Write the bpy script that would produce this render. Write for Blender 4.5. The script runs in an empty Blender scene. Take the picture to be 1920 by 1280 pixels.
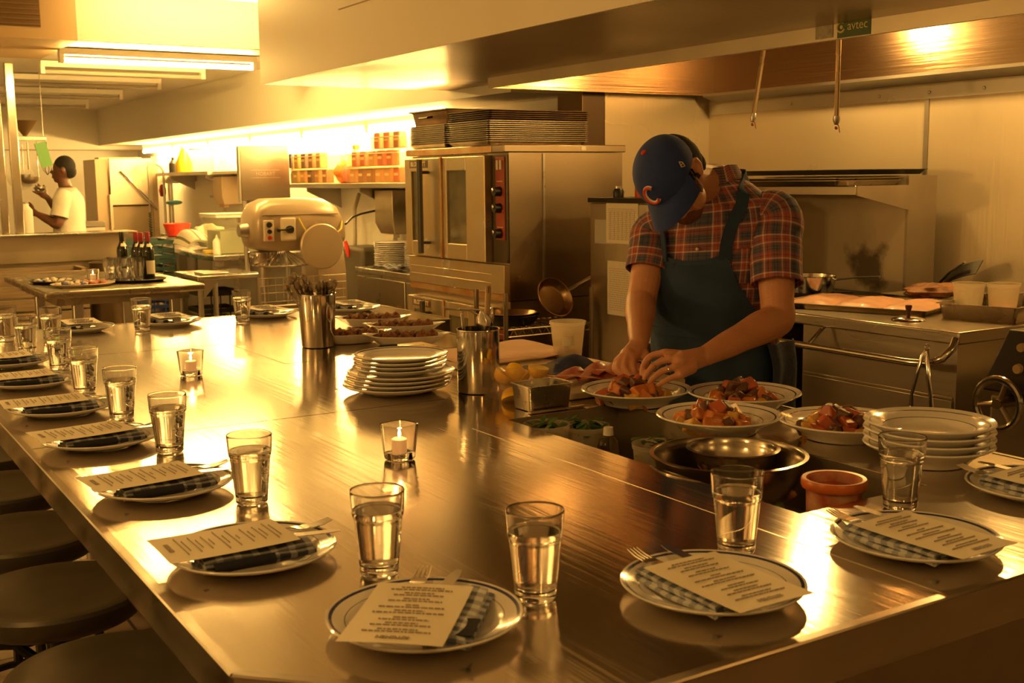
import bpy, math, random
from mathutils import Vector, Matrix, noise
random.seed(7)
PI = math.pi
sc = bpy.context.scene
COL = sc.collection
# ---------------------------------------------------------------- camera
FPX, PITCH, YAW, ROLL, ZC = 2156.3, math.radians(8.077), math.radians(31.99), math.radians(-0.655), 1.53
FW = Vector((math.sin(YAW)*math.cos(PITCH), math.cos(YAW)*math.cos(PITCH), -math.sin(PITCH)))
RT = Vector((math.cos(YAW), -math.sin(YAW), 0)); UP = RT.cross(FW)
RT, UP = RT*math.cos(ROLL)+UP*math.sin(ROLL), -RT*math.sin(ROLL)+UP*math.cos(ROLL)
CAM = Vector((0, 0, ZC))
cd = bpy.data.cameras.new('camera'); cam = bpy.data.objects.new('camera', cd); COL.objects.link(cam)
cam.matrix_world = Matrix(((RT.x, UP.x, -FW.x, 0), (RT.y, UP.y, -FW.y, 0), (RT.z, UP.z, -FW.z, ZC), (0, 0, 0, 1)))
cd.sensor_width = 36; cd.lens = FPX*36/1920; cd.clip_start = .05; cd.clip_end = 60
cd.dof.use_dof = True; cd.dof.focus_distance = 3.3; cd.dof.aperture_fstop = 9.0
sc.camera = cam
def ray(px, py): return FW+RT*((px-960)/FPX)-UP*((py-640)/FPX)
def on_z(px, py, z=.91):
    d = ray(px, py); return CAM+d*((z-ZC)/d.z)
def on_x(px, py, x):
    d = ray(px, py); return CAM+d*(x/d.x)
def on_y(px, py, y):
    d = ray(px, py); return CAM+d*(y/d.y)
def deep(px, py, t): return CAM+ray(px, py)*t
# ---------------------------------------------------------------- materials
MATS = {}
def mat(name, col, rough=.5, metal=0., var=0., vscale=8., bump=0., bscale=60., trans=0., ior=1.45, emit=0., alpha=None,
        stretch=(1, 1, 1), rvar=0., sheen=0., sss=0., coat=0., ecol=None, var2=None, spec=None):
    if name in MATS: return MATS[name]
    m = bpy.data.materials.new(name); m.use_nodes = True
    nt = m.node_tree; N = nt.nodes; L = nt.links; b = N['Principled BSDF']
    c = (*col, 1)
    b.inputs['Base Color'].default_value = c; b.inputs['Roughness'].default_value = rough; b.inputs['Metallic'].default_value = metal
    b.inputs['IOR'].default_value = ior
    if spec is not None: b.inputs['Specular IOR Level'].default_value = spec
    if trans: b.inputs['Transmission Weight'].default_value = trans
    if sheen: b.inputs['Sheen Weight'].default_value = sheen
    if coat: b.inputs['Coat Weight'].default_value = coat
    if sss:
        b.inputs['Subsurface Weight'].default_value = sss; b.inputs['Subsurface Radius'].default_value = (.012, .004, .002); b.inputs['Subsurface Scale'].default_value = 1
    if emit: b.inputs['Emission Strength'].default_value = emit; b.inputs['Emission Color'].default_value = (*(ecol or col), 1)
    if alpha is not None: b.inputs['Alpha'].default_value = alpha
    if var or bump or rvar:
        tc = N.new('ShaderNodeTexCoord'); mp = N.new('ShaderNodeMapping'); mp.inputs['Scale'].default_value = stretch
        L.new(tc.outputs['Object'], mp.inputs['Vector'])
        if var or rvar:
            nz = N.new('ShaderNodeTexNoise'); nz.inputs['Scale'].default_value = vscale; nz.inputs['Detail'].default_value = 3
            L.new(mp.outputs['Vector'], nz.inputs['Vector'])
        if var:
            mx = N.new('ShaderNodeMix'); mx.data_type = 'RGBA'; cr = N.new('ShaderNodeMapRange')
            cr.inputs[1].default_value = .28; cr.inputs[2].default_value = .74
            L.new(nz.outputs['Fac'], cr.inputs[0]); L.new(cr.outputs[0], mx.inputs['Factor'])
            mx.inputs[6].default_value = c
            mx.inputs[7].default_value = (*(var2 or [x*(1-var) for x in col]), 1)
            L.new(mx.outputs[2], b.inputs['Base Color'])
        if rvar:
            rr = N.new('ShaderNodeMapRange'); rr.inputs[1].default_value = .3; rr.inputs[2].default_value = .7
            rr.inputs[3].default_value = max(0, rough-rvar); rr.inputs[4].default_value = rough+rvar
            L.new(nz.outputs['Fac'], rr.inputs[0]); L.new(rr.outputs[0], b.inputs['Roughness'])
        if bump:
            n2 = N.new('ShaderNodeTexNoise'); n2.inputs['Scale'].default_value = bscale; n2.inputs['Detail'].default_value = 4
            L.new(mp.outputs['Vector'], n2.inputs['Vector'])
            bp = N.new('ShaderNodeBump'); bp.inputs['Strength'].default_value = bump; bp.inputs['Distance'].default_value = .01
            L.new(n2.outputs['Fac'], bp.inputs['Height']); L.new(bp.outputs['Normal'], b.inputs['Normal'])
    MATS[name] = m
    return m
def glass_mat(name, col=(1, 1, 1), ior=1.48, rough=0.):
    if name in MATS: return MATS[name]
    return mat(name, col, rough, trans=1., ior=ior)
def plastic_mat(name, col, tw=.75, rough=.25):
    """thin cloudy plastic: a mix of clear, translucent and glossy"""
    if name in MATS: return MATS[name]
    m = bpy.data.materials.new(name); m.use_nodes = True; nt = m.node_tree; N = nt.nodes; L = nt.links
    for n in list(N): N.remove(n)
    out = N.new('ShaderNodeOutputMaterial'); tp = N.new('ShaderNodeBsdfTransparent'); tp.inputs[0].default_value = (*col, 1)
    pr = N.new('ShaderNodeBsdfPrincipled'); pr.inputs['Base Color'].default_value = (*col, 1); pr.inputs['Roughness'].default_value = rough
    tl = N.new('ShaderNodeBsdfTranslucent'); tl.inputs[0].default_value = (*col, 1)
    m1 = N.new('ShaderNodeMixShader'); m1.inputs[0].default_value = .45; L.new(pr.outputs[0], m1.inputs[1]); L.new(tl.outputs[0], m1.inputs[2])
    m2 = N.new('ShaderNodeMixShader'); m2.inputs[0].default_value = tw; L.new(m1.outputs[0], m2.inputs[1]); L.new(tp.outputs[0], m2.inputs[2])
    L.new(m2.outputs[0], out.inputs[0]); MATS[name] = m
    return m
def steel(name, col=(.62, .60, .57), rough=.25, stretch=(1, 1, 1), rvar=.07, bump=0., vscale=6., var=.12, bscale=90):
    return mat(name, col, rough, 1., var=var, vscale=vscale, stretch=stretch, rvar=rvar, bump=bump, bscale=bscale)
def warp_steel(name, col, rough, streak, wave=.35, wscale=2.2, sstr=.05):
    """sheet steel: fine brushed streaks along one axis plus the slow oil-canning of thin plate"""
    m = bpy.data.materials.new(name); m.use_nodes = True; nt = m.node_tree; N = nt.nodes; L = nt.links; b = N['Principled BSDF']
    b.inputs['Metallic'].default_value = 1; b.inputs['Base Color'].default_value = (*col, 1)
    tc = N.new('ShaderNodeTexCoord'); mp = N.new('ShaderNodeMapping'); mp.inputs['Scale'].default_value = streak
    L.new(tc.outputs['Object'], mp.inputs['Vector'])
    n1 = N.new('ShaderNodeTexNoise'); n1.inputs['Scale'].default_value = 60; n1.inputs['Detail'].default_value = 6; L.new(mp.outputs['Vector'], n1.inputs['Vector'])
    n2 = N.new('ShaderNodeTexNoise'); n2.inputs['Scale'].default_value = wscale; n2.inputs['Detail'].default_value = 1.5; L.new(tc.outputs['Object'], n2.inputs['Vector'])
    n3 = N.new('ShaderNodeTexNoise'); n3.inputs['Scale'].default_value = 1.3; n3.inputs['Detail'].default_value = 2; L.new(tc.outputs['Object'], n3.inputs['Vector'])
    rr = N.new('ShaderNodeMapRange'); rr.inputs[1].default_value = .3; rr.inputs[2].default_value = .7; rr.inputs[3].default_value = rough*.85; rr.inputs[4].default_value = rough*1.15
    L.new(n3.outputs['Fac'], rr.inputs[0]); L.new(rr.outputs[0], b.inputs['Roughness'])
    mx = N.new('ShaderNodeMix'); mx.data_type = 'RGBA'; L.new(n3.outputs['Fac'], mx.inputs['Factor'])
    mx.inputs[6].default_value = (*col, 1); mx.inputs[7].default_value = (*[x*.86 for x in col], 1); L.new(mx.outputs[2], b.inputs['Base Color'])
    b1 = N.new('ShaderNodeBump'); b1.inputs['Strength'].default_value = wave; b1.inputs['Distance'].default_value = .02; L.new(n2.outputs['Fac'], b1.inputs['Height'])
    b2 = N.new('ShaderNodeBump'); b2.inputs['Strength'].default_value = sstr; b2.inputs['Distance'].default_value = .002; L.new(n1.outputs['Fac'], b2.inputs['Height'])
    L.new(b1.outputs['Normal'], b2.inputs['Normal']); L.new(b2.outputs['Normal'], b.inputs['Normal'])
    MATS[name] = m
    return m
def band(N, L, src, period, lo, hi):
    """1 where lo < fract(src/period) < hi"""
    d = N.new('ShaderNodeMath'); d.operation = 'DIVIDE'; L.new(src, d.inputs[0]); d.inputs[1].default_value = period
    f = N.new('ShaderNodeMath'); f.operation = 'FRACT'; L.new(d.outputs[0], f.inputs[0])
    a = N.new('ShaderNodeMath'); a.operation = 'GREATER_THAN'; L.new(f.outputs[0], a.inputs[0]); a.inputs[1].default_value = lo
    c = N.new('ShaderNodeMath'); c.operation = 'LESS_THAN'; L.new(f.outputs[0], c.inputs[0]); c.inputs[1].default_value = hi
    p = N.new('ShaderNodeMath'); p.operation = 'MULTIPLY'; L.new(a.outputs[0], p.inputs[0]); L.new(c.outputs[0], p.inputs[1])
    return p.outputs[0]
def plaid(name, base, bands, period, coord='UV', rough=.85):
    """woven check: the same bands of yarn (lo, hi, colour, weight) run both ways"""
    m = bpy.data.materials.new(name); m.use_nodes = True; nt = m.node_tree; N = nt.nodes; L = nt.links; b = N['Principled BSDF']
    b.inputs['Roughness'].default_value = rough; b.inputs['Sheen Weight'].default_value = .15
    tc = N.new('ShaderNodeTexCoord'); sp = N.new('ShaderNodeSeparateXYZ'); L.new(tc.outputs[coord], sp.inputs[0])
    cols = []
    for ax in (0, 1):
        cur = None
        for lo, hi, colr, w in bands:
            k = band(N, L, sp.outputs[ax], period, lo, hi)
            kk = N.new('ShaderNodeMath'); kk.operation = 'MULTIPLY'; L.new(k, kk.inputs[0]); kk.inputs[1].default_value = w
            mx = N.new('ShaderNodeMix'); mx.data_type = 'RGBA'; L.new(kk.outputs[0], mx.inputs['Factor'])
            if cur is None: mx.inputs[6].default_value = (*base, 1)
            else: L.new(cur, mx.inputs[6])
            mx.inputs[7].default_value = (*colr, 1); cur = mx.outputs[2]
        cols.append(cur)
    mx = N.new('ShaderNodeMix'); mx.data_type = 'RGBA'; mx.inputs['Factor'].default_value = .5
    L.new(cols[0], mx.inputs[6]); L.new(cols[1], mx.inputs[7]); L.new(mx.outputs[2], b.inputs['Base Color'])
    nz = N.new('ShaderNodeTexNoise'); nz.inputs['Scale'].default_value = 14; nz.inputs['Detail'].default_value = 3; L.new(tc.outputs['Object'], nz.inputs['Vector'])
    bp = N.new('ShaderNodeBump'); bp.inputs['Strength'].default_value = .5; bp.inputs['Distance'].default_value = .02; L.new(nz.outputs['Fac'], bp.inputs['Height']); L.new(bp.outputs['Normal'], b.inputs['Normal'])
    MATS[name] = m
    return m
# ---------------------------------------------------------------- mesh builder
def frame_of(d):
    d = d.normalized(); a = Vector((0, 0, 1)) if abs(d.z) < .9 else Vector((1, 0, 0))
    x = a.cross(d).normalized(); return x, d.cross(x)
class MB:
    def __init__(s): s.v = []; s.f = []; s.m = []; s.uv = {}; s.T = None; s.mi = 0
    def av(s, p):
        p = Vector(p)
        if s.T is not None: p = s.T @ p
        s.v.append(p[:]); return len(s.v)-1
    def af(s, ids, uv=None):
        if uv: s.uv[len(s.f)] = uv
        s.f.append(tuple(ids)); s.m.append(s.mi)
    def box(s, x0, y0, z0, x1, y1, z1):
        i = [s.av(p) for p in ((x0, y0, z0), (x1, y0, z0), (x1, y1, z0), (x0, y1, z0), (x0, y0, z1), (x1, y0, z1), (x1, y1, z1), (x0, y1, z1))]
        for q in ((0, 3, 2, 1), (4, 5, 6, 7), (0, 1, 5, 4), (1, 2, 6, 5), (2, 3, 7, 6), (3, 0, 4, 7)): s.af([i[k] for k in q])
        return s
    def cbox(s, c, d): return s.box(c[0]-d[0]/2, c[1]-d[1]/2, c[2]-d[2]/2, c[0]+d[0]/2, c[1]+d[1]/2, c[2]+d[2]/2)
    def loft(s, rings, cap0=True, cap1=True, closed=True, uvs=None):
        n = len(rings[0]); idx = [[s.av(p) for p in r] for r in rings]
        for a in range(len(rings)-1):
            for k in range(n if closed else n-1):
                k2 = (k+1) % n
                uv = None
                if uvs: uv = [uvs[a][k], uvs[a][k+1], uvs[a+1][k+1], uvs[a+1][k]]
                s.af((idx[a][k], idx[a][k2], idx[a+1][k2], idx[a+1][k]), uv)
        if cap0: s.af(idx[0][::-1])
        if cap1: s.af(idx[-1])
        return s
    def tube(s, pts, r, n=8, caps=True, flat=1., ref=None):
        pts = [Vector(p) for p in pts]; rs = r if isinstance(r, (list, tuple)) else [r]*len(pts); rings = []
        x = None
        for i, p in enumerate(pts):
            d = (pts[min(i+1, len(pts)-1)]-pts[max(i-1, 0)])
            if d.length < 1e-9: d = Vector((0, 0, 1))
            d.normalize()
            if x is None: x = (Vector(ref)-d*Vector(ref).dot(d)).normalized() if ref is not None else frame_of(d)[0]
            x = (x-d*x.dot(d)).normalized(); y = d.cross(x)
            rings.append([p+x*(rs[i]*math.cos(2*PI*k/n))+y*(rs[i]*flat*math.sin(2*PI*k/n)) for k in range(n)])
        return s.loft(rings, caps, caps)
    def cyl(s, p0, p1, r0, r1=None, n=16, caps=True): return s.tube([p0, p1], [r0, r0 if r1 is None else r1], n, caps)
    def lathe(s, prof, n=32, c=(0, 0, 0), mis=None, sx=1., sy=1., dense=0):
        if dense:
            q = [prof[0]]
            for (r0, z0), (r1, z1) in zip(prof[:-1], prof[1:]):
                k = max(1, int(math.hypot(r1-r0, z1-z0)/dense)); q += [(r0+(r1-r0)*i/k, z0+(z1-z0)*i/k) for i in range(1, k+1)]
            prof = q
        """profile of (r, z); r 0 closes on the axis; mis: material slot of each step"""
        c = Vector(c); ids = []
        for r, z in prof:
            if r < 1e-6: ids.append([s.av(c+Vector((0, 0, z)))])
            else: ids.append([s.av(c+Vector((r*sx*math.cos(2*PI*k/n), r*sy*math.sin(2*PI*k/n), z))) for k in range(n)])
        for a in range(len(prof)-1):
            if mis: s.mi = mis[a]
            A, B = ids[a], ids[a+1]
            for k in range(n):
                k2 = (k+1) % n
                if len(A) == 1 and len(B) == 1: continue
                if len(A) == 1: s.af((A[0], B[k], B[k2])[::-1])
                elif len(B) == 1: s.af((A[k], A[k2], B[0]))
                else: s.af((A[k], A[k2], B[k2], B[k]))
        if mis: s.mi = 0
        return s
    def prism(s, poly, z0, z1):
        a = [s.av((x, y, z0)) for x, y in poly]; b = [s.av((x, y, z1)) for x, y in poly]; n = len(poly)
        s.af(a[::-1]); s.af(b)
        for k in range(n): s.af((a[k], a[(k+1) % n], b[(k+1) % n], b[k]))
        return s
    def ell(s, c, r, n=14, m=9):
        c = Vector(c); r = (r, r, r) if not isinstance(r, (tuple, list)) else r
        rows = []
        for j in range(1, m):
            a = PI*j/m
            rows.append([s.av(c+Vector((r[0]*math.sin(a)*math.cos(2*PI*k/n), r[1]*math.sin(a)*math.sin(2*PI*k/n), -r[2]*math.cos(a)))) for k in range(n)])
        p0 = s.av(c-Vector((0, 0, r[2]))); p1 = s.av(c+Vector((0, 0, r[2])))
        for k in range(n):
            s.af((p0, rows[0][(k+1) % n], rows[0][k])); s.af((p1, rows[-1][k], rows[-1][(k+1) % n]))
            for j in range(m-2): s.af((rows[j][k], rows[j][(k+1) % n], rows[j+1][(k+1) % n], rows[j+1][k]))
        return s
    def blob(s, c, r, seed, amp=.25, fr=1.6, n=12, m=8):
        """uneven lump"""
        i0 = len(s.v); T = s.T; s.T = None
        s.ell((0, 0, 0), 1., n, m); o = Vector((seed*3.1, seed*1.7, seed*.9)); s.T = T
        r = (r, r, r) if not isinstance(r, (tuple, list)) else r
        for i in range(i0, len(s.v)):
            p = Vector(s.v[i]); p *= 1+amp*noise.noise(p*fr+o)*1.6
            q = Vector((p.x*r[0], p.y*r[1], p.z*r[2]))+Vector(c)
            s.v[i] = (T @ q if T is not None else q)[:]
        return s
    def sheet(s, fn, nu, nv, th=0., uvs=1.):
        """surface fn(u,v) with thickness th along its normal"""
        g = [[Vector(fn(i/nu, j/nv)) for j in range(nv+1)] for i in range(nu+1)]
        def side(off):
            ids = []
            for i in range(nu+1):
                row = []
                for j in range(nv+1):
                    p = g[i][j]
                    if off:
                        du = g[min(i+1, nu)][j]-g[max(i-1, 0)][j]; dv = g[i][min(j+1, nv)]-g[i][max(j-1, 0)]
                        nn = du.cross(dv); p = p+nn.normalized()*off if nn.length > 1e-12 else p
                    row.append(s.av(p))
                ids.append(row)
            return ids
        A = side(th) if th else side(0)
        def uvq(i, j): return [(i/nu*uvs, j/nv*uvs), ((i+1)/nu*uvs, j/nv*uvs), ((i+1)/nu*uvs, (j+1)/nv*uvs), (i/nu*uvs, (j+1)/nv*uvs)]
        for i in range(nu):
            for j in range(nv): s.af((A[i][j], A[i+1][j], A[i+1][j+1], A[i][j+1]), uvq(i, j))
        if th:
            B = side(0)
            for i in range(nu):
                for j in range(nv): s.af((B[i][j], B[i][j+1], B[i+1][j+1], B[i+1][j]), [uvq(i, j)[k] for k in (0, 3, 2, 1)])
            for i in range(nu):
                s.af((A[i][0], B[i][0], B[i+1][0], A[i+1][0])); s.af((A[i+1][nv], B[i+1][nv], B[i][nv], A[i][nv]))
            for j in range(nv):
                s.af((A[0][j+1], B[0][j+1], B[0][j], A[0][j])); s.af((A[nu][j], B[nu][j], B[nu][j+1], A[nu][j+1]))
        return s
def obj(name, b, m, parent=None, smooth=35, bevel=0., loc=None, mods=None, segs=2):
    me = bpy.data.meshes.new(name)
    me.from_pydata(b.v, [], b.f); me.update()
    for x in (m if isinstance(m, (list, tuple)) else [m]): me.materials.append(x)
    if any(b.m): me.polygons.foreach_set('material_index', b.m)
    if b.uv:
        ul = me.uv_layers.new(name='uv')
        for p in me.polygons:
            u = b.uv.get(p.index)
            if u:
                for k, li in enumerate(p.loop_indices): ul.data[li].uv = u[k]
    if smooth:
        me.polygons.foreach_set('use_smooth', [True]*len(me.polygons)); me.set_sharp_from_angle(angle=math.radians(smooth))
    o = bpy.data.objects.new(name, me); COL.objects.link(o)
    if parent is not None: o.parent = parent
    if loc is not None: o.location = loc
    if bevel:
        w = o.modifiers.new('bevel', 'BEVEL'); w.width = bevel; w.segments = segs; w.limit_method = 'ANGLE'; w.angle_limit = math.radians(40); w.use_clamp_overlap = True
        w.harden_normals = False
    if mods == 'subsurf':
        w = o.modifiers.new('sub', 'SUBSURF'); w.levels = 1; w.render_levels = 2
    return o
def tag(o, label, cat, group=None, kind=None):
    o['label'] = label; o['category'] = cat
    if group: o['group'] = group
    if kind: o['kind'] = kind
    return o
def thing(name, label, cat, loc=(0, 0, 0), rotz=0., group=None):
    o = bpy.data.objects.new(name, None); COL.objects.link(o); o.empty_display_size = .05
    o.location = loc; o.rotation_euler = (0, 0, rotz)
    return tag(o, label, cat, group)
def struct(name, b, m, label=None, parent=None, **k):
    o = obj(name, b, m, parent, **k)
    if parent is None:
        o['kind'] = 'structure'
        if label: o['label'] = label
        o['category'] = 'structure'
    return o
def dup(root, loc, rotz=None, label=None, group=None, scale=None):
    r = root.copy(); COL.objects.link(r); r.location = loc
    if rotz is not None: r.rotation_euler = (0, 0, rotz)
    if scale is not None: r.scale = scale if isinstance(scale, (tuple, list)) else (scale,)*3
    if label: r['label'] = label
    if group: r['group'] = group
    for ch in list(root.children):
        c = ch.copy(); COL.objects.link(c); c.parent = r
        for g in list(ch.children):
            d = g.copy(); COL.objects.link(d); d.parent = c
    return r
def rotm(axis, deg, c=(0, 0, 0)):
    return Matrix.Translation(Vector(c)) @ Matrix.Rotation(math.radians(deg), 4, axis) @ Matrix.Translation(-Vector(c))
def text_mesh(b, txt, size, M, mi=0, bold=0.):
    """letters as mesh faces, placed by matrix M (text lies in its xy plane, centred)"""
    cu = bpy.data.curves.new('t', 'FONT'); cu.body = txt; cu.size = size; cu.align_x = 'CENTER'; cu.align_y = 'CENTER'; cu.extrude = size*.03; cu.offset = bold
    o = bpy.data.objects.new('t', cu); me = o.to_mesh()
    i0 = len(b.v)
    for v in me.vertices: b.v.append((M @ v.co)[:])
    for p in me.polygons: b.f.append(tuple(i0+k for k in p.vertices)); b.m.append(mi)
    o.to_mesh_clear(); bpy.data.objects.remove(o); bpy.data.curves.remove(cu)
# common materials
WHITE = mat('white_paint', (.78, .76, .72), .6, var=.06, vscale=3)
STEEL = steel('brushed_steel')
STEELV = steel('brushed_steel_dull', (.55, .53, .50), .34, var=.2, vscale=3)
CHROME = mat('polished_steel', (.72, .70, .67), .12, 1.)
DARK = mat('black_plastic', (.012, .012, .013), .4)
BLACKM = mat('black_iron', (.02, .019, .018), .45, .3)
CHINA = mat('white_china', (.74, .71, .68), .12, coat=.3)
BLUEBAND = mat('blue_glaze_band', (.03, .035, .13), .15)
GLASS = glass_mat('clear_glass')
WATER = glass_mat('water', (1, 1, 1), 1.33)
PAPER = mat('cream_paper', (.78, .72, .60), .8, var=.04, vscale=12)
INK = mat('grey_ink', (.34, .30, .27), .8)
# ================================================================ the room
def tile_mat():
    m = bpy.data.materials.new('quarry_tile'); m.use_nodes = True; nt = m.node_tree; N = nt.nodes; L = nt.links; b = N['Principled BSDF']
    tc = N.new('ShaderNodeTexCoord'); br = N.new('ShaderNodeTexBrick'); L.new(tc.outputs['Object'], br.inputs['Vector'])
    br.offset = 0; br.inputs['Scale'].default_value = 1; br.inputs['Brick Width'].default_value = .3; br.inputs['Row Height'].default_value = .3; br.inputs['Mortar Size'].default_value = .006
    br.inputs['Color1'].default_value = (.33, .25, .18, 1); br.inputs['Color2'].default_value = (.27, .20, .14, 1); br.inputs['Mortar'].default_value = (.07, .055, .045, 1)
    L.new(br.outputs['Color'], b.inputs['Base Color']); b.inputs['Roughness'].default_value = .35
    return m
def walltile_mat():
    m = bpy.data.materials.new('white_wall_panel'); m.use_nodes = True; nt = m.node_tree; N = nt.nodes; L = nt.links; b = N['Principled BSDF']
    tc = N.new('ShaderNodeTexCoord'); nz = N.new('ShaderNodeTexNoise'); nz.inputs['Scale'].default_value = 2; L.new(tc.outputs['Object'], nz.inputs['Vector'])
    mx = N.new('ShaderNodeMix'); mx.data_type = 'RGBA'; L.new(nz.outputs['Fac'], mx.inputs['Factor']); mx.inputs[6].default_value = (.80, .78, .73, 1); mx.inputs[7].default_value = (.70, .67, .61, 1)
    L.new(mx.outputs[2], b.inputs['Base Color']); b.inputs['Roughness'].default_value = .3
    return m
TILE = tile_mat(); WPANEL = walltile_mat()
CEILW = mat('ceiling_paint', (.74, .71, .64), .55, var=.05, vscale=1.2)
SOFF = mat('bulkhead_paint', (.74, .69, .60), .38, var=.10, vscale=1.3, stretch=(1, 1, .35))
WALLST = warp_steel('wall_sheet_steel', (.64, .56, .43), .30, (1, 1, .04), .10, .9, .40)
WALLST.node_tree.nodes['Principled BSDF'].inputs['Metallic'].default_value = .62
HOODIN = warp_steel('hood_inner_steel', (.40, .29, .20), .24, (.03, .03, 1), .06, .9, 1.0)
UNDER = warp_steel('soffit_underside_steel', (.40, .32, .23), .30, (.05, 1, 1), .35, 1.6, .6)
struct('floor', MB().box(-3.1, -3.6, -.1, 4.8, 15.6, 0), TILE, smooth=0)
struct('ceiling_near', MB().box(-3.1, -3.6, 2.80, 4.8, 7.8, 2.9), CEILW, smooth=0)
struct('ceiling_far', MB().box(-3.1, 7.82, 2.43, 4.05, 15.6, 2.55), CEILW, smooth=0)
struct('wall_beam', MB().box(-3.0, 7.80, 2.43, 3.4, 7.86, 2.80), CEILW, smooth=0)
struct('wall_right', MB().box(4.70, -3.6, 0, 4.8, 5.28, 2.80), WALLST, smooth=0)
struct('wall_end', MB().box(3.93, 5.28, 0, 4.8, 5.34, 2.80), WALLST, smooth=0)
struct('wall_left', MB().box(3.95, 5.34, 0, 4.05, 15.6, 2.80), WPANEL, smooth=0)
struct('wall_far', MB().box(-3.1, 15.5, 0, 3.95, 15.6, 2.43), WPANEL, smooth=0)
struct('wall_west', MB().box(-3.1, -3.6, 0, -3.0, 15.5, 2.80), CEILW, smooth=0)
struct('wall_front', MB().box(-3.1, -3.6, 0, 4.8, -3.5, 2.80), CEILW, smooth=0)
struct('wall_bulkhead_left', MB().box(3.36, 5.36, 1.99, 3.95, 15.05, 2.80), CEILW, smooth=0)
struct('wall_bulkhead_far', MB().box(-3.0, 15.05, 1.94, 3.95, 15.5, 2.43), CEILW, smooth=0)
struct('wall_chase', MB().box(3.885, 5.36, 1.72, 3.95, 6.72, 1.99), WPANEL, smooth=0)
# trim strip with rivets where the hood meets the steel wall, seams of the wall sheets
b = MB().box(4.685, -3.4, 1.885, 4.70, 5.26, 1.945)
for y in [1.0+.3*k for k in range(14)]: b.ell((4.683, y, 1.915), (.004, .008, .008), 8, 5)
struct('trim_1', b, STEELV)
for i, y in enumerate((.9, 2.35, 3.72)):
    struct('trim_%d' % (i+2), MB().box(4.694, y-.012, .9, 4.70, y+.012, 1.885), STEELV, smooth=0)
struct('trim_5', MB().box(4.672, -3.4, .86, 4.70, 5.2, .90), STEELV)
# white bulkhead that boxes the hood in
b = MB().box(2.21, -3.4, 2.043, 2.222, 6.05, 2.80)
struct('wall_soffit', b, SOFF, smooth=0)
struct('wall_soffit_seam', MB().box(2.208, 4.12, 2.30, 2.2101, 4.126, 2.80).box(2.208, 4.12, 2.298, 2.2101, 5.0, 2.303), mat('seam_shadow_line', (.35, .28, .2), .8), smooth=0)
struct('wall_soffit_underside', MB().box(2.222, -3.4, 2.043, 3.12, 6.05, 2.062).box(3.12, 5.21, 2.043, 3.359, 6.05, 2.062), UNDER, smooth=0)
struct('wall_soffit_end', MB().box(2.25, 6.03, 2.062, 3.36, 6.05, 2.80), SOFF, smooth=0)
# stainless canopy hood
hd = thing('canopy_hood', 'long stainless canopy hood hanging over the cooking line', 'hood', (3.12, 2.3, 2.0))
def rel(o, x, y, z): return (x-o[0], y-o[1], z-o[2])
HO = (3.12, 2.3, 2.0)
b = MB(); b.box(*rel(HO, 3.12, -3.4, 1.992), *rel(HO, 3.14, 5.20, 2.062)); obj('front_rim', b, mat('rim_steel', (.60, .54, .42), .38, .55, var=.2, vscale=2), hd, smooth=0)
obj('end_panel', MB().box(*rel(HO, 3.14, 5.19, 1.992), *rel(HO, 4.69, 5.20, 2.70)), HOODIN, hd, smooth=0)
obj('back_panel', MB().box(*rel(HO, 4.66, -3.4, 1.985), *rel(HO, 4.695, 5.19, 2.70)), HOODIN, hd, smooth=0)
obj('roof_panel', MB().box(*rel(HO, 3.14, -3.4, 2.68), *rel(HO, 4.66, 5.19, 2.70)), HOODIN, hd, smooth=0)
b = MB(); b.T = Matrix.Translation((-HO[0], -HO[1], -HO[2]))
b.loft([[(4.66, y, 1.955), (4.57, y, 1.985), (4.57, y, 2.0), (4.66, y, 2.0)] for y in (-3.4, 5.19)]); obj('grease_gutter', b, STEELV, hd, smooth=0)
b = MB(); b.T = Matrix.Translation((-HO[0], -HO[1], -HO[2]))
b.loft([[(4.40, y, 2.64), (4.43, y, 2.66), (4.65, y, 2.34), (4.62, y, 2.32)] for y in (-3.3, 3.05)]); obj('filter_bank', b, steel('filter_steel', (.40, .33, .26), .35), hd, smooth=0)
BULB = mat('warm_bulb', (1, .62, .22), .5, emit=620., ecol=(1, .56, .14))
for y in (2.9, 4.0):
    g = obj('lamp_holder', MB().cyl(rel(HO, 4.28, y, 2.68), rel(HO, 4.28, y, 2.31), .03, .04), STEELV, hd)
    obj('lamp_globe', MB().ell(rel(HO, 4.28, y, 2.26), .045, 16, 10), BULB, g)
# maker's plate on the rim
PY0, PY1 = on_x(1633, 50, 3.12).y, on_x(1571, 50, 3.12).y
b = MB(); b.box(*rel(HO, 3.1175, PY0, 1.994), *rel(HO, 3.12, PY1, 2.066)); pl = obj('maker_plate', b, mat('green_plate', (.08, .15, .05), .5), hd, smooth=0)
b = MB()
M = Matrix.Translation(rel(HO, 3.117, (PY0+PY1)/2-.018, 2.030)) @ Matrix(((0, 0, -1, 0), (-1, 0, 0, 0), (0, 1, 0, 0), (0, 0, 0, 1)))
text_mesh(b, 'avtec', .042, M); b.T = M
b.tube([(-.072+.017*math.cos(a*PI/8), .017*math.sin(a*PI/8), .0006) for a in range(2, 16)], .004, 6); b.ell((-.072, 0, 0), (.007, .007, .001), 10, 5)
obj('plate_lettering', b, mat('plate_print', (.75, .68, .30), .5), pl)
obj('blank_sticker', MB().box(*rel(HO, 3.1175, PY1+.02, 2.0), *rel(HO, 3.12, PY1+.10, 2.05)), mat('worn_sticker', (.55, .50, .42), .6, var=.4, vscale=40), hd, smooth=0)
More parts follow.
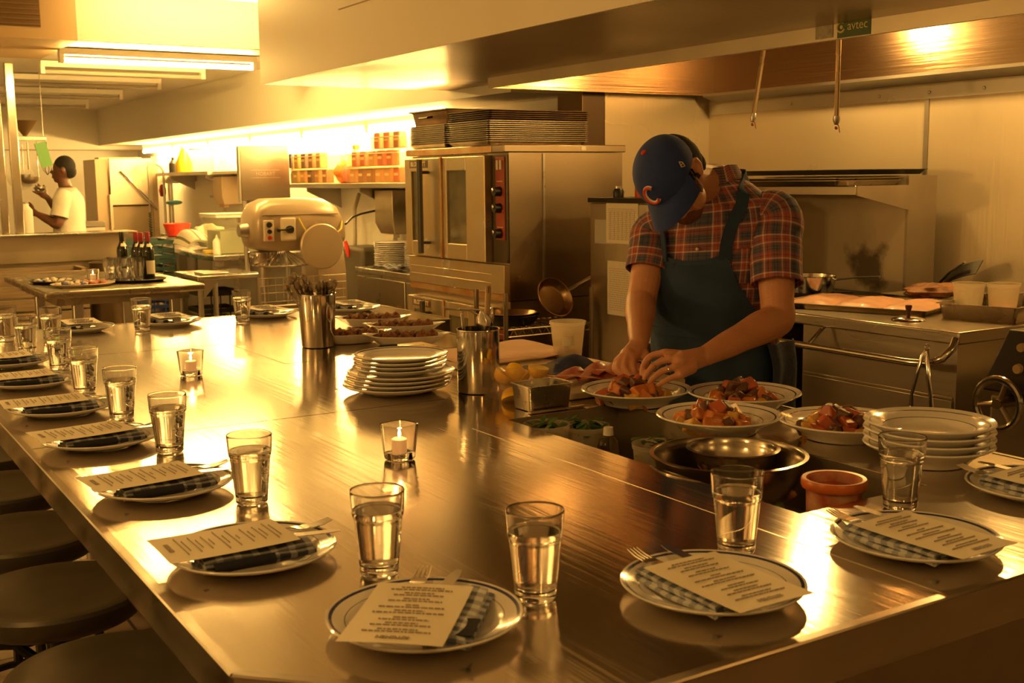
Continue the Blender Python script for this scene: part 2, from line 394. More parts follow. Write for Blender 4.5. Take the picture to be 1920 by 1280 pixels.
# fire nozzles hanging out of the hood
def nozzle(p0, p1, lab):
    t = thing('fire_nozzle', lab, 'nozzle', p1)
    p0 = Vector(p0); p1 = Vector(p1); d = p0-p1; u = d.normalized()
    obj('hanging_pipe', MB().cyl(d, u*.03, .010, n=10), steel('pipe_bronze', (.40, .30, .2), .3), t)
    obj('nozzle_tip', MB().tube([u*.035, u*.02, u*.008, (0, 0, 0)], [.014, .015, .011, .008], 12), STEELV, t)
    obj('cap', MB().ell((0, 0, -.012), .007, 10, 6).tube([(0, 0, .004), (.014, 0, -.004), (.016, -.004, -.03)], .002, 6), mat('red_brown_cap', (.25, .09, .05), .5), t)
nozzle(on_x(1432, 92, 3.7), on_x(1411, 228, 3.62), 'slanted bronze pipe nozzle hanging from the hood nearer the dark duct')
nozzle(on_x(1573, 75, 3.6), on_x(1568, 234, 3.6), 'straight bronze pipe nozzle hanging below the green maker plate')
# ---------------------------------------------------------------- fluorescent fixtures
TUBE = mat('lit_tube', (1, .62, .22), .5, emit=120., ecol=(1, .58, .15))
TUBEB = mat('lit_tube_strong', (1, .62, .22), .5, emit=230., ecol=(1, .59, .14))
TUBES = mat('lit_strip_tube', (1, .62, .22), .5, emit=165., ecol=(1, .59, .16))
TUBEOFF = mat('unlit_tube', (.42, .38, .32), .3)
FIXW = mat('white_enamel', (.80, .77, .70), .4)
def fixture(lab, x0, x1, y, z, tubem, name='fluorescent_fixture', axis='x', drop=True, group=None, hw=1., tr=.016):
    t = thing(name, lab, 'light', ((x0+x1)/2, y, z), 0 if axis == 'x' else PI/2, group)
    w = (x1-x0)/2
    b = MB(); b.loft([[(-w, -.045*hw, .075), (-w, .045*hw, .075), (-w, .03*hw, .035), (-w, -.03*hw, .035)], [(w, -.045*hw, .075), (w, .045*hw, .075), (w, .03*hw, .035), (w, -.03*hw, .035)]]); obj('mounting_channel', b, FIXW, t, smooth=0)
    obj('end_cap', MB().box(-w-.002, -.03*hw, -.018, -w+.03, .03*hw, .06), FIXW, t, smooth=0, bevel=.004)
    obj('end_cap', MB().box(w-.03, -.03*hw, -.018, w+.002, .03*hw, .06), FIXW, t, smooth=0, bevel=.004)
    obj('tube', MB().cyl((-w+.03, 0, 0), (w-.03, 0, 0), tr, n=10), tubem, t)
    if drop:
        for s in (-1, 1): obj('hanger', MB().cyl((s*w*.6, 0, .075), (s*w*.6, 0, drop), .006, n=6), FIXW, t)
    return t
fixture('lit fluorescent tube under the far ceiling, nearest of the row', 1.62, 2.98, 8.25, 2.345, TUBEB, drop=.085)
fixture('bright reflector fixture just behind the lit fluorescent tube', 1.66, 2.88, 9.15, 2.345, TUBEOFF, drop=.085)
fixture('third unlit tube fixture hanging from the far ceiling', 1.63, 2.85, 10.3, 2.345, TUBEOFF, drop=.085)
fixture('fourth unlit tube fixture hanging from the far ceiling', 1.64, 2.86, 11.7, 2.345, TUBEOFF, drop=.085)
fixture('farthest unlit tube fixture, above the steel post and the hanging tools', 1.5, 2.86, 13.2, 2.345, TUBEOFF, drop=.085)
fixture('lit tube fixture on the high ceiling just before the beam', 1.72, 3.05, 7.35, 2.69, TUBE, drop=.11)
for k, y in enumerate((7.45, 8.75, 10.05, 11.35, 12.65, 13.95)):
    t = fixture('lit tube under the left bulkhead washing the wall white', -.64, .64, 0, 0, TUBES, 'strip_light', drop=0, group='strip lights under the bulkhead', hw=.45, tr=.02)
    t.location = (3.79, y, 1.905); t.rotation_euler = (0, 0, PI/2)
# boxed duct with a return grille, upper left
dc = thing('boxed_duct', 'tan boxed duct with a dark return grille at the top left', 'duct', (.9, 7.76, 2.415))
obj('casing', MB().box(-3.2, -.04, .0, .735, 1.2, .384), mat('tan_paint', (.50, .36, .2), .6), dc, smooth=0)
gr = MB().box(-1.4, -.046, .07, .52, -.041, .38)
gl = obj('grille', gr, mat('grille_dark', (.14, .08, .03), .6), dc, smooth=0)
b = MB()
for k in range(10): b.box(-1.4, -.052, .08+.03*k, .52, -.0462, .088+.03*k)
obj('slat', b, mat('grille_slat', (.2, .12, .05), .6), gl, smooth=0)
# ---------------------------------------------------------------- island
TOPST = warp_steel('counter_steel', (.70, .63, .55), .13, (1, .04, 1), .14, 1.5, .22)
EDGE = steel('counter_edge_steel', (.60, .54, .47), .20)
isl = thing('island_counter', 'long stainless steel island counter set for dinner', 'counter', (.432, 1.046, 0))
IO = Matrix.Translation((-.432, -1.046, 0))
def IB():
    q = MB(); q.T = IO; return q
b = IB(); zt, zb = .91, .872
b.prism([(.432, 1.369), (.755, 1.046), (1.54, 1.046), (1.54, 5.22), (.755, 5.22), (.432, 4.897)], zb, zt)
b.prism([(1.54, 1.046), (2.245, 1.046), (2.245, 1.467), (1.54, 1.467)], zb, zt)
b.prism([(1.90, 1.467), (2.245, 1.467), (2.245, 2.49), (1.90, 2.49)], zb, zt)
b.prism([(1.54, 2.49), (2.245, 2.49), (2.245, 4.494), (2.478, 4.494), (2.478, 5.22), (1.54, 5.22)], zb, zt)
obj('worktop', b, TOPST, isl, smooth=0)
b = IB(); e = .055  # rolled edge
out = [(.432, 1.369), (.755, 1.046), (2.245, 1.046), (2.245, 4.494), (2.478, 4.494), (2.478, 5.22), (.755, 5.22), (.432, 4.897)]
cx, cy = 1.35, 3.1
for k in range(len(out)):
    (xa, ya), (xb, yb) = out[k], out[(k+1) % len(out)]
    dx, dy = xb-xa, yb-ya; l = math.hypot(dx, dy); nx, ny = dy/l, -dx/l
    prof = [(0, .902), (.006, .908), (.004, .911), (-.010, .9115), (-.010, .85), (0, .835), (.004, .845)]
    b.loft([[(xa+nx*o, ya+ny*o, z) for o, z in prof], [(xb+nx*o, yb+ny*o, z) for o, z in prof]])
obj('rolled_edge', b, EDGE, isl, smooth=50)
sm = mat('seam_line', (.12, .09, .06), .5, .5); sl = mat('weld_line', (.75, .68, .6), .3, 1.)
def seam(pts, m, w=.0022):
    b = IB()
    for p, q in zip(pts[:-1], pts[1:]):
        d = Vector((q[0]-p[0], q[1]-p[1], 0)).normalized(); n = Vector((-d.y, d.x, 0))*w/2
        P, Q = Vector((*p, 0)), Vector((*q, 0))
        b.prism([(P+n)[:2], (P-n)[:2], (Q-n)[:2], (Q+n)[:2]], .9098, .9104)
    return obj('seam', b, m, isl, smooth=0)
seam([(.44, 2.853), (1.54, 2.832)], sm); seam([(1.41, 2.45), (1.413, 1.05)], sl, .003); seam([(1.4, 4.30), (1.4, 3.71), (2.2, 3.70)], sm, .003)
seam([(.44, 4.33), (1.4, 4.30)], sm, .0016)
# sunk well
WELLST = mat('well_steel', (.30, .25, .18), .42, .5, var=.25, vscale=5)
b = IB(); zw = .775
b.box(1.535, 1.462, zw-.01, 1.905, 2.495, zw); b.box(1.535, 1.462, zw, 1.5425, 2.495, .9085); b.box(1.8975, 1.462, zw, 1.905, 2.495, .9085)
b.box(1.5425, 1.462, zw, 1.8975, 1.4695, .9085); b.box(1.5425, 2.4875, zw, 1.8975, 2.495, .9085)
obj('well', b, WELLST, isl, smooth=0)
b = IB(); PANELD = steel('dark_panel_steel', (.42, .36, .30), .35)
b.box(.88, 1.30, .12, .90, 4.9, .84); b.box(.90, 1.30, .12, 2.15, 1.32, .84); b.box(2.13, 1.32, .12, 2.15, 4.9, .84); b.box(.90, 4.88, .12, 2.13, 4.9, .84); b.box(.90, 1.32, .12, 2.13, 4.88, .14)
obj('cabinet', b, PANELD, isl, smooth=0)
for x in (.95, 2.08):
    for y in (1.4, 3.1, 4.8): obj('leg', (lambda q: q.cyl((x, y, 0), (x, y, .12), .025, n=12))(IB()), STEELV, isl)
# ---------------------------------------------------------------- stools
SEAT = mat('stool_seat', (.085, .075, .055), .38, .2, var=.25, vscale=10)
st = thing('bar_stool', '', 'stool', group='round stools along the left side of the island')
obj('seat', MB().lathe([(0, .634), (.10, .636), (.15, .640), (.180, .646), (.193, .645), (.199, .637), (.198, .622), (.190, .603), (.176, .590), (.15, .584), (0, .582)], 40), SEAT, st)
obj('screw_column', MB().cyl((0, 0, .581), (0, 0, .34), .018).cyl((0, 0, .47), (0, 0, .42), .04), BLACKM, st)
b = MB().lathe([(.06, .5815), (.075, .5815), (.075, .555), (.06, .555), (.06, .5815)], 28); obj('seat_ring', b, BLACKM, st)
b = MB().tube([(.19*math.cos(a*PI/14), .19*math.sin(a*PI/14), .22) for a in range(29)], .010, 8); obj('foot_ring', b, BLACKM, st)
for k in range(4):
    a = PI/4+k*PI/2; c, s = math.cos(a), math.sin(a)
    obj('leg', MB().tube([(.03*c, .03*s, .47), (.09*c, .09*s, .525), (.135*c, .135*s, .525), (.162*c, .162*s, .46), (.19*c, .19*s, .22), (.215*c, .215*s, 0)], .0125, 8), BLACKM, st)
spots = [((.44, 2.09), 'dark round stool at the bottom left corner, nearest the camera'), ((.43, 2.60), 'second dark round stool from the near end, beside the front left plate'),
         ((.44, 3.10), 'third dark round stool up the left side of the island'), ((.47, 3.62), 'fourth dark round stool, half cut by the left edge'),
         ((.49, 4.12), 'farthest dark round stool showing only a sliver of seat')]
for i, ((x, y), lab) in enumerate(spots):
    if i == 0: st.location = (x, y, 0); st['label'] = lab
    else: dup(st, (x, y, 0), .4*i, lab)
# ================================================================ things on the island
ZT = .912
def plate_prof(r, h=.022): return [(0, .004), (.62*r, .004), (.66*r, .006), (.76*r, .012), (.80*r, .0145), (.808*r, .0148), (.93*r, h-.003), (.965*r, h-.0012), (.99*r, h), (r, h-.002), (.97*r, h-.006), (.70*r, .004), (.62*r, 0), (.52*r, 0), (.50*r, .002), (0, .002)]
PM = [0, 0, 0, 0, 1, 0, 1, 0, 0, 0, 0, 0, 0, 0, 0]
def plate_mesh(name, r, h=.022, parent=None):
    return obj(name, MB().lathe(plate_prof(r, h), 56, mis=PM), [CHINA, BLUEBAND], parent, smooth=50)
def soup_mesh(name, r=.153, h=.043):
    prof = [(0, .008), (.50*r, .008), (.60*r, .012), (.66*r, .020), (.69*r, .027), (.699*r, .028), (.88*r, h-.006), (.905*r, h-.005), (.985*r, h), (r, h-.003), (.97*r, h-.007), (.72*r, .018), (.62*r, .004), (.60*r, 0), (.56*r, 0), (.54*r, .003), (0, .003)]
    return obj(name, MB().lathe(prof, 56, mis=[0, 0, 0, 0, 1, 0, 1, 0, 0, 0, 0, 0, 0, 0, 0, 0]), [CHINA, BLUEBAND], smooth=50)
GING = plaid('gingham_napkin', (.34, .36, .42), [(0, .62, (.010, .014, .045), .97)], .030, 'Object')
NAVY = mat('navy_cloth', (.012, .014, .028), .85, var=.4, vscale=25)
CUT = mat('cutlery_steel', (.70, .67, .62), .16, 1.)
def napkin_mesh():
    b = MB()
    for k, (dx, z, w, c) in enumerate(((0, .004, .062, .19), (.003, .010, .058, .185), (-.002, .016, .05, .18))):
        def fn(u, v, dx=dx, z=z, w=w, c=c): return (dx+(u-.5)*w, (v-.5)*c, z+.0016*math.sin(9*v+3*k)+.004*(1-(2*u-1)**2))
        b.sheet(fn, 8, 14, .0045, 3)
    return b
def fork_geo(b, L=.185):
    b.tube([(0, -L/2, .004), (0, -L*.30, .005), (0, L*.12, .004), (0, L*.22, .003)], [.006, .0052, .0028, .004], 8, flat=.4, ref=(1, 0, 0))
    b.sheet(lambda u, v: ((u-.5)*.023*(.45+.55*min(1, v*2.2)), L*.21+v*.032, .003-.004*math.sin(v*2.4)), 6, 6, .0018)
    for k in range(4): b.tube([((k-1.5)*.0066, L*.21+.030, -.0005), ((k-1.5)*.0066, L*.21+.052, .0015), ((k-1.5)*.0062, L*.21+.074, .007)], [.0018, .0017, .0009], 6)
    return b
def knife_geo(b, L=.20):
    b.tube([(0, -L/2, .004), (0, -L*.3, .0045), (0, -.002, .004)], [.0065, .006, .0045], 8, flat=.5, ref=(1, 0, 0))
    b.sheet(lambda u, v: ((u-.5)*.019*(1-.9*max(0, v-.72)**1.3*3)+.002*v, v*L*.52-.004, .004), 6, 12, .0016)
    return b
def spoon_geo(b, L=.19):
    b.tube([(0, -L/2, .004), (0, -L*.3, .005), (0, L*.18, .004)], [.0065, .0055, .0026], 8, flat=.4, ref=(1, 0, 0))
    b.sheet(lambda u, v: ((u-.5)*.04*math.sin(PI*min(.97, max(.08, v))), L*.17+v*.06, .003+.008*((2*u-1)**2-.6)*math.sin(PI*v)), 8, 8, .0014)
    return b
def menu_mesh():
    b = MB(); W, Hh = .14, .213
    b.sheet(lambda u, v: ((u-.5)*W, (v-.5)*Hh, .0012*math.sin(PI*u)+.006*(v-.4)**2), 6, 10, .0006)
    return b
def menu_text():
    b = MB(); rnd = random.Random(3)
    rows = [(.088, .5), (.080, .72), (.068, .36), (.060, .58), (.047, .30), (.039, .62), (.024, .16), (.016, .74), (.004, .34), (-.004, .80), (-.020, .26), (-.028, .56), (-.040, .36), (-.048, .66), (-.062, .44), (-.070, .74)]
    for y, w in rows:
        x = -w*.062; zz = .0042
        while x < w*.062:
            l = rnd.uniform(.003, .010); b.box(x, y-.0004, zz-.003, min(x+l, w*.062), y+.0005, zz-.0006+.006*(y/.213+.1)**2); x += l+.0016
    M = Matrix.Translation((0, -.089, .0036)) @ Matrix.Rotation(PI, 4, 'Z')
    text_mesh(b, 'KITCHEN', .0105, M, bold=.0004)
    return b
mp = plate_mesh('dinner_plate', .1385); mn = None
proto = {}
def get(key, maker, place):
    """first call moves the original, later calls copy it with its parts"""
    if key not in proto:
        proto[key] = maker(); return proto[key]
    return None
def put(key, maker, loc, rz, lab, cat, group, scale=None):
    o = get(key, maker, loc)
    if o is None: o = dup(proto[key], loc, rz, lab, group, scale)
    else:
        o.location = loc; o.rotation_euler = (0, 0, rz)
        if scale is not None: o.scale = (scale,)*3
        tag(o, lab, cat, group)
    return o
def mk_menu():
    o = obj('menu_card', menu_mesh(), PAPER, smooth=60); obj('printing', menu_text(), INK, o, smooth=0); return o
GINGL = plaid('pale_gingham_napkin', (.62, .64, .68), [(0, .5, (.05, .075, .16), .92)], .026, 'Object')
def mk_napkin_pale():
    t = obj('napkin', napkin_mesh(), GINGL, smooth=60)
    obj('inner_fold', MB().sheet(lambda u, v: (.0+.034*u, -.060+(v-.5)*.06, .021+.0005*u), 6, 8, .002), NAVY, t, smooth=60)
    return t
def mk_napkin():
    t = obj('napkin', napkin_mesh(), GING, smooth=60)
    obj('inner_fold', MB().sheet(lambda u, v: (.036+.010*math.sin(PI*u), -.03+(v-.5)*.10, .004+.018*u), 6, 10, .003), NAVY, t, smooth=60)
    return t
D = math.radians
places = [  # x, y, rot, napkin dx, position words
 (.708, 1.372, -40.7, .052, 'at the chamfered near corner', 'front centre plate'),
 (1.127, 1.245, -1, -.054, 'on the near edge, second from the corner', 'near right plate'),
 (1.555, 1.222, 1, -.054, 'on the near edge below the soup plate stack', 'plate below the soup plate stack'),
 (2.02, 1.30, 4, -.050, 'cut off by the right edge', 'plate cut off at the right'),
 (.606, 1.790, -90, .038, 'first up the left side', 'first plate up the left side'),
 (.600, 2.298, -85, .038, 'second up the left side', 'second plate up the left side'),
 (.592, 2.810, -84, .038, 'third up the left side', 'third plate up the left side'),
 (.590, 3.270, -91, .038, 'fourth up the left side', 'fourth plate up the left side'),
 (.596, 3.770, -90, .038, 'fifth up the left side', 'fifth plate up the left side'),
 (.610, 4.240, -88, .038, 'last of those up the left side', 'farthest plate up the left side'),
 (1.010, 5.060, 178, .03, 'leftmost on the far edge', 'leftmost plate of the far edge'),
 (1.383, 5.050, 180, .03, 'second on the far edge', 'second plate of the far edge'),
 (1.838, 5.075, 182, .03, 'on the far edge left of the cutlery caddy', 'far edge plate left of the cutlery caddy'),
 (2.250, 5.045, 176, .03, 'on the far edge right of the cutlery caddy', 'far edge plate right of the cutlery caddy')]
proto['plate'] = mp
for i, (x, y, a, nd, w, w2) in enumerate(places):
    r = D(a); R2 = Matrix.Rotation(r, 3, 'Z')
    def L(lx, ly, z): q = R2 @ Vector((lx, ly, 0)); return (x+q.x, y+q.y, z)
    if i == 0:
        mp.location = (x, y, ZT); mp.rotation_euler = (0, 0, r); tag(mp, 'white dinner plate with a blue band, '+w, 'plate', 'dinner plates set round the island')
    else: dup(mp, (x, y, ZT), r, 'white dinner plate with a blue band, '+w)
    put('napkin_pale' if i < 4 else 'napkin', mk_napkin_pale if i < 4 else mk_napkin, L(nd, -.008, ZT+.0055), r, 'blue checked folded napkin on the '+w2, 'napkin', 'folded napkins under the menus')
    put('fork', lambda: obj('dinner_fork', fork_geo(MB()), CUT, smooth=50), L(-.034, .058-.016, ZT+.0255), r, 'steel fork sticking out past the '+w2, 'fork', 'forks of the place settings')
    kr = r-D(4 if i < 4 else 12)
    put('knife', lambda: obj('dinner_knife', knife_geo(MB()), CUT, smooth=50), L(.012, .045, ZT+.0262), kr, 'steel knife sticking out past the '+w2, 'knife', 'knives of the place settings')
    put('menu', mk_menu, L(-.012, -.052+.008, ZT+.0335), r, 'cream printed menu lying on the '+w2, 'menu', 'menus on the place settings')
# ---------------------------------------------------------------- water tumblers
def mk_tumbler():
    H = .136
    prof = [(0, 0), (.0285, 0), (.0305, .003), (.0312, .012), (.0318, .020), (.0385, .088), (.0382, .091), (.0405, .094), (.0415, .100), (.0436, H-.002), (.0430, H), (.0423, H-.001), (.0398, .0995), (.0371, .090), (.0296, .018), (.024, .014), (0, .013)]
    t = obj('water_tumbler', MB().lathe(prof, 48, dense=.0022), GLASS, smooth=30)
    wl = .104
    obj('water', MB().lathe([(0, .0127), (.0243, .0137), (.0297, .0177), (.0373, .0898), (.0400, .0993), (.0404, wl+.0008), (.0388, wl), (0, wl)], 48, dense=.0022), WATER, t, smooth=30)
    return t
tums = [((.750, 1.607), 'tall tumbler of water just behind the front centre plate'), ((.896, 1.376), 'tumbler of water between the two near plates, nearest the camera'),
 ((1.290, 1.369), 'tumbler of water behind the near right menu, before the sauce tub'), ((1.721, 1.389), 'tumbler of water before the soup plate stack'),
 ((.719, 2.113), 'tumbler of water by the second plate up the left side'), ((.705, 2.630), 'tumbler of water by the third plate up the left side'),
 ((.707, 3.088), 'tumbler of water by the fourth plate up the left side'), ((.708, 3.540), 'tumbler of water by the fifth plate up the left side'),
 ((.735, 4.053), 'tumbler of water by the sixth plate up the left side'), ((.713, 4.540), 'tumbler of water in the far left group, middle front one'),
 ((.847, 4.797), 'tumbler of water before the leftmost far edge plate'), ((.700, 4.93), 'tumbler of water cut by the left edge in the far left group'),
 ((1.229, 4.911), 'tumbler of water standing alone on the far edge below the tray table'), ((1.687, 4.975), 'tumbler of water left of the cutlery caddy on the far edge')]
for k, (p, lab) in enumerate(tums): put('tumbler', mk_tumbler, (*p, ZT), k*.7, lab, 'glass', 'water tumblers on the island')
# ---------------------------------------------------------------- candles
FLAME = mat('candle_flame', (1, .7, .3), .5, emit=60., ecol=(1, .66, .26))
WAX = mat('candle_wax', (.85, .62, .40), .5, emit=.25, ecol=(1, .45, .12))
def mk_votive():
    def sq(w, z, n=32, p=5): return [(math.copysign(abs(math.cos(a))**(2/p), math.cos(a))*w, math.copysign(abs(math.sin(a))**(2/p), math.sin(a))*w, z) for a in (2*PI*k/n for k in range(n))]
    t = obj('candle_holder', MB().loft([sq(.026, 0), sq(.028, .003), sq(.029, .012), sq(.035, .078), sq(.0347, .080), sq(.0315, .079), sq(.0262, .016), sq(.02, .014)]), GLASS, smooth=40)
    c = obj('candle', MB().lathe([(0, .0142), (.0155, .0142), (.0165, .044), (.015, .045), (0, .0435)], 24), WAX, t)
    obj('flame', MB().lathe([(0, .046), (.0032, .051), (.0036, .055), (.0022, .062), (0, .069)], 12), FLAME, c)
    return t
put('votive', mk_votive, (1.115, 2.265, ZT), D(14), 'glass votive candle on the near half of the island', 'candle', 'votive candles')
put('votive', mk_votive, (1.064, 3.665, ZT), D(25), 'glass votive candle in the middle of the island, behind the second tumblers', 'candle', 'votive candles')
# ---------------------------------------------------------------- plate stacks
order = ['bottom', 'second', 'third', 'top']
mb_ = obj('serving_plate', MB().lathe(plate_prof(.160, .024), 56, mis=PM), [CHINA, BLUEBAND], smooth=50)
for k in range(4):
    z = ZT+.0125*k; lab = '%s wide white plate of the tall centre stack' % order[k]
    if k == 0: mb_.location = (1.488, 3.03, z); tag(mb_, lab, 'plate', 'wide plates in the centre stack')
    else: dup(mb_, (1.488+.004*k, 3.03-.003*k, z), .5*k, lab)
for k in range(4): dup(mp, (1.500+.003*(k % 2), 3.035-.003*k, ZT+.052+.0125*k), .9*k, '%s narrow white plate on the tall centre stack' % ['lowest', 'second', 'third', 'topmost'][k], 'narrow plates in the centre stack')
so = soup_mesh('soup_plate')
fp = [((1.945, 2.470), 'front left soup plate of stew under the chef\'s hands'), ((2.150, 2.262), 'soup plate of stew behind the others, before the apron'),
      ((1.893, 2.078), 'middle soup plate of stew hanging over the well'), ((2.090, 1.862), 'right soup plate of stew before the plate stack')]
for k, (p, lab) in enumerate(fp):
    if k == 0: so.location = (*p, ZT); tag(so, lab, 'plate', 'soup plates of stew')
    else: dup(so, (*p, ZT), k, lab)
for k in range(4): dup(so, (2.055, 1.590, ZT+.0165*k), k, '%s empty soup plate of the right stack' % order[k], 'empty soup plates in the right stack', scale=(.90, .90, 1))
# stew
CH = {'carrot': [mat('stew_carrot', (.64, .20, .04), .34, var=.45, vscale=30, coat=.25), mat('stew_squash', (.74, .42, .08), .34, var=.4, vscale=30, coat=.25)],
      'meat': [mat('stew_meat', (.15, .055, .025), .4, var=.6, vscale=60, bump=.5, coat=.3), mat('stew_tomato', (.56, .12, .04), .32, var=.5, vscale=30, coat=.25)]}
rnd = random.Random(5)
def chunk(seed, m, name):
    b = MB(); s = Vector((rnd.uniform(.015, .021), rnd.uniform(.013, .018), rnd.uniform(.011, .015)))
    b.cbox((0, 0, 0), s*2)
    o = obj(name, b, m, smooth=60, bevel=.0048, segs=2); me = o.data
    for i, v in enumerate(me.vertices): v.co += Vector((noise.noise(v.co*90+Vector((seed, 0, 0))), noise.noise(v.co*90+Vector((0, seed, 0))), noise.noise(v.co*90+Vector((0, 0, seed)))))*.011
    return o
pc = [chunk(1, CH['carrot'][0], 'carrot_chunk'), chunk(2, CH['carrot'][1], 'squash_chunk'), chunk(3, CH['meat'][0], 'meat_chunk'), chunk(4, CH['meat'][1], 'tomato_chunk'), chunk(5, CH['carrot'][1], 'squash_chunk'), chunk(6, CH['meat'][0], 'meat_chunk')]
used = set()
wds = ['in the stew plate under the chef\'s hands', 'in the stew plate before the apron', 'in the stew plate over the well', 'in the stew plate before the plate stack']
kinds = ['orange carrot chunk', 'yellow squash chunk', 'dark braised meat chunk', 'red tomato chunk', 'yellow squash chunk', 'dark braised meat chunk']
cats = ['vegetable', 'vegetable', 'meat', 'vegetable', 'vegetable', 'meat']
for pi, ((px, py), _) in enumerate(fp):
    lay = [(15, .080, .022), (10, .055, .038), (6, .028, .056)]
    n = 0
    for cnt, rad, z in lay:
        for k in range(cnt):
            a = 2*PI*k/cnt+rnd.uniform(-.2, .2); rr = rad*rnd.uniform(.75, 1.08); q = rnd.choice((0, 1, 3, 3, 2, 5, 4, 0)) if z < .05 else rnd.choice((2, 5, 2, 3))
            loc = (px+rr*math.cos(a)-.012, py+rr*math.sin(a), ZT+z+rnd.uniform(-.002, .004)); lab = kinds[q]+' '+wds[pi]; grp = kinds[q]+'s '+wds[pi]
            if q not in used:
                used.add(q); o = pc[q]; o.location = loc; tag(o, lab, cats[q], grp)
            else: o = dup(pc[q], loc, 0, lab, grp)
            o.rotation_euler = (rnd.uniform(-.7, .7), rnd.uniform(-.7, .7), rnd.uniform(0, 6)); n += 1
# ---------------------------------------------------------------- oval platters of fritters
def mk_platter():
    def ov(r, z, k=0.): 
        out = []
        for i in range(48):
            a = 2*PI*i/48; c, s = math.cos(a), math.sin(a); e = 1+.12*max(0, abs(c)-.92)/.08*k
            out.append((r*1.0*c*e, r*.56*s, z+.006*k*max(0, abs(c)-.85)/.15))
        return out
    return obj('oval_platter', MB().loft([ov(.085, 0), ov(.10, .002), ov(.143, .034, 1), ov(.150, .036, 1), ov(.150, .038, 1), ov(.140, .037, .8), ov(.104, .010), ov(.09, .006)]), CHINA, smooth=60)
pls = [((1.79, 4.05), -.25, 'white oval platter of fritters before the cutlery caddy'), ((1.945, 3.865), -.50, 'white oval platter of fritters nearest the utensil tin'),
       ((2.085, 4.165), -.50, 'middle white oval platter of fritters, third from the camera'), ((2.085, 4.46), -.45, 'farthest white oval platter of fritters, by the far right corner')]
FRIT = mat('fried_crust', (.30, .12, .04), .65, var=.6, vscale=70, bump=.9, bscale=160, var2=(.10, .035, .015))
fr = []
for k in range(3): fr.append(obj('fritter', MB().blob((0, 0, 0), (.030, .026, .021), k+2, .34, 2.2, 20, 14), FRIT, smooth=60))
fused = set()
for k, (p, rz, lab) in enumerate(pls):
    put('platter', mk_platter, (*p, ZT), rz, lab, 'platter', 'oval platters of fritters')
    for j in range(7):
        q = j % 3; lx = -.093+.031*j; ly = .022*(-1)**j
        loc = (p[0]+lx*math.cos(rz)-ly*math.sin(rz), p[1]+lx*math.sin(rz)+ly*math.cos(rz), ZT+.029+.004*(j % 2)); l2 = 'browned fritter on the '+lab.replace(' of fritters', '')
        if q not in fused: fused.add(q); o = fr[q]; o.location = loc; tag(o, l2, 'food', 'fritters on the '+lab)
        else: o = dup(fr[q], loc, j*1.3, l2, 'fritters on the '+lab)
# ---------------------------------------------------------------- cutlery caddy
cc = Vector((1.655, 4.03, ZT))
b = MB()
def fl(r, z): return [(r*(1+.035*math.cos(3*a))*math.cos(a), r*(1+.035*math.cos(3*a))*math.sin(a), z) for a in (2*PI*k/48 for k in range(48))]
b.loft([fl(.060, 0), fl(.062, .002), fl(.070, .195), fl(.073, .197), fl(.072, .199), fl(.068, .197), fl(.060, .006)])
cad = tag(obj('cutlery_caddy', b, CHROME, smooth=50), 'polished steel cup crammed with cutlery, behind the oval platters', 'caddy'); cad.location = cc
def mk_up(kind):
    m = MB(); m.T = Matrix.Rotation(PI/2, 4, 'X')     # long axis upright, handle up
    g = {'f': fork_geo, 'k': knife_geo, 's': spoon_geo}[kind]; m.T = Matrix.Rotation(-PI/2, 4, 'X')
    g(m)
    m.ell((0, -.086, .004), (.012, .017, .006), 10, 6); m.ell((0, -.060, .004), (.008, .012, .005), 8, 5)
    return m
ORN = mat('ornate_cutlery', (.34, .28, .22), .28, 1., var=.5, vscale=160, bump=.6, bscale=300)
ck = [obj('stored_fork', mk_up('f'), ORN, smooth=50), obj('stored_knife', mk_up('k'), ORN, smooth=50), obj('stored_spoon', mk_up('s'), ORN, smooth=50)]
cn = ['fork', 'knife', 'spoon']; cu = set()
def stick(q, top, low, lab, grp):
    d = (Vector(top)-Vector(low)).normalized(); o = ck[q]
    if q in cu: o = dup(o, (0, 0, 0), None, lab, grp)
    else: cu.add(q); tag(o, lab, cn[q], grp)
    o.rotation_mode = 'QUATERNION'; o.rotation_quaternion = d.to_track_quat('Z', 'Y') @ Matrix.Rotation(rnd.uniform(0, 6), 3, 'Z').to_quaternion()
    o.location = Vector(top)-d*.1
for k in range(20):
    q = (0, 0, 2)[k % 3]; ang = k*2.4; r = .0125*math.sqrt(k)
    low = cc+Vector((-.012, -.004, .085))+Vector((math.cos(ang)*.014, math.sin(ang)*.014, 0))
    top = cc+Vector((-.066, .030, .262+.016*math.sin(k*1.7)))+Vector((r*math.cos(ang), r*math.sin(ang), -.016*(k/16)))
    stick(q, top, low, 'ornate %s handle in the leaning left bundle of the cutlery caddy' % cn[q], cn[q]+'s in the left bundle')
for k in range(18):
    q = (1, 1, 2)[k % 3]; ang = k*2.4; r = .0085*math.sqrt(k)
    low = cc+Vector((.026, -.014, .06))+Vector((math.cos(ang)*.012, math.sin(ang)*.012, 0))
    top = cc+Vector((.036, -.022, .243+.006*math.sin(k*2.1)))+Vector((r*math.cos(ang), r*math.sin(ang), 0))
    stick(q, top, low, 'ornate %s handle in the upright right bundle of the cutlery caddy' % cn[q], cn[q]+'s in the right bundle')
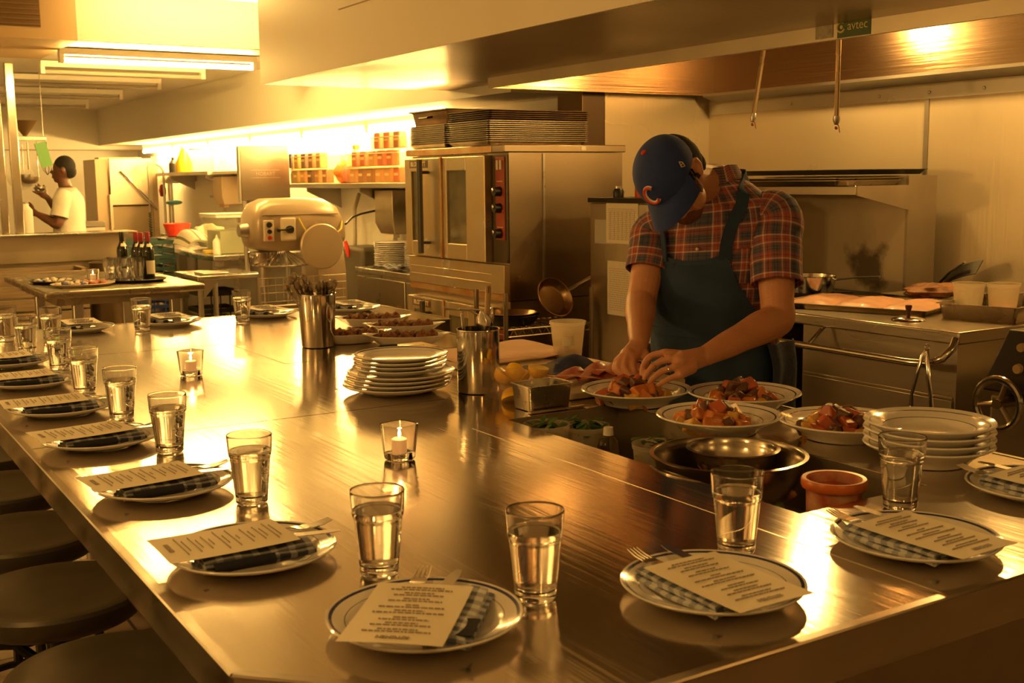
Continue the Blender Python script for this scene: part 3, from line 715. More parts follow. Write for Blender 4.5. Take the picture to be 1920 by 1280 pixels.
# ---------------------------------------------------------------- utensil tin
tc_ = Vector((1.682, 2.880, ZT))
tin = tag(obj('utensil_tin', MB().lathe([(0, 0), (.060, 0), (.062, .003), (.0625, .180), (.065, .182), (.0645, .185), (.060, .184), (.0595, .004), (0, .003)], 40), steel('tin_steel', (.66, .63, .58), .14, rvar=.05, var=.25, vscale=14), smooth=40), 'tall bright steel tin of kitchen tools beside the lemons', 'tin'); tin.location = tc_
def tool(name, lab, cat, low, top, geo, m):
    b = MB(); d = Vector(top)-Vector(low); R = d.to_track_quat('Z', 'Y').to_matrix().to_4x4(); b.T = R; geo(b, d.length)
    o = tag(obj(name, b, m, smooth=50), lab, cat); o.location = low; return o
def g_spat(b, L):
    b.tube([(0, 0, 0), (0, 0, L*.62)], .004, 8)
    for k in range(5): b.tube([(-.03+.015*k, 0, L*.64), (-.034+.017*k, 0, L)], .0025, 6, flat=.6)
    b.tube([(-.035, 0, L), (.035, 0, L)], .003, 6); b.tube([(-.031, 0, L*.64), (.031, 0, L*.64)], .004, 6)
tool('slotted_turner', 'slotted turner with its blade up in the steel tin', 'utensil', tc_+Vector((-.02, .02, .01)), tc_+Vector((-.035, .03, .232)), g_spat, CUT)
def g_spoon(b, L):
    b.tube([(0, 0, 0), (0, 0, L*.75)], .004, 8, flat=.5); b.sheet(lambda u, v: ((u-.5)*.05*math.sin(PI*min(.95, max(.1, v))), .010*(2*u-1)**2*math.sin(PI*v), L*.72+v*L*.3), 8, 8, .0015)
tool('serving_spoon', 'steel serving spoon standing bowl-up in the steel tin', 'utensil', tc_+Vector((.01, -.02, .01)), tc_+Vector((-.004, -.028, .235)), g_spoon, CUT)
def g_peel(b, L): b.tube([(0, 0, 0), (0, 0, L)], .009, 8, flat=.3); b.cbox((0, 0, L*.98), (.022, .006, .02))
tool('long_handled_turner', 'brown long handle rising highest from the steel tin', 'utensil', tc_+Vector((.02, .0, .01)), tc_+Vector((.030, -.012, .305)), g_peel, mat('worn_steel_handle', (.36, .26, .17), .4, .8))
def g_tong(b, L):
    for s in (-1, 1):
        b.tube([(s*.012, 0, 0), (s*.011, 0, L*.8)], .006, 8, flat=.3); b.blob((s*.012, 0, L*.93), (.014, .010, .028), 3, .2)
tool('serving_tongs', 'tongs with scalloped steel tips up in the steel tin', 'utensil', tc_+Vector((.03, .01, .01)), tc_+Vector((.044, .006, .232)), g_tong, CHROME)
# ---------------------------------------------------------------- lemons, pan, board
CLEAR = plastic_mat('clear_plastic', (.96, .92, .86), .93, .10)
CLOUD = plastic_mat('cloudy_plastic', (.92, .87, .78), .66, .35)
def pan_loft(w, l, h, t=.0025, rim=.008, tp=.010):
    def rr(a, c, z, n=6, r=.014):
        out = []
        for (sx, sy, a0) in ((1, 1, 0), (-1, 1, 90), (-1, -1, 180), (1, -1, 270)):
            for k in range(n): 
                an = D(a0+90*k/(n-1)); out.append((sx*(a-r)+r*math.cos(an), sy*(c-r)+r*math.sin(an), z))
        return out
    a, c = w/2, l/2
    return MB().loft([rr(a-tp, c-tp, 0), rr(a-tp*.9, c-tp*.9, .002), rr(a, c, h-.003), rr(a+rim, c+rim, h-.002), rr(a+rim, c+rim, h), rr(a-t, c-t, h-.0005), rr(a-tp-t, c-tp-t, t)])
lt = tag(obj('lemon_tub', pan_loft(.172, .150, .100, rim=.008), CLEAR, smooth=40), 'clear plastic tub of lemon halves beside the steel tin', 'tub'); LT = Vector((1.725, 2.735, ZT)); lt.location = LT
LEM = mat('lemon_peel', (.88, .55, .008), .4, var=.2, vscale=20, bump=.25, bscale=220); LEMF = mat('lemon_flesh', (.90, .66, .08), .3, var=.25, vscale=60)
def mk_lemon():
    b = MB().lathe([(0, 0), (.012, .001), (.024, .010), (.0295, .024), (.030, .034), (.028, .0345), (.027, .034), (0, .033)], 24, mis=[0, 0, 0, 0, 0, 1, 1]); return obj('lemon_half', b, [LEM, LEMF], smooth=40)
for k, (p, e, w) in enumerate((((-.045, -.035, .034), (2.6, .2, 0), 'lemon half, cut side down at the near corner of the tub'), ((.035, -.038, .036), (2.9, -.3, 1), 'lemon half at the near right of the tub bottom'),
        ((-.040, .036, .040), (.4, .5, 0), 'lemon half against the tin side of the tub'), ((.028, .034, .036), (2.5, .4, 2), 'lemon half at the far bottom corner of the tub'),
        ((.046, -.030, .052), (.15, .12, 0), 'cut lemon half facing up, right front of the tub heap'), ((.012, .030, .062), (2.3, .6, 1), 'round lemon half topmost at the back of the tub'), ((-.022, .0, .058), (1.2, .2, 2), 'lemon half tipped on edge in the middle of the tub'))):
    o = put('lemon', mk_lemon, LT+Vector(p), 0, w, 'lemon', 'lemon halves in the tub'); o.rotation_euler = e
sp = tag(obj('steel_pan', pan_loft(.140, .100, .068, rim=.004, tp=.006), steel('pan_steel', (.50, .47, .42), .3, var=.3, vscale=20), smooth=40), 'small deep steel pan before the lemon tub', 'pan'); sp.location = (1.700, 2.572, ZT)
tag(obj('salt_heap', MB().blob((1.70, 2.572, ZT+.028), (.050, .032, .026), 4, .12), mat('grey_salt', (.45, .42, .38), .9), smooth=60), 'pale heap of salt inside the small steel pan', 'salt')
BOARD = mat('poly_board', (.74, .62, .46), .5, var=.12, vscale=6)
cb = tag(obj('cutting_board', MB().box(1.815, 2.60, ZT, 2.235, 3.46, ZT+.020), BOARD, bevel=.004), 'cream cutting board under the ham and the blue cloth', 'board')
tag(obj('well_lip_strip', MB().box(1.62, 2.505, ZT-.0005, 1.80, 2.520, ZT+.004), mat('steel_lip', (.55, .44, .34), .3, 1.), bevel=.001), 'thin steel strip at the well edge below the small pan', 'strip')
ZB = ZT+.0205
PINK = mat('butcher_paper', (.74, .50, .36), .8, var=.12, vscale=10, bump=.3, bscale=18)
tag(obj('paper_sheet', MB().sheet(lambda u, v: (1.80+.42*u, 3.12+.36*v, ZB+.006+.006*noise.noise(Vector((u*4, v*3, 2)))+.010*u), 16, 14, .0035), PINK, smooth=60), 'pink butcher paper folded flat at the back of the cutting board', 'paper')
BLUEC = mat('blue_cloth', (.035, .050, .14), .9, var=.3, vscale=30, bump=.5, bscale=240)
def clothf(u, v):
    x, y = (u-.5), (v-.5); r2 = (x*x*5.2+y*y*5.2); h = .058*math.exp(-r2*1.9)*(1+.35*noise.noise(Vector((u*3.2, v*3.2, 5))))
    return (2.045+.24*x, 2.925+.22*y, ZB+.002+max(0, h-.012)+.006*abs(noise.noise(Vector((u*6, v*6, 1)))))
tag(obj('kitchen_cloth', MB().sheet(clothf, 26, 24, .004), BLUEC, smooth=70), 'crumpled blue cloth on the cutting board', 'cloth')
HAM = mat('cured_ham', (.40, .075, .05), .38, var=.6, vscale=18, var2=(.62, .33, .24), coat=.25)
hams = [((1.905, 2.735), .3, 'cured ham slice nearest the steel pan'), ((1.985, 2.700), -.2, 'cured ham slice in the middle of the row'), ((2.035, 2.775), .5, 'cured ham slice folded behind the middle one'), ((2.095, 2.715), .1, 'cured ham slice nearest the chef\'s hand')]
def mk_ham(): return obj('ham_slice', MB().sheet(lambda u, v: ((u-.5)*.16, (v-.5)*.085*(1+.2*math.sin(5*u)), .012+.009*math.sin(7*u+2*v)+.008*math.sin(9*v)*u), 16, 10, .0022), HAM, smooth=70)
for p, a, lab in hams: put('ham', mk_ham, (*p, ZB+.001+.004*len(lab) % .01), a, lab, 'ham', 'cured ham slices on the board')
def deli_geo(b, r0, r1, h, t=.0016):
    return b.lathe([(0, 0), (r0-.003, 0), (r0, .003), (r1-.003, h-.014), (r1, h-.012), (r1+.0005, h-.003), (r1+.0015, h-.001), (r1+.001, h), (r1-t*1.5, h-.001), (r1-.003-t, h-.014), (r0-t, .004), (0, .003)], 36)
dl = thing('deli_tub', 'cloudy tall plastic tub with scraps in its bottom, right end of the board', 'tub', (2.175, 3.13, ZB)); obj('tub_wall', deli_geo(MB(), .046, .060, .125), CLOUD, dl, smooth=40)
obj('paper_label', MB().sheet(lambda u, v: (-.0535*math.sin(.2+.75*u)-.0005*0+.0, -.0535*math.cos(.2+.75*u), .048+.032*v), 8, 2, .0006), PAPER, dl)
for k in range(5): obj('scrap', MB().blob((.020*math.cos(k*1.3), .020*math.sin(k*1.3), .018+.011*(k % 2)), (.016, .015, .013), k, .25), mat('onion_scrap', (.30, .12, .07), .4, var=.5, vscale=60), dl, smooth=60)
yb = thing('mustard_tub', 'yellow tub half hidden behind the tall plate stack', 'tub', (1.640, 3.235, ZT)); obj('tub_wall', MB().loft([[(x*.062, y*.05, 0) for x, y in ((1, 1), (-1, 1), (-1, -1), (1, -1))], [(x*.070, y*.056, .088) for x, y in ((1, 1), (-1, 1), (-1, -1), (1, -1))]]), mat('yellow_card', (.62, .37, .04), .5, var=.15), yb, smooth=0, bevel=.006)
obj('lid', MB().box(-.073, -.059, .088, .073, .059, .096), mat('yellow_lid', (.68, .46, .10), .4), yb, bevel=.003)
kn = thing('paring_knife', 'small black handled knife lying on the yellow tub', 'knife', (1.60, 3.20, ZT+.0965), D(-30)); obj('handle', MB().tube([(-.075, 0, .007), (-.02, 0, .008)], [.007, .008], 8, flat=.7), DARK, kn); obj('blade', MB().sheet(lambda u, v: (-.02+.085*u, (v-.5)*.014*(1-.6*u), .007), 8, 2, .0012), CUT, kn)
tag(obj('blue_packet', MB().box(1.735, 3.34, ZT, 1.80, 3.46, ZT+.02), mat('blue_foil', (.04, .06, .20), .4), bevel=.004), 'flat blue packet between the yellow tub and the steel tin', 'packet')
# ---------------------------------------------------------------- in the well
ZWL = .7755
LEAF = mat('green_leaf', (.05, .13, .02), .45, var=.5, vscale=30)
def leafy(b, n, R, z0, z1, s, rn):
    for k in range(n):
        a = rn.uniform(0, 6.3); r = R*math.sqrt(rn.random()); c = Vector((r*math.cos(a), r*math.sin(a), rn.uniform(z0, z1))); an = rn.uniform(0, 6.3); up = rn.uniform(-.5, .9)
        d = Vector((math.cos(an), math.sin(an), up)).normalized(); w = d.cross(Vector((0, 0, 1))).normalized(); L_ = s*rn.uniform(.7, 1.3)
        b.sheet(lambda u, v: c+d*(L_*u)+w*((v-.5)*L_*.55*math.sin(PI*min(.98, max(.04, u))))+Vector((0, 0, -.25*L_*u*u)), 5, 2, .0008)
    return b
rl = random.Random(9)
def herb_tub(loc, lab, r=.055, h=.10, m=CLOUD):
    t = thing('herb_tub', lab, 'tub', loc); obj('tub_wall', deli_geo(MB(), r*.86, r, h), m, t, smooth=40)
    f = obj('herbs', leafy(MB(), 60, r*.72, h*.55, h*1.12, .034, rl), LEAF, t, smooth=60); f['kind'] = 'stuff'; return t
herb_tub((1.612, 2.418, ZWL), 'plastic tub heaped with green leaves at the far end of the well', .060, .128)
herb_tub((1.715, 2.385, ZWL), 'second leafy tub in the far end of the well, nearer the ham', .060, .118)
herb_tub((1.765, 2.160, ZWL), 'low round tub of green herbs left of the big mixing bowl', .060, .105)
bo = thing('oil_bottle', 'clear squeeze bottle with a white cap inside the well', 'bottle', (1.700, 2.270, ZWL)); obj('bottle_body', MB().lathe([(0, 0), (.026, 0), (.028, .004), (.028, .085), (.022, .102), (.012, .110), (.011, .118), (0, .118)], 24), glass_mat('bottle_plastic', (.85, .75, .6), 1.3, .1), bo, smooth=40)
obj('cap', MB().cyl((0, 0, .114), (0, 0, .134), .0135, .012, 16), mat('white_cap', (.7, .66, .6), .4), bo)
BOWLST = steel('bowl_steel', (.58, .52, .44), .20, rvar=.06, var=.2, vscale=14)
def bowl_geo(R, h, t=.0015):
    o = [(R*math.sin(a)*1.0, h*(1-math.cos(a))) for a in (PI/2*k/10 for k in range(11))]
    prof = [(0, 0)]+[(r, z) for r, z in o[1:]]+[(R+.010, h+.001), (R+.011, h+.004), (R+.002, h+.005)]+[(max(0, r-t), z+t) for r, z in o[::-1]]
    prof[-1] = (0, t); return MB().lathe(prof, 48)
mbw = tag(obj('mixing_bowl', bowl_geo(.163, .142), BOWLST, smooth=50), 'big steel mixing bowl sunk in the island well', 'bowl'); mbw.location = (1.720, 1.855, .7765)
mbw2 = tag(obj('small_bowl', bowl_geo(.094, .072), BOWLST, smooth=50), 'small steel bowl standing inside the big mixing bowl', 'bowl'); mbw2.location = (1.757, 1.880, .850)
vg = thing('squash_slice', 'pale green slice lying in the small steel bowl', 'vegetable', (1.770, 1.900, .8605)); obj('flesh', MB().lathe([(0, 0), (.028, 0), (.030, .006), (0, .010)], 18), mat('cucumber_flesh', (.45, .50, .12), .4), vg); obj('rind', MB().lathe([(.0282, -.0005), (.031, .001), (.0312, .006), (.029, .0075)], 18), mat('cucumber_rind', (.12, .22, .03), .4), vg)
SL = [mat('slice_green', (.20, .26, .05), .35, var=.3), mat('slice_orange', (.55, .24, .04), .35, var=.3)]
def mk_sl(): return obj('vegetable_slice', MB().blob((0, 0, 0), (.022, .018, .008), 3, .2), SL[0], smooth=60)
ps = [obj('vegetable_slice', MB().blob((0, 0, 0), (.022, .018, .009), 3, .2), SL[0], smooth=60), obj('vegetable_slice', MB().blob((0, 0, 0), (.019, .017, .010), 5, .2), SL[1], smooth=60)]
for k in range(20):
    a = 2*PI*k/20; rr = .100+.014*(k % 3); q = k % 2; loc = (1.720+rr*math.cos(a), 1.850+rr*math.sin(a), .7765+.142*(1-math.sqrt(max(0, 1-(rr/.163)**2)))+.011)
    lab = ('green' if q == 0 else 'orange')+' vegetable slice at the bottom of the big mixing bowl'; g = lab.replace('slice', 'slices')
    if k < 2: o = ps[q]; o.location = loc; tag(o, lab, 'vegetable', g)
    else: o = dup(ps[q], loc, k, lab, g)
    o.rotation_euler = (.5*math.sin(a), -.5*math.cos(a), k)
sa = thing('sauce_tub', 'red stained plastic tub of sauce at the near end of the well', 'tub', (1.715, 1.545, ZWL))
STAIN = mat('sauce_stained_plastic', (.68, .40, .25), .25, var=1, vscale=24, var2=(.36, .05, .015), coat=.3)
obj('tub_wall', deli_geo(MB(), .052, .0575, .158, .0025), STAIN, sa, smooth=40)
obj('rim', MB().lathe([(.0565, .140), (.0625, .141), (.0645, .146), (.0645, .156), (.062, .160), (.0545, .159), (.0545, .140)], 40), mat('orange_lid_rim', (.60, .15, .03), .3, var=.3, vscale=30), sa, smooth=50)
obj('sauce', MB().lathe([(0, .130), (.0525, .130), (.0525, .138), (.02, .142), (0, .141)], 28), mat('red_sauce', (.33, .035, .012), .15, var=.4, vscale=18), sa)
# ================================================================ cooking line
def box_thing(name, lab, cat, x0, y0, z0, x1, y1, z1):
    return thing(name, lab, cat, (x0, y0, z0))
def at0(t):
    q = MB(); q.T = Matrix.Translation(-t.location); return q
RST = warp_steel('range_sheet_steel', (.62, .56, .48), .30, (1, .08, 1), .08, 1.6, .2)
RSTD = mat('range_dark_steel', (.40, .34, .27), .40, .6, var=.3, vscale=3)
BURNT = mat('burnt_steel', (.55, .47, .36), .38, .9, var=.85, vscale=3.2, var2=(.50, .40, .26), rvar=.06)
def burnt_mat():
    m = mat('backguard_steel', (.58, .50, .38), .36, .45, var=.3, vscale=3, stretch=(1, 1, .5)).copy(); nt = m.node_tree; N = nt.nodes; L = nt.links; b = N['Principled BSDF']
    tc = N.new('ShaderNodeTexCoord'); vm = N.new('ShaderNodeVectorMath'); vm.operation = 'DISTANCE'; L.new(tc.outputs['Object'], vm.inputs[0]); vm.inputs[1].default_value = (0, .22, .115)
    nz = N.new('ShaderNodeTexNoise'); nz.inputs['Scale'].default_value = 9; nz.inputs['Detail'].default_value = 8; L.new(tc.outputs['Object'], nz.inputs['Vector'])
    ad = N.new('ShaderNodeMath'); ad.operation = 'MULTIPLY_ADD'; L.new(nz.outputs['Fac'], ad.inputs[0]); ad.inputs[1].default_value = -.42; L.new(vm.outputs['Value'], ad.inputs[2])
    mr = N.new('ShaderNodeMapRange'); mr.inputs[1].default_value = -.15; mr.inputs[2].default_value = -.06; mr.inputs[3].default_value = .8; mr.inputs[4].default_value = 0; L.new(ad.outputs[0], mr.inputs[0])
    mx = N.new('ShaderNodeMix'); mx.data_type = 'RGBA'; L.new(mr.outputs[0], mx.inputs['Factor'])
    old = b.inputs['Base Color'].links[0].from_socket; L.new(old, mx.inputs[6]); mx.inputs[7].default_value = (.035, .022, .012, 1); L.new(mx.outputs[2], b.inputs['Base Color'])
    return m
GR = thing('griddle_stand', 'stainless griddle stand with a round front rail, right of the chef', 'griddle', (3.45, 2.56, 0))
b = at0(GR); b.box(3.45, 2.56, .93, 4.46, 3.42, .975); obj('worktop', b, RST, GR, bevel=.006)
b = at0(GR); b.box(3.50, 2.60, .15, 4.40, 3.34, .93); obj('body', b, RST, GR, smooth=0)
b = at0(GR); b.box(3.494, 2.61, .72, 3.50, 3.33, .732).box(3.488, 2.61, .18, 3.50, 3.33, .72); obj('front_panel', b, RST, GR, bevel=.004)
b = at0(GR); b.tube([(3.375, 3.50, .862), (3.375, 2.72, .858), (3.378, 2.63, .862), (3.40, 2.585, .885), (3.43, 2.57, .92), (3.455, 2.575, .95)], .014, 12); b.cyl((3.375, 3.2, .86), (3.47, 3.2, .93), .008, n=8); obj('front_rail', b, CHROME, GR)
for x in (3.56, 4.3):
    for y in (2.68, 3.26): obj('leg', (lambda q: q.cyl((x, y, 0), (x, y, .15), .025, n=12))(at0(GR)), STEELV, GR)
RG = thing('gas_range', 'black topped gas range with a tall steel backguard behind the chef', 'range', (3.45, 3.43, 0))
b = at0(RG); b.box(3.47, 3.43, .12, 4.40, 4.27, .90); obj('body', b, RST, RG, smooth=0)
b = at0(RG); b.box(3.45, 3.43, .90, 4.40, 4.27, .968); obj('cooktop', b, BLACKM, RG, bevel=.006)
b = at0(RG); b.box(3.435, 3.43, .74, 3.47, 4.27, .88); obj('control_panel', b, mat('pale_enamel_panel', (.62, .58, .50), .35), RG, bevel=.004)
for k, y in enumerate((3.52, 3.7, 3.88, 4.06, 4.21)):
    b = at0(RG); b.cyl((3.435, y, .81), (3.402, y, .81), .021, .018, 16); b.cbox((3.40, y, .81), (.010, .008, .034)); obj('knob', b, DARK, RG)
b = at0(RG); b.box(3.455, 3.47, .20, 3.47, 4.23, .70); dr = obj('oven_door', b, RST, RG, bevel=.005)
b = at0(RG); b.tube([(3.455, 3.55, .66), (3.41, 3.55, .66), (3.41, 4.15, .66), (3.455, 4.15, .66)], .010, 10); obj('door_handle', b, CHROME, dr)
for y in (3.79, 4.09):
    for x in (3.68, 4.1):
        b = at0(RG)
        for k in range(4):
            a = k*PI/2+PI/4; b.box(x-.004+.05*math.cos(a), y-.004+.05*math.sin(a), .968, x+.004+.05*math.cos(a), y+.004+.05*math.sin(a), .985); b.tube([(x+.03*math.cos(a), y+.03*math.sin(a), .984), (x+.13*math.cos(a), y+.13*math.sin(a), .984)], .006, 6)
        obj('burner_grate', b, BLACKM, RG)
b = MB().box(-.04, 0, 0, .0, .92, .568); bg = obj('backguard', b, burnt_mat(), RG, smooth=0); bg.location = (4.46-3.45, 3.60-3.43, .955)
b = at0(RG); b.box(4.42, 3.585, .955, 4.62, 3.60, 1.523); obj('backguard_end', b, RSTD, RG, smooth=0)
b = at0(RG); b.box(4.06, 3.579, 1.435, 4.42, 4.489, 1.478); obj('high_shelf', b, RST, RG, bevel=.004)
for y in (3.57, 4.49):
    b = at0(RG); i = [b.av(p) for p in ((4.06, y, 1.478), (4.42, y, 1.478), (4.42, y, 1.36), (4.06, y, 1.435), (4.06, y+.008, 1.478), (4.42, y+.008, 1.478), (4.42, y+.008, 1.36), (4.06, y+.008, 1.435))]
    for q in ((0, 1, 2, 3), (7, 6, 5, 4), (0, 4, 5, 1), (1, 5, 6, 2), (2, 6, 7, 3), (3, 7, 4, 0)): b.af([i[k] for k in q])
    obj('shelf_bracket', b, RSTD, RG, smooth=0)
# sheet trays
TRAYM = mat('aluminium_tray', (.62, .56, .47), .32, 1., var=.35, vscale=9, rvar=.08)
TRAYD = mat('blackened_tray', (.16, .10, .055), .45, .8, var=.6, vscale=9)
def mk_tray(m=None, w=.43, l=.63, h=.024): 
    b = pan_loft(w, l, h, .0018, .009, .016); return obj('sheet_tray', b, m or TRAYM, smooth=40)
T0 = mk_tray(); T0d = mk_tray(TRAYD)
def nth(k): return ['lowest', 'second', 'third', 'fourth', 'fifth', 'sixth', 'seventh', 'eighth', 'ninth', 'tenth', 'eleventh', 'twelfth', 'thirteenth'][k]
def tray(p, rz, lab, grp=None, proto_=T0, first=[0, 0]):
    i = 0 if proto_ is T0 else 1
    if first[i] == 0: first[i] = 1; o = proto_; o.location = p; o.rotation_euler = (0, 0, rz); return tag(o, lab, 'tray', grp)
    return dup(proto_, p, rz, lab, grp)
for k in range(11): tray((3.432+.0012*(k % 3), 5.418+.001*(k % 2), 1.7012+.0105*k), PI/2, '%s bright sheet tray from the oven top in the near tray stack' % nth(k), 'bright sheet trays in the near stack')
for k in range(5): tray((3.45+.0015*(k % 2), 5.425+.001*(k % 3), 1.8195+.0105*k), PI/2+.003*(k-2), '%s blackened tray on top of the near tray stack' % nth(k), 'blackened trays in the near stack', T0d)
for k in range(11): tray((3.428-.001*(k % 2), 5.873+.0012*(k % 3), 1.7012+.0105*k), PI/2, '%s bright sheet tray from the oven top in the far tray stack' % nth(k), 'bright sheet trays in the far stack')
rp = thing('roasting_pan', 'deep brown roasting pan on the far tray stack', 'pan', (3.43, 5.873, 1.832), PI/2)
obj('pan_body', pan_loft(.42, .60, .075, .002, .006, .012), mat('roast_brown', (.30, .19, .10), .4, .7, var=.4), rp, smooth=40)
obj('pan_handle', MB().tube([(-.05, .305, .045), (-.05, .335, .04), (.05, .335, .04), (.05, .305, .045)], .006, 8), DARK, rp)
obj('pan_cover', MB().box(-.225, -.32, .076, .225, .315, .084), TRAYD, rp, bevel=.002)
shelf_tray = dup(T0, (4.19, 3.93, 1.4795), 0, 'bright sheet tray lying on the range high shelf', 'sheet trays on the high shelf'); dup(T0, (4.19, 3.931, 1.4908), 0, 'second bright sheet tray nested on the one on the high shelf', 'sheet trays on the high shelf')
bt = mk_tray(BLACKM, .46, .86, .024); bt.name = 'black_tray'; bt.location = (4.36, 4.055, 1.528); bt.rotation_euler = (0, 0, 0); tag(bt, 'wide black tray lying over the bright trays on the high shelf', 'tray')
# things on the griddle stand
tt = dup(T0, (3.835, 3.285, .9755), D(18), 'sheet tray of raw pink fillets on the griddle stand', 'none'); del tt['group']
RAW = mat('raw_fish_pink', (.72, .40, .27), .45, var=.25, vscale=14, coat=.15)
def mk_fil(): return obj('raw_fillet', MB().sheet(lambda u, v: ((u-.5)*.372, (v-.5)*.198*(1-.10*(2*u-1)**2), .004+.030*(math.sin(PI*v)*math.sin(PI*u)+1e-4)**.28*(.85+.35*noise.noise(Vector((u*5, v*4, 0))))), 16, 10, .004), RAW, smooth=70)
for k, (dx, dy, w) in enumerate(((-.0, -.205, 'nearest the chef-side corner'), (.0, -.0025, 'in the middle'), (.0, .20, 'at the wall end'))):
    c, s = math.cos(D(18)), math.sin(D(18)); put('fillet', mk_fil, (3.835+dx*c-dy*s, 3.285+dx*s+dy*c, .980), D(18), 'raw pink fillet %s of the griddle tray' % w, 'fish', 'raw fillets on the griddle tray')
t2 = dup(T0, (4.29, 3.30, .9755), 0, 'small sheet tray under the seared meat slab', 'none', (.68, .60, 1)); del t2['group']
SEAR = mat('seared_crust', (.09, .035, .017), .5, var=.7, vscale=18, bump=.8, bscale=50, var2=(.34, .15, .06))
ms = tag(obj('meat_slab', MB().blob((0, 0, 0), (.135, .105, .034), 11, .3, 2.2, 30, 18), SEAR, smooth=70), 'browned seared slab of meat beside the cloudy tubs', 'meat'); ms.location = (4.21, 3.27, 1.020)
hp = tag(obj('hotel_pan', pan_loft(.46, .30, .062, .002, .010, .012), steel('hotel_pan_steel', (.60, .53, .43), .26, var=.3, vscale=10), smooth=40), 'shallow steel hotel pan at the right end of the griddle stand', 'pan'); hp.location = (3.985, 2.775, .9755); hp.rotation_euler = (0, 0, D(14))
for k, (p, lab, c1) in enumerate((((3.905, 2.862, .979), 'left cloudy tub in the hotel pan, green bits showing through', (.10, .16, .03)), ((3.985, 2.765, .979), 'right cloudy tub in the hotel pan, reddish inside', (.45, .17, .08)))):
    d_ = thing('deli_tub', lab, 'tub', p); obj('tub_wall', deli_geo(MB(), .048, .062, .125), CLOUD, d_, smooth=40)
    obj('contents', MB().lathe([(0, .0045), (.044, .0045), (.048, .035), (.03, .044), (0, .042)], 24), mat('tub_contents_%d' % k, c1, .6, var=.5, vscale=60), d_)
for k in range(4): 
    o = put('carrotbit', lambda: obj('carrot_piece', MB().blob((0, 0, 0), (.02, .013, .010), 2, .25), CH['carrot'][0], smooth=60), (4.08+.03*(k % 2), 2.70+.022*k, .992), k, 'orange carrot piece in the hotel pan', 'vegetable', 'carrot pieces in the hotel pan')
sq = thing('small_square_pan', 'small square steel insert in the hotel pan, behind the carrot pieces', 'pan', (4.12, 2.845, .979)); obj('pan_body', pan_loft(.10, .10, .075, .002, .004, .005), STEELV, sq, smooth=40)
pot = thing('pot_lid', 'round steel lid with a dark knob on the griddle stand', 'lid', (3.60, 2.90, .9755)); obj('dome', MB().lathe([(.060, 0), (.064, .002), (.058, .008), (.03, .016), (.008, .018), (0, .018)], 32), CHROME, pot, smooth=50); obj('knob', MB().lathe([(0, .016), (.009, .016), (.007, .03), (.013, .05), (.012, .058), (0, .060)], 16), mat('dark_red_knob', (.10, .025, .015), .4), pot)
sa_ = thing('saucepan', 'steel saucepan half hidden behind the chef\'s elbow', 'pan', (4.0, 3.79, .9915)); obj('pan_body', MB().lathe([(0, .003), (.10, .003), (.10, 0), (.116, .004), (.122, .075), (.125, .077), (.1225, .078), (.119, .076), (.113, .008), (0, .006)], 36), CHROME, sa_, smooth=40); obj('pan_handle', MB().tube([(.06, -.105, .06), (.10, -.20, .075), (.13, -.30, .082)], [.010, .009, .012], 8, flat=.45), STEELV, sa_)
cl = thing('griddle_scraper', 'black bladed scraper leaning by the backguard corner', 'scraper', (4.52, 3.50, .98)); obj('blade', MB().sheet(lambda u, v: (.0+.05*v, -.02-.20*u, .02+.135*u**.6*(1-.2*u)+(v-.5)*.06), 10, 3, .004), DARK, cl); obj('handle', MB().tube([(0, .02, -.003), (.0, -.08, .10), (0, -.16, .15)], [.012, .012, .010], 8, flat=.5), STEELV, cl)
# tongs hanging on the rail
tg = thing('tongs', 'steel tongs hanging over the griddle stand rail', 'tongs', (3.352, 2.615, .875))
for s, lean in ((1, .035), (-1, -.035)):
    b = MB(); b.tube([(0, 0, .042), (-.012, lean*.3, .02), (-.020, lean*.75, -.06), (-.022, lean*1.15, -.12), (-.020, lean*1.2, -.165)], [.007, .009, .009, .008, .011], 8, flat=.4, ref=(0, 1, 0)); b.blob((-.020, lean*1.2, -.178), (.008, .013, .016), 2, .2); obj('tong_arm', b, CHROME, tg)
obj('pull_ring', MB().tube([(.0+.012*math.sin(a*PI/8), 0, .05+.012*math.cos(a*PI/8)) for a in range(17)], .002, 6), CHROME, tg)
# tilting kettle at the right edge
kt = thing('tilting_skillet', 'dark tilting skillet console with a spoked steel handwheel at the right edge', 'skillet', (3.30, 2.02, 0))
b = at0(kt); b.box(3.44, 1.72, .1, 4.3, 2.42, .78); obj('body', b, RSTD, kt, bevel=.01)
b = at0(kt); b.loft([[(3.40, 1.75, .80), (3.40, 2.43, .80), (3.60, 2.43, .781), (3.60, 1.75, .781)], [(3.44, 1.75, 1.01), (3.44, 2.36, 1.01), (3.60, 2.36, 1.01), (3.60, 1.75, 1.01)]]); cn_ = obj('console', b, mat('console_dark', (.035, .032, .032), .35, .3), kt, bevel=.006)
for z, m, w in ((.955, 'dial_cream', .016), (.885, 'dial_amber', .018)):
    b = at0(kt); x = 3.40+.04*(z-.80)/.21; b.cyl((x+.002, 2.30, z), (x-.012, 2.30, z), w, w*.85, 14); obj('dial', b, mat(m, (.55, .40, .20), .4), cn_)
b = at0(kt); b.cbox((3.415, 2.22, .86), (.008, .07, .05)); obj('warning_sticker', b, mat('red_sticker', (.35, .06, .04), .5), cn_, smooth=0)
for x in (3.5, 4.2):
    for y in (1.8, 2.32): obj('leg', (lambda q: q.cyl((x, y, 0), (x, y, .1), .03, n=10))(at0(kt)), STEELV, kt)
b = at0(kt); W = Vector((3.33, 2.312, .775)); b.tube([W+Vector((.0, .083*math.cos(a*PI/16), .083*math.sin(a*PI/16))) for a in range(33)], .0125, 10); wh = obj('handwheel', b, CHROME, kt)
b = at0(kt)
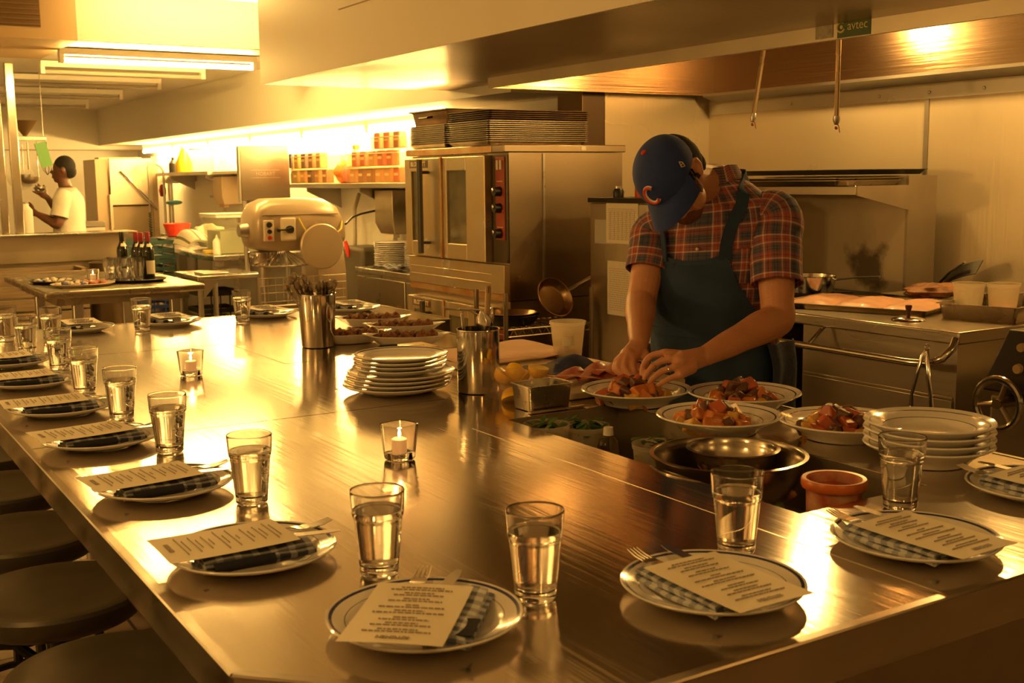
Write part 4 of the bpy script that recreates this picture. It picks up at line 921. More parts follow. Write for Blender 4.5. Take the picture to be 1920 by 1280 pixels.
for k in range(3): a = PI/2+.35+k*2*PI/3; b.tube([W+Vector((.008, 0, 0)), W+Vector((.004, .045*math.cos(a), .045*math.sin(a))), W+Vector((0, .08*math.cos(a), .08*math.sin(a)))], [.011, .009, .008], 8)
b.cyl(W-Vector((.008, 0, 0)), W+Vector((.10, 0, 0)), .017, n=14); obj('spoke_hub', b, steel('hub_steel', (.5, .42, .32), .35), wh)
# warming cabinet with notices
wc = thing('warming_cabinet', 'upright steel warming cabinet with two notices taped on its door', 'cabinet', (3.45, 4.29, 0))
b = at0(wc); b.box(3.47, 4.29, .08, 4.02, 4.77, 1.405); obj('body', b, steel('cabinet_steel', (.56, .50, .42), .34, var=.25, vscale=3), wc, smooth=0)
b = at0(wc); b.box(3.45, 4.30, .12, 3.47, 4.76, 1.40); dw = obj('door', b, warp_steel('cabinet_door_steel', (.62, .56, .47), .32, (1, 1, .1), .08, 2, .1), wc, bevel=.003)
b = at0(wc); b.box(3.445, 4.29, 1.405, 4.02, 4.775, 1.428); obj('top_edge', b, BLACKM, wc, smooth=0)
b = at0(wc); b.box(3.42, 4.325, 1.27, 3.45, 4.36, 1.30); obj('latch', b, CHROME, dw, bevel=.004)
for x in (3.53, 3.95):
    for y in (4.35, 4.71): obj('caster', (lambda q: q.cyl((x-.015, y, .04), (x+.015, y, .04), .04, n=16))(at0(wc)), DARK, wc)
def notice(y0, y1, z0, z1, lab, rows):
    t = obj('notice_sheet', MB().box(3.4475, y0, z0, 3.4494, y1, z1), PAPER, smooth=0); tag(t, lab, 'paper')
    b = MB(); rn = random.Random(len(lab)); n = rows
    for k in range(n):
        z = z1-(z1-z0)*(.14+.80*k/n); y = y1-(y1-y0)*.08
        while y > y0+(y1-y0)*.1: l = rn.uniform(.006, .02); b.box(3.4468, max(y0+.012, y-l), z-.001, 3.4476, y, z+.0012); y -= l+.006
    obj('printing', b, INK, t, smooth=0); return t
n1 = notice(4.368, 4.622, 1.206, 1.402, 'upper notice with a printed table on the cabinet door', 17)
b = MB()
for k in range(7): b.box(3.4466, 4.395+.032*k, 1.222, 3.4475, 4.3958+.032*k, 1.362)
obj('table_rule', b, INK, n1, smooth=0)
notice(4.425, 4.612, .850, 1.118, 'lower plain notice sheet on the cabinet door', 20)
tag(obj('plastic_sleeve', MB().box(3.4485, 4.55, 1.20, 3.4496, 4.72, 1.32), mat('grey_sleeve', (.5, .48, .45), .25), smooth=0), 'grey plastic sleeve taped left of the printed table notice', 'sleeve')
rc = thing('spray_can', 'red can with a white top on the warming cabinet', 'can', (3.60, 4.535, 1.4285)); obj('can_body', MB().lathe([(0, 0), (.033, 0), (.033, .05), (0, .05)], 20), mat('red_can', (.60, .05, .02), .4), rc); obj('can_top', MB().lathe([(.030, .05), (.031, .075), (.02, .085), (.018, .11), (0, .115)], 20), mat('white_can', (.7, .66, .6), .4), rc)
bk = thing('dark_jar', 'small dark jar left of the red can on the warming cabinet', 'jar', (3.53, 4.63, 1.4285)); obj('jar_body', MB().lathe([(0, 0), (.026, 0), (.028, .03), (.02, .045), (0, .046)], 18), DARK, bk); obj('jar_lid', MB().cyl((0, 0, .045), (0, 0, .056), .02, n=16), STEELV, bk)
# ---------------------------------------------------------------- double convection oven
OV = thing('double_convection_oven', 'stacked double convection oven with tray stacks on top', 'oven', (3.10, 5.03, 0))
OSIDE = warp_steel('oven_side_steel', (.46, .38, .29), .30, (1, .1, 1), .10, 1.6, .2)
OFR = mat('oven_front_steel', (.66, .60, .48), .32, .85, var=.35, vscale=4, var2=(.60, .46, .24), rvar=.06)
OSTAIN = mat('oven_grease_stained', (.58, .42, .22), .4, .7, var=.8, vscale=9, var2=(.48, .22, .06))
b = at0(OV); b.box(3.135, 5.03, .90, 3.86, 6.10, 1.66); obj('upper_body', b, OSIDE, OV, smooth=0)
b = at0(OV); b.box(3.10, 5.02, 1.662, 3.875, 6.11, 1.70); obj('top_cap', b, OSIDE, OV, bevel=.004)
b = at0(OV); b.box(3.098, 5.14, 1.664, 3.101, 6.11, 1.694); obj('top_fascia', b, OSTAIN, OV, smooth=0)
b = at0(OV); b.box(3.34, 5.024, .92, 3.352, 5.031, 1.655); obj('side_seam', b, STEELV, OV, smooth=0)
b = at0(OV); b.box(3.58, 5.018, 1.672, 3.61, 5.0205, 1.692); obj('rating_plate', b, PAPER, OV, smooth=0)
b = at0(OV); b.box(3.10, 5.03, .935, 3.135, 6.10, 1.085); b.box(3.097, 5.16, 1.030, 3.10, 6.08, 1.034).box(3.097, 5.16, .985, 3.10, 6.08, .989); obj('lower_fascia', b, OFR, OV, bevel=.003)
b = at0(OV); b.box(3.105, 5.03, .898, 3.135, 6.10, .932); obj('vent_band', b, OSTAIN, OV, smooth=0)
b = at0(OV); b.box(3.135, 5.03, .10, 3.86, 6.10, .895); obj('lower_body', b, OSIDE, OV, smooth=0)
GREASEGL = mat('greasy_oven_glass', (.10, .095, .06), .12, var=.6, vscale=9, var2=(.17, .15, .08), coat=.4)
def oven_doors(z0, z1, tagp):
    for side, (y0, y1), (w0, w1) in (('l', (5.66, 6.085), (5.865, 6.005)), ('r', (5.175, 5.655), (5.372, 5.585))):
        b = at0(OV)
        b.box(3.075, y0, z0, 3.13, w0, z1).box(3.075, w1, z0, 3.13, y1, z1).box(3.075, w0, z0, 3.13, w1, z0+.085).box(3.075, w0, z1-.075, 3.13, w1, z1)
        d = obj('oven_door', b, OFR, OV, smooth=0, bevel=.004)
        b = at0(OV); b.box(3.088, w0, z0+.085, 3.098, w1, z1-.075); obj('door_window', b, GREASEGL, d, smooth=0)
        if side == 'l':
            b = at0(OV); b.tube([(3.02, 5.795, z0+.02), (3.02, 5.795, z1-.01)], .020, 10, flat=.8).cyl((3.02, 5.795, z0+.08), (3.08, 5.795, z0+.08), .009, n=8).cyl((3.02, 5.795, z1-.08), (3.08, 5.795, z1-.08), .009, n=8); obj('door_handle', b, mat('dark_handle', (.09, .085, .07), .4, .4), d)
            if tagp:
                b = at0(OV); b.box(3.0735, 5.80, z1-.055, 3.0752, 6.02, z1-.012); pl = obj('brand_plate', b, mat('maroon_plate', (.16, .10, .05), .5), d, smooth=0)
                b = MB(); M = Matrix.Translation(Vector((3.0725, 5.910, z1-.034))-OV.location) @ Matrix(((0, 0, -1, 0), (-1, 0, 0, 0), (0, 1, 0, 0), (0, 0, 0, 1))); text_mesh(b, 'BLODGETT', .036, M, bold=.0009); obj('plate_lettering', b, mat('plate_cream', (.72, .62, .42), .5), pl, smooth=0)
        else:
            b = at0(OV); b.box(3.066, 5.63, z0, 3.077, 5.652, z1); obj('door_trim', b, OSTAIN, d, bevel=.002)
oven_doors(1.095, 1.648, True); oven_doors(.25, .855, True)
for z0, z1 in ((1.095, 1.648), (.25, .855)):
    b = at0(OV); b.box(3.12, 5.035, z0, 3.135, 5.165, z1); cp = obj('control_column', b, mat('column_dark', (.10, .08, .05), .4, .4), OV, smooth=0)
    b = at0(OV); b.box(3.112, 5.042, z0+.12, 3.12, 5.125, z1-.01); pn = obj('control_panel', b, mat('red_control_panel', (.33, .06, .035), .4), cp, smooth=0)
    for dz in (.215, .30, .43):
        b = at0(OV); b.cyl((3.112, 5.085, z1-dz+.03), (3.075, 5.085, z1-dz+.03), .026, .022, 18); k_ = obj('dial_knob', b, DARK, pn); b = at0(OV); b.ell((3.073, 5.093, z1-dz+.038), (.004, .011, .011), 12, 6); obj('knob_shine', b, CHROME, k_)
    b = at0(OV)
    for s in (0, 1): b.box(3.104, 5.058+.032*s, z1-.075, 3.113, 5.078+.032*s, z1-.025)
    obj('toggle_switch', b, mat('switch_cream', (.70, .62, .48), .4), pn, bevel=.003)
    b = at0(OV)
    for z in (.135, .285, .37): b.box(3.1105, 5.055, z1-z, 3.1125, 5.112, z1-z+.004)
    obj('panel_print', b, mat('panel_cream_print', (.68, .5, .35), .5), pn, smooth=0)
for x in (3.2, 3.8):
    for y in (5.1, 6.03): obj('leg', (lambda q: q.cyl((x, y, 0), (x, y, .10), .03, n=12))(at0(OV)), BLACKM, OV)
fd = thing('flue_duct', 'dark boxed flue rising behind the tray stacks', 'duct', (3.77, 5.27, 1.7)); obj('casing', MB().box(0, 0, .0005, .15, .0045, .32).box(0, .0045, .0005, .15, .24, .32), mat('flue_dark', (.055, .030, .012), .5, .4), fd, smooth=0)
obj('near_face', MB().box(-.004, .0, .10, 0, .24, .32), mat('flue_brown', (.20, .12, .05), .45, .5), fd, smooth=0)
# wire rack with pans and the rubbish bin
wr = thing('wire_rack', 'wire shelf of frying pans against the oven side', 'rack', (2.90, 4.70, 0)); WIRE = mat('wire_chrome', (.50, .42, .34), .25, 1.)
for z in (.80, .35):
    b = at0(wr); 
    for y in (4.70, 4.99):
        b.tube([(2.90, y, z), (3.42, y, z)], .005, 6); b.tube([(2.90, y, z-.035), (3.42, y, z-.035)], .004, 6)
        b.tube([(2.90+.52*k/22, y, z-.035*(k % 2)) for k in range(23)], .003, 5)
    for k in range(14): b.tube([(2.92+.48*k/13, 4.70, z+.003), (2.92+.48*k/13, 4.99, z+.003)], .0025, 5)
    obj('wire_shelf', b, WIRE, wr)
for x in (2.905, 3.415):
    for y in (4.705, 4.985): obj('post', (lambda q: q.cyl((x, y, 0), (x, y, .98), .0125, n=10))(at0(wr)), WIRE, wr)
def pan_geo(r, h): return MB().lathe([(0, 0), (r*.72, 0), (r*.80, .006), (r, h), (r+.004, h+.001), (r-.001, h+.002), (r*.79, .009), (r*.70, .004), (0, .004)], 40)
PCOP = mat('bronzed_steel_pan', (.48, .33, .20), .28, 1., var=.3, vscale=6)
def frypan(loc, rx, ry, rz, r, h, m, lab):
    t = thing('frying_pan', lab, 'pan', loc); obj('pan_body', pan_geo(r, h), m, t, smooth=40); obj('pan_handle', MB().tube([(r*.95, 0, h*.8), (r+.07, 0, h+.03), (r+.20, 0, h+.045)], [.012, .010, .013], 8, flat=.4), STEELV, t); t.rotation_euler = (rx, ry, rz); return t
frypan((3.02, 4.845, .8065), 0, 0, 2.9, .146, .05, BLACKM, 'wide black frying pan lying on the wire shelf')
frypan((3.02, 4.845, .8215), 0, 0, 3.3, .133, .045, PCOP, 'bronze frying pan nested in the black one')
frypan((3.25, 4.845, .3565), 0, 0, -.25, .115, .045, BLACKM, 'smaller black frying pan on the lower wire shelf')
frypan((3.27, 4.86, .909), D(60), D(-14), .25, .105, .045, PCOP, 'bronze frying pan tipped up on its edge over the others')
frypan((3.04, 4.845, .3565), 0, 0, 2.9, .09, .035, STEELV, 'small steel frying pan on the lower wire shelf')
tb = thing('rubbish_bin', 'bin lined with a shiny black bag behind the cutting board', 'bin', (3.02, 4.05, 0))
obj('bin_body', MB().lathe([(0, .0), (.19, 0), (.20, .02), (.235, .68), (.232, .68), (.19, .03), (0, .03)], 32), mat('grey_bin', (.10, .10, .10), .5), tb)
BAG = mat('black_bag', (.006, .006, .007), .12, bump=.9, bscale=14, coat=.4)
def bagf(u, v):
    a = 2*PI*u; k = noise.noise(Vector((math.cos(a)*2.2, math.sin(a)*2.2, v*3)))*.022+.008*math.sin(a*17+v*5); 
    r, z = (.238+.014*math.sin(v*2), .42+.265*v/.6) if v < .6 else (.246-.10*(v-.6)/.4, .685+.012*math.sin((v-.6)*8)-.16*((v-.6)/.4)**1.5)
    return ((r+k)*math.cos(a), (r+k)*math.sin(a), z+k*.6)
obj('bin_bag', MB().sheet(bagf, 72, 16), BAG, tb, smooth=80)
# ================================================================ far kitchen, left side
# tray table
TT = thing('tray_table', 'small stainless table of trays, glasses and wine beyond the island', 'table', (1.22, 7.04, 0))
b = at0(TT); b.box(1.22, 7.04, .862, 2.16, 8.52, .905); obj('table_top', b, steel('table_steel', (.46, .41, .34), .28), TT, bevel=.012, segs=3)
b = at0(TT); b.box(1.30, 7.12, .815, 2.08, 8.44, .862); obj('apron', b, MATS['table_steel'], TT, smooth=0)
for x in (1.42, 2.0):
    for y in (7.16, 8.4): obj('leg', (lambda q: q.cbox((x, y, .41), (.06, .06, .82)))(at0(TT)), STEELV, TT, bevel=.006)
b = at0(TT); b.box(1.40, 7.14, .49, 2.02, 8.42, .51); obj('undershelf', b, STEELV, TT, smooth=0)
BRD2 = mat('pale_board', (.70, .60, .42), .5)
tag(obj('cutting_board', MB().box(1.50, 7.22, .5105, 2.12, 7.75, .535), BRD2, bevel=.005), 'pale cutting board on the lower shelf of the tray table', 'board')
tag(obj('cutting_board', MB().box(1.62, 7.22, .5355, 2.20, 7.70, .558), BRD2, bevel=.005), 'second pale cutting board on top of the one under the tray table', 'board')
def otray(loc, rx, ry, lab, m):
    o = obj('oval_tray', MB().lathe([(0, 0), (.80, 0), (.84, .004), (.97, .016), (1, .018), (.985, .02), (.83, .007), (0, .003)], 44), m, smooth=50)
    for v in o.data.vertices: v.co.x *= rx; v.co.y *= ry
    o.location = loc; return tag(o, lab, 'tray', 'trays on the tray table')
ZTT = .9055
otray((1.385, 7.72, ZTT), .135, .17, 'dark oval tray of pale morsels at the left of the tray table', mat('dark_tray', (.05, .045, .04), .3, .6))
otray((1.50, 7.36, ZTT), .19, .15, 'pale oval tray of red and white morsels at the front of the tray table', mat('pale_tray', (.55, .47, .36), .35))
otray((1.86, 7.46, ZTT), .185, .14, 'dark oval tray holding the wine and tumblers', MATS['dark_tray'])
MORS = [mat('morsel_cream', (.66, .56, .42), .6, var=.3, vscale=40), mat('morsel_red', (.40, .10, .05), .5, var=.3, vscale=40), mat('morsel_blue', (.10, .10, .22), .5, var=.3, vscale=40)]
mo = [obj(n_, MB().blob((0, 0, 0), (.022, .017, .012), k+1, .25), MORS[k], smooth=60) for k, n_ in enumerate(('pale_canape', 'red_canape', 'dark_canape'))]
mu = set()
def morsel(q, p, lab, grp):
    if q not in mu: mu.add(q); o = mo[q]; o.location = p; return tag(o, lab, 'food', grp)
    return dup(mo[q], p, random.random()*6, lab, grp)
for k in range(14): a = k*2.4; r = .028*math.sqrt(k); morsel(0 if k % 4 else 2, (1.385+r*math.cos(a), 7.72+r*1.2*math.sin(a), ZTT+.016), ('pale' if k % 4 else 'dark')+' canape on the left dark oval tray', ('pale' if k % 4 else 'dark')+' canapes on the left tray')
for k in range(20):
    a = k*2.4; r = .034*math.sqrt(k); x = 1.50+r*math.cos(a)*1.05; q = 1 if x > 1.53 else (2 if k % 3 == 0 else 0)
    n_ = ['pale', 'red', 'dark'][q]; morsel(q, (x, 7.36+r*.85*math.sin(a), ZTT+.018), n_+' canape on the front pale oval tray', n_+' canapes on the front tray')
dup(proto['votive'], (1.625, 7.66, ZTT), .4, 'glass votive candle glowing on the tray table', 'votive candles')
tu = 0
for (x, y, w) in ((1.690, 7.47, 'front left'), (1.765, 7.42, 'front middle'), (1.84, 7.39, 'front right'), (1.715, 7.57, 'second row left'), (1.785, 7.53, 'second row middle'), (1.86, 7.50, 'second row right'), (1.755, 7.66, 'back left'), (1.83, 7.64, 'back right')):
    if tu == 0:
        et = obj('empty_tumbler', MB().lathe([(0, 0), (.0285, 0), (.0312, .012), (.0385, .088), (.0415, .100), (.0436, .148), (.0425, .148), (.0393, .099), (.0292, .018), (0, .013)], 24), GLASS, smooth=40); et.location = (x, y, ZTT+.0075); tag(et, 'empty clear tumbler %s of the group on the tray table' % w, 'glass', 'empty tumblers on the tray table'); tu = 1
    else: dup(et, (x, y, ZTT+(.0075 if abs(x-1.86) < .1 and y < 7.58 else .001)), 0, 'empty clear tumbler %s of the group on the tray table' % w)
WINE = mat('dark_wine_glass', (.010, .014, .008), .08, coat=.5)
def mk_wine(cap):
    t = thing('wine_bottle', '', 'bottle')
    obj('bottle_body', MB().lathe([(0, 0), (.035, 0), (.037, .004), (.037, .175), (.034, .195), (.020, .225), (.0145, .245), (.0145, .297), (0, .297)], 24), WINE, t, smooth=40)
    obj('capsule', MB().lathe([(.0150, .240), (.0156, .242), (.0156, .298), (.0145, .302), (0, .302)], 18), cap, t)
    obj('front_label', MB().sheet(lambda u, v: (.0376*math.sin(-1.1+2.2*u+.45), -.0376*math.cos(-1.1+2.2*u+.45), .035+.085*v), 12, 1, .0003), PAPER, t)
    obj('neck_label', MB().sheet(lambda u, v: ((.0295-.012*v)*math.sin(-1+2*u+.45), -(.0295-.012*v)*math.cos(-1+2*u+.45), .208+.022*v), 10, 1, .0003), PAPER, t); return t
w0 = mk_wine(mat('red_capsule', (.30, .025, .03), .35)); w0.location = (1.945, 7.52, ZTT+.0075); w0['label'] = 'red capped wine bottle with a cream label, front right on the tray table'; w0['group'] = 'wine bottles on the tray table'
dup(w0, (1.930, 7.625, ZTT+.001), 0, 'red capped wine bottle second from the right, behind the labelled one'); dup(w0, (1.925, 7.73, ZTT+.001), 0, 'red capped wine bottle at the back of the row')
w1 = mk_wine(mat('black_capsule', (.02, .018, .018), .35)); w1.location = (1.86, 7.84, ZTT+.001); w1['label'] = 'dark capped wine bottle standing behind the tumblers'; w1['group'] = 'wine bottles on the tray table'
# counter partition with a steel ledge
pt = thing('pass_partition', 'low steel pass partition with a flat ledge, before the man in white', 'partition', (.0, 9.30, 0))
b = at0(pt); b.box(-1.2, 9.40, .93, 2.26, 9.46, 1.135); obj('panel', b, steel('partition_steel', (.66, .58, .45), .34, var=.15, vscale=2), pt, smooth=0)
b = at0(pt); b.box(-1.2, 9.30, 1.135, 2.33, 9.62, 1.152); obj('ledge', b, STEEL, pt, bevel=.003)
b = at0(pt); b.box(-1.2, 9.42, .0, 2.2, 9.46, .93); obj('base_panel', b, steel('partition_base_steel', (.40, .33, .24), .4), pt, smooth=0)
CRT = mat('slatted_wood', (.22, .16, .10), .6, var=.4, vscale=14, stretch=(.3, 1, 4))
for k in range(2):
    t = thing('wooden_crate', ['slatted wooden crate under the pass ledge, right one', 'slatted wooden crate under the pass ledge, cut by the left edge'][k], 'crate', (1.10-.82*k, 9.02, 0)); b = MB()
    for j in range(8): b.box(0, 0, .10+.1*j, .78, .02, .185+.1*j)
    obj('slats', b, CRT, t, bevel=.003); obj('back_boards', MB().box(0, .30, .0, .78, .32, .9), CRT, t, smooth=0)
    for x in (.0, .74): obj('end_post', MB().box(x, .02, 0, x+.04, .30, .9), CRT, t, smooth=0)
sk = thing('stock_pot', 'dark steel pot under the pass ledge beside the crate', 'pot', (2.06, 9.12, .0)); obj('pot_body', MB().lathe([(0, 0), (.14, 0), (.145, .01), (.145, .92), (.152, .93), (.14, .93), (.135, .02), (0, .02)], 32), mat('dark_pot_steel', (.22, .18, .13), .3, .9), sk, smooth=40); obj('pot_rim', MB().tube([(.149*math.cos(a*PI/16), .149*math.sin(a*PI/16), .80) for a in range(33)], .008, 8), CHROME, sk)
ps_ = thing('support_post', 'pair of bright steel posts rising from the pass to the ceiling', 'post', (1.50, 9.5, 1.152))
obj('post', MB().box(-.035, -.03, 0, .03, .03, 1.278), steel('post_steel', (.75, .68, .56), .22), ps_, bevel=.006); obj('post', MB().box(-.13, -.03, 0, -.075, .03, 1.278), MATS['post_steel'], ps_, bevel=.006)
# hanging tool rack
hr = thing('hanging_rack', 'pale hanging bar of kitchen tools beside the steel post', 'rack', (1.74, 10.2, 1.88)); obj('bar', MB().box(-.13, -.02, 0, .12, .02, .035), STEEL, hr, bevel=.004)
for s in (-.1, .1): obj('drop_rod', MB().cyl((s, 0, .03), (s, 0, .55), .003, n=8), STEELV, hr)
def hang(name, lab, x, y, z, geo, m, cat, rz=0, rx=0):
    o = obj(name, geo(MB()), m, smooth=60); o.location = (x, y, z); o.rotation_euler = (rx, 0, rz); return tag(o, lab, cat)
def g_ladle(b, L=.34): b.tube([(0, 0, 0), (0, .008, -.03), (0, 0, -.05), (0, 0, -L)], .006, 8, flat=.6); b.lathe([(0, -.05), (.025, -.047), (.043, -.028), (.048, 0), (.046, 0), (.041, -.026), (.023, -.044), (0, -.047)], 18, c=(0, -.03, -L-.02)); return b
hang('hanging_ladle', 'shiny long ladle hanging lowest from the tool bar', 1.775, 10.16, 1.868, g_ladle, CHROME, 'ladle')
hang('hanging_ladle', 'steel ladle hanging just right of the posts', 1.665, 10.17, 1.868, lambda b: g_ladle(b, .24), STEELV, 'ladle')
hang('skimmer', 'round wire skimmer hanging at the left of the tool bar', 1.72, 10.25, 1.868, lambda b: b.tube([(0, 0, 0), (0, 0, -.22)], .005, 8).lathe([(0, -.06), (.04, -.055), (.075, -.03), (.08, 0), (.076, 0), (.07, -.028), (0, -.055)], 20, c=(0, -.02, -.28)), mat('dull_wire', (.40, .34, .26), .4, 1.), 'skimmer')
gb = hang('green_cutting_board', 'small green cutting board hanging among the tools', 1.80, 10.15, 1.862, lambda b: b.prism([(-.045, -.20), (.045, -.20), (.045, .0), (-.045, .0)], -.008, .008), mat('green_board', (.16, .40, .13), .4), 'board', 0, PI/2); gb.rotation_euler = (PI/2, D(-14), 0)
hang('whisk', 'black handled whisk hanging at the right end of the tool bar', 1.855, 10.2, 1.870, lambda b: [b.tube([(0, 0, 0), (0, 0, -.10)], .012, 8)]+[b.tube([(.0, 0, -.10), (.03*math.cos(k), .03*math.sin(k), -.19), (.032*math.cos(k), .032*math.sin(k), -.23), (0, 0, -.27)], .0022, 5) for k in range(6)] and b, DARK, 'whisk')
hang('funnel_strainer', 'conical strainer perched on the tool bar', 1.70, 10.2, 1.918, lambda b: b.lathe([(.015, 0), (.10, .12), (.105, .122), (.098, .12), (.012, .002)], 22), mat('brown_strainer', (.42, .28, .14), .35, .9), 'strainer')
hang('hanging_pan', 'grey pan hanging behind the ladles at the tool bar', 1.655, 10.26, 1.868, lambda b: b.tube([(0, 0, 0), (0, 0, -.18)], .007, 8, flat=.5).cyl((0, .0, -.28), (0, .04, -.28), .11, .095, 24), STEELV, 'pan')
# back bench left of the man
bb = thing('back_bench', 'steel bench behind the pass with bottles and baskets', 'bench', (.2, 10.0, 0)); obj('bench_top', MB().box(-.6, 0, .86, 1.62, .55, .90), STEEL, bb, bevel=.004)
for x in (-.5, 1.55):
    for y in (.06, .5): obj('leg', MB().cyl((x, y, 0), (x, y, .86), .02, n=10), STEELV, bb)
BRB = mat('brown_basket', (.26, .17, .08), .6, var=.4, vscale=30)
bk1 = thing('glass_basket', 'brown basket of glassware on the bench left of the man', 'basket', (1.60, 10.27, .9005)); obj('basket_wall', pan_loft(.30, .26, .20, .006, .006, .012), BRB, bk1, smooth=30)
for k in range(6): obj('glass', MB().lathe([(0, 0), (.03, 0), (.036, .12), (.034, .12), (.028, .005), (0, .005)], 16), GLASS, bk1, loc=(-.09+.09*(k % 3), -.06+.12*(k//3), .10))
pb = thing('detergent_jug', 'white jug with a purple cap on the bench left of the man', 'jug', (1.64, 10.06, .9005)); b = MB(); b.lathe([(0, .22), (.05, .22), (.055, .235), (.055, .42), (.03, .45), (.02, .47), (0, .47)], 20); obj('jug_body', b, mat('white_jug', (.75, .72, .66), .35), pb); obj('cap', MB().ell((-.02, -.04, .22), (.05, .02, .018), 14, 8), mat('purple_cap', (.20, .12, .45), .4), pb)
obj('stand', MB().box(-.06, -.05, 0, .06, .05, .205), BRB, pb, smooth=0)
# far end: dish machine, its sprayer, rod, gloves
dmm = thing('dish_machine', 'tall steel dish machine with a lowered hood at the far end', 'machine', (2.95, 13.4, 0))
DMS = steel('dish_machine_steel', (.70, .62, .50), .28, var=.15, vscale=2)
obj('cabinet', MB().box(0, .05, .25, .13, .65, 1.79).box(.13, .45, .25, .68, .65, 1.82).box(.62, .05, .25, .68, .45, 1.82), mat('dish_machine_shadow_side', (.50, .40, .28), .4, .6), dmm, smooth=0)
obj('hood_door', MB().box(.14, 0, 1.28, .61, .04, 1.80), DMS, dmm, bevel=.004); obj('lower_panel', MB().box(.13, .06, .25, .62, .10, 1.26), mat('dish_machine_grey', (.34, .27, .18), .4, .5), dmm, smooth=0); obj('door_post', MB().box(.125, -.005, .3, .155, .045, 1.4), DMS, dmm, smooth=0)
obj('lift_bar', MB().tube([(.25, -.04, 1.66), (.31, -.05, 1.60), (.63, -.06, 1.22)], .014, 8), CHROME, dmm)
for k in range(4): obj('leg', MB().cyl((.06+.56*(k % 2), .12+.46*(k//2), 0), (.06+.56*(k % 2), .12+.46*(k//2), .25), .025, n=10), STEELV, dmm)
sh = thing('sprayer_hose', 'curved white sprayer neck and hanging chain hose beside the dish machine', 'hose', (3.42, 13.05, .9)); obj('goose_neck', MB().tube([(0, 0, .78), (.03, 0, .83), (.09, 0, .84), (.15, 0, .80), (.17, 0, .76)], .016, 8), mat('white_hose', (.78, .72, .62), .4), sh); obj('drop_line', MB().cyl((.0, 0, .78), (.0, 0, .30), .006, n=6), STEELV, sh); obj('coil', MB().tube([(.014*math.cos(k*.9), .014*math.sin(k*.9), .30-.004*k) for k in range(75)], .006, 5), mat('dark_coil', (.10, .12, .08), .3, .5), sh); obj('riser', MB().cyl((.17, 0, .76), (.17, .0, 0), .014, n=8), STEELV, sh); obj('base', MB().box(.10, -.05, -.9, .24, .05, 0), STEELV, sh, smooth=0)
gl_ = thing('rubber_gloves', 'dark blue rubber gloves hung on the far wall right of the man', 'gloves', (3.05, 15.46, 1.36)); b = MB()
b.blob((0, 0, 0), (.11, .03, .11), 2, .2)
for k in range(3): b.tube([(-.06+.06*k, 0, -.08), (-.065+.065*k, 0, -.17)], [.02, .016], 8)
obj('glove_body', b, mat('blue_rubber', (.02, .035, .12), .4), gl_, smooth=60); obj('hanger_hook', MB().tube([(0, .03, .24), (0, -.01, .22), (0, -.01, .10)], .006, 6), DARK, gl_)
wb = thing('white_bin', 'white bin with a grey lid right of the man', 'bin', (2.65, 12.4, 0)); obj('bin_body', MB().box(-.11, -.1, 0, .11, .1, 1.08), mat('white_bin_plastic', (.72, .68, .6), .5), wb, bevel=.01); obj('lid', MB().box(-.115, -.105, 1.08, .115, .105, 1.14), mat('grey_bin_lid', (.25, .22, .18), .5), wb, bevel=.01)
# dish landing table
LT2 = thing('dish_table', 'stainless landing table with striped towels and a big clear box', 'table', (2.86, 9.20, 0))
b = at0(LT2); b.prism([(2.90, 9.20), (3.90, 9.20), (3.90, 12.9), (3.25, 12.9), (2.86, 9.60)], .89, .935); obj('table_top', b, STEEL, LT2, bevel=.008)
b = at0(LT2); b.box(3.88, 9.22, .935, 3.91, 12.9, 1.06); obj('splash_back', b, STEEL, LT2, smooth=0)
for x, y in ((2.95, 9.35), (3.8, 9.35), (3.0, 10.6), (3.8, 12.7), (3.3, 12.7)): obj('leg', (lambda q: q.cyl((x, y, 0), (x, y, .89), .022, n=10))(at0(LT2)), STEELV, LT2)
b = at0(LT2); b.box(2.94, 9.30, .835, 3.86, 9.34, .89); obj('apron', b, STEEL, LT2, smooth=0)
ZL = .9355
cbx = thing('food_box', 'large clear lidded food box at the front of the dish table', 'box', (3.17, 9.50, ZL)); obj('box_wall', pan_loft(.40, .42, .31, .004, .006, .03), plastic_mat('clear_polycarbonate', (.93, .93, .88), .90, .12), cbx, smooth=40); obj('water', MB().box(-.165, -.175, .006, .165, .175, .19), mat('greenish_water', (.62, .66, .54), .15, trans=.5, ior=1.33), cbx, smooth=0); obj('lid', pan_loft(.43, .45, .03, .004, .006, .002), mat('white_lid', (.80, .78, .72), .4), cbx, smooth=40, loc=(0, 0, .300))
wbt = thing('squeeze_bottle', 'small white squeeze bottle before the clear food box', 'bottle', (2.985, 9.36, ZL)); wbt.scale = (.8, .8, .62); obj('bottle_body', MB().lathe([(0, 0), (.042, 0), (.044, .01), (.044, .17), (.03, .2), (.012, .22), (.006, .26), (0, .26)], 20), mat('milky_bottle', (.75, .74, .68), .4), wbt); obj('nozzle', MB().cyl((0, 0, .215), (0, 0, .235), .016, n=12), mat('white_cap', (.7, .66, .6), .4), wbt)
def towel_mat():
    m = mat('striped_towel', (.70, .66, .54), .9, bump=.3, bscale=120); nt = m.node_tree; N = nt.nodes; L = nt.links; bb_ = N['Principled BSDF']
    tc = N.new('ShaderNodeTexCoord'); sp_ = N.new('ShaderNodeSeparateXYZ'); L.new(tc.outputs['UV'], sp_.inputs[0]); k = band(N, L, sp_.outputs[0], .25, .3, .48)
    mx = N.new('ShaderNodeMix'); mx.data_type = 'RGBA'; L.new(k, mx.inputs['Factor']); mx.inputs[6].default_value = (.70, .66, .54, 1); mx.inputs[7].default_value = (.17, .16, .09, 1); L.new(mx.outputs[2], bb_.inputs['Base Color']); return m
TOW = towel_mat()
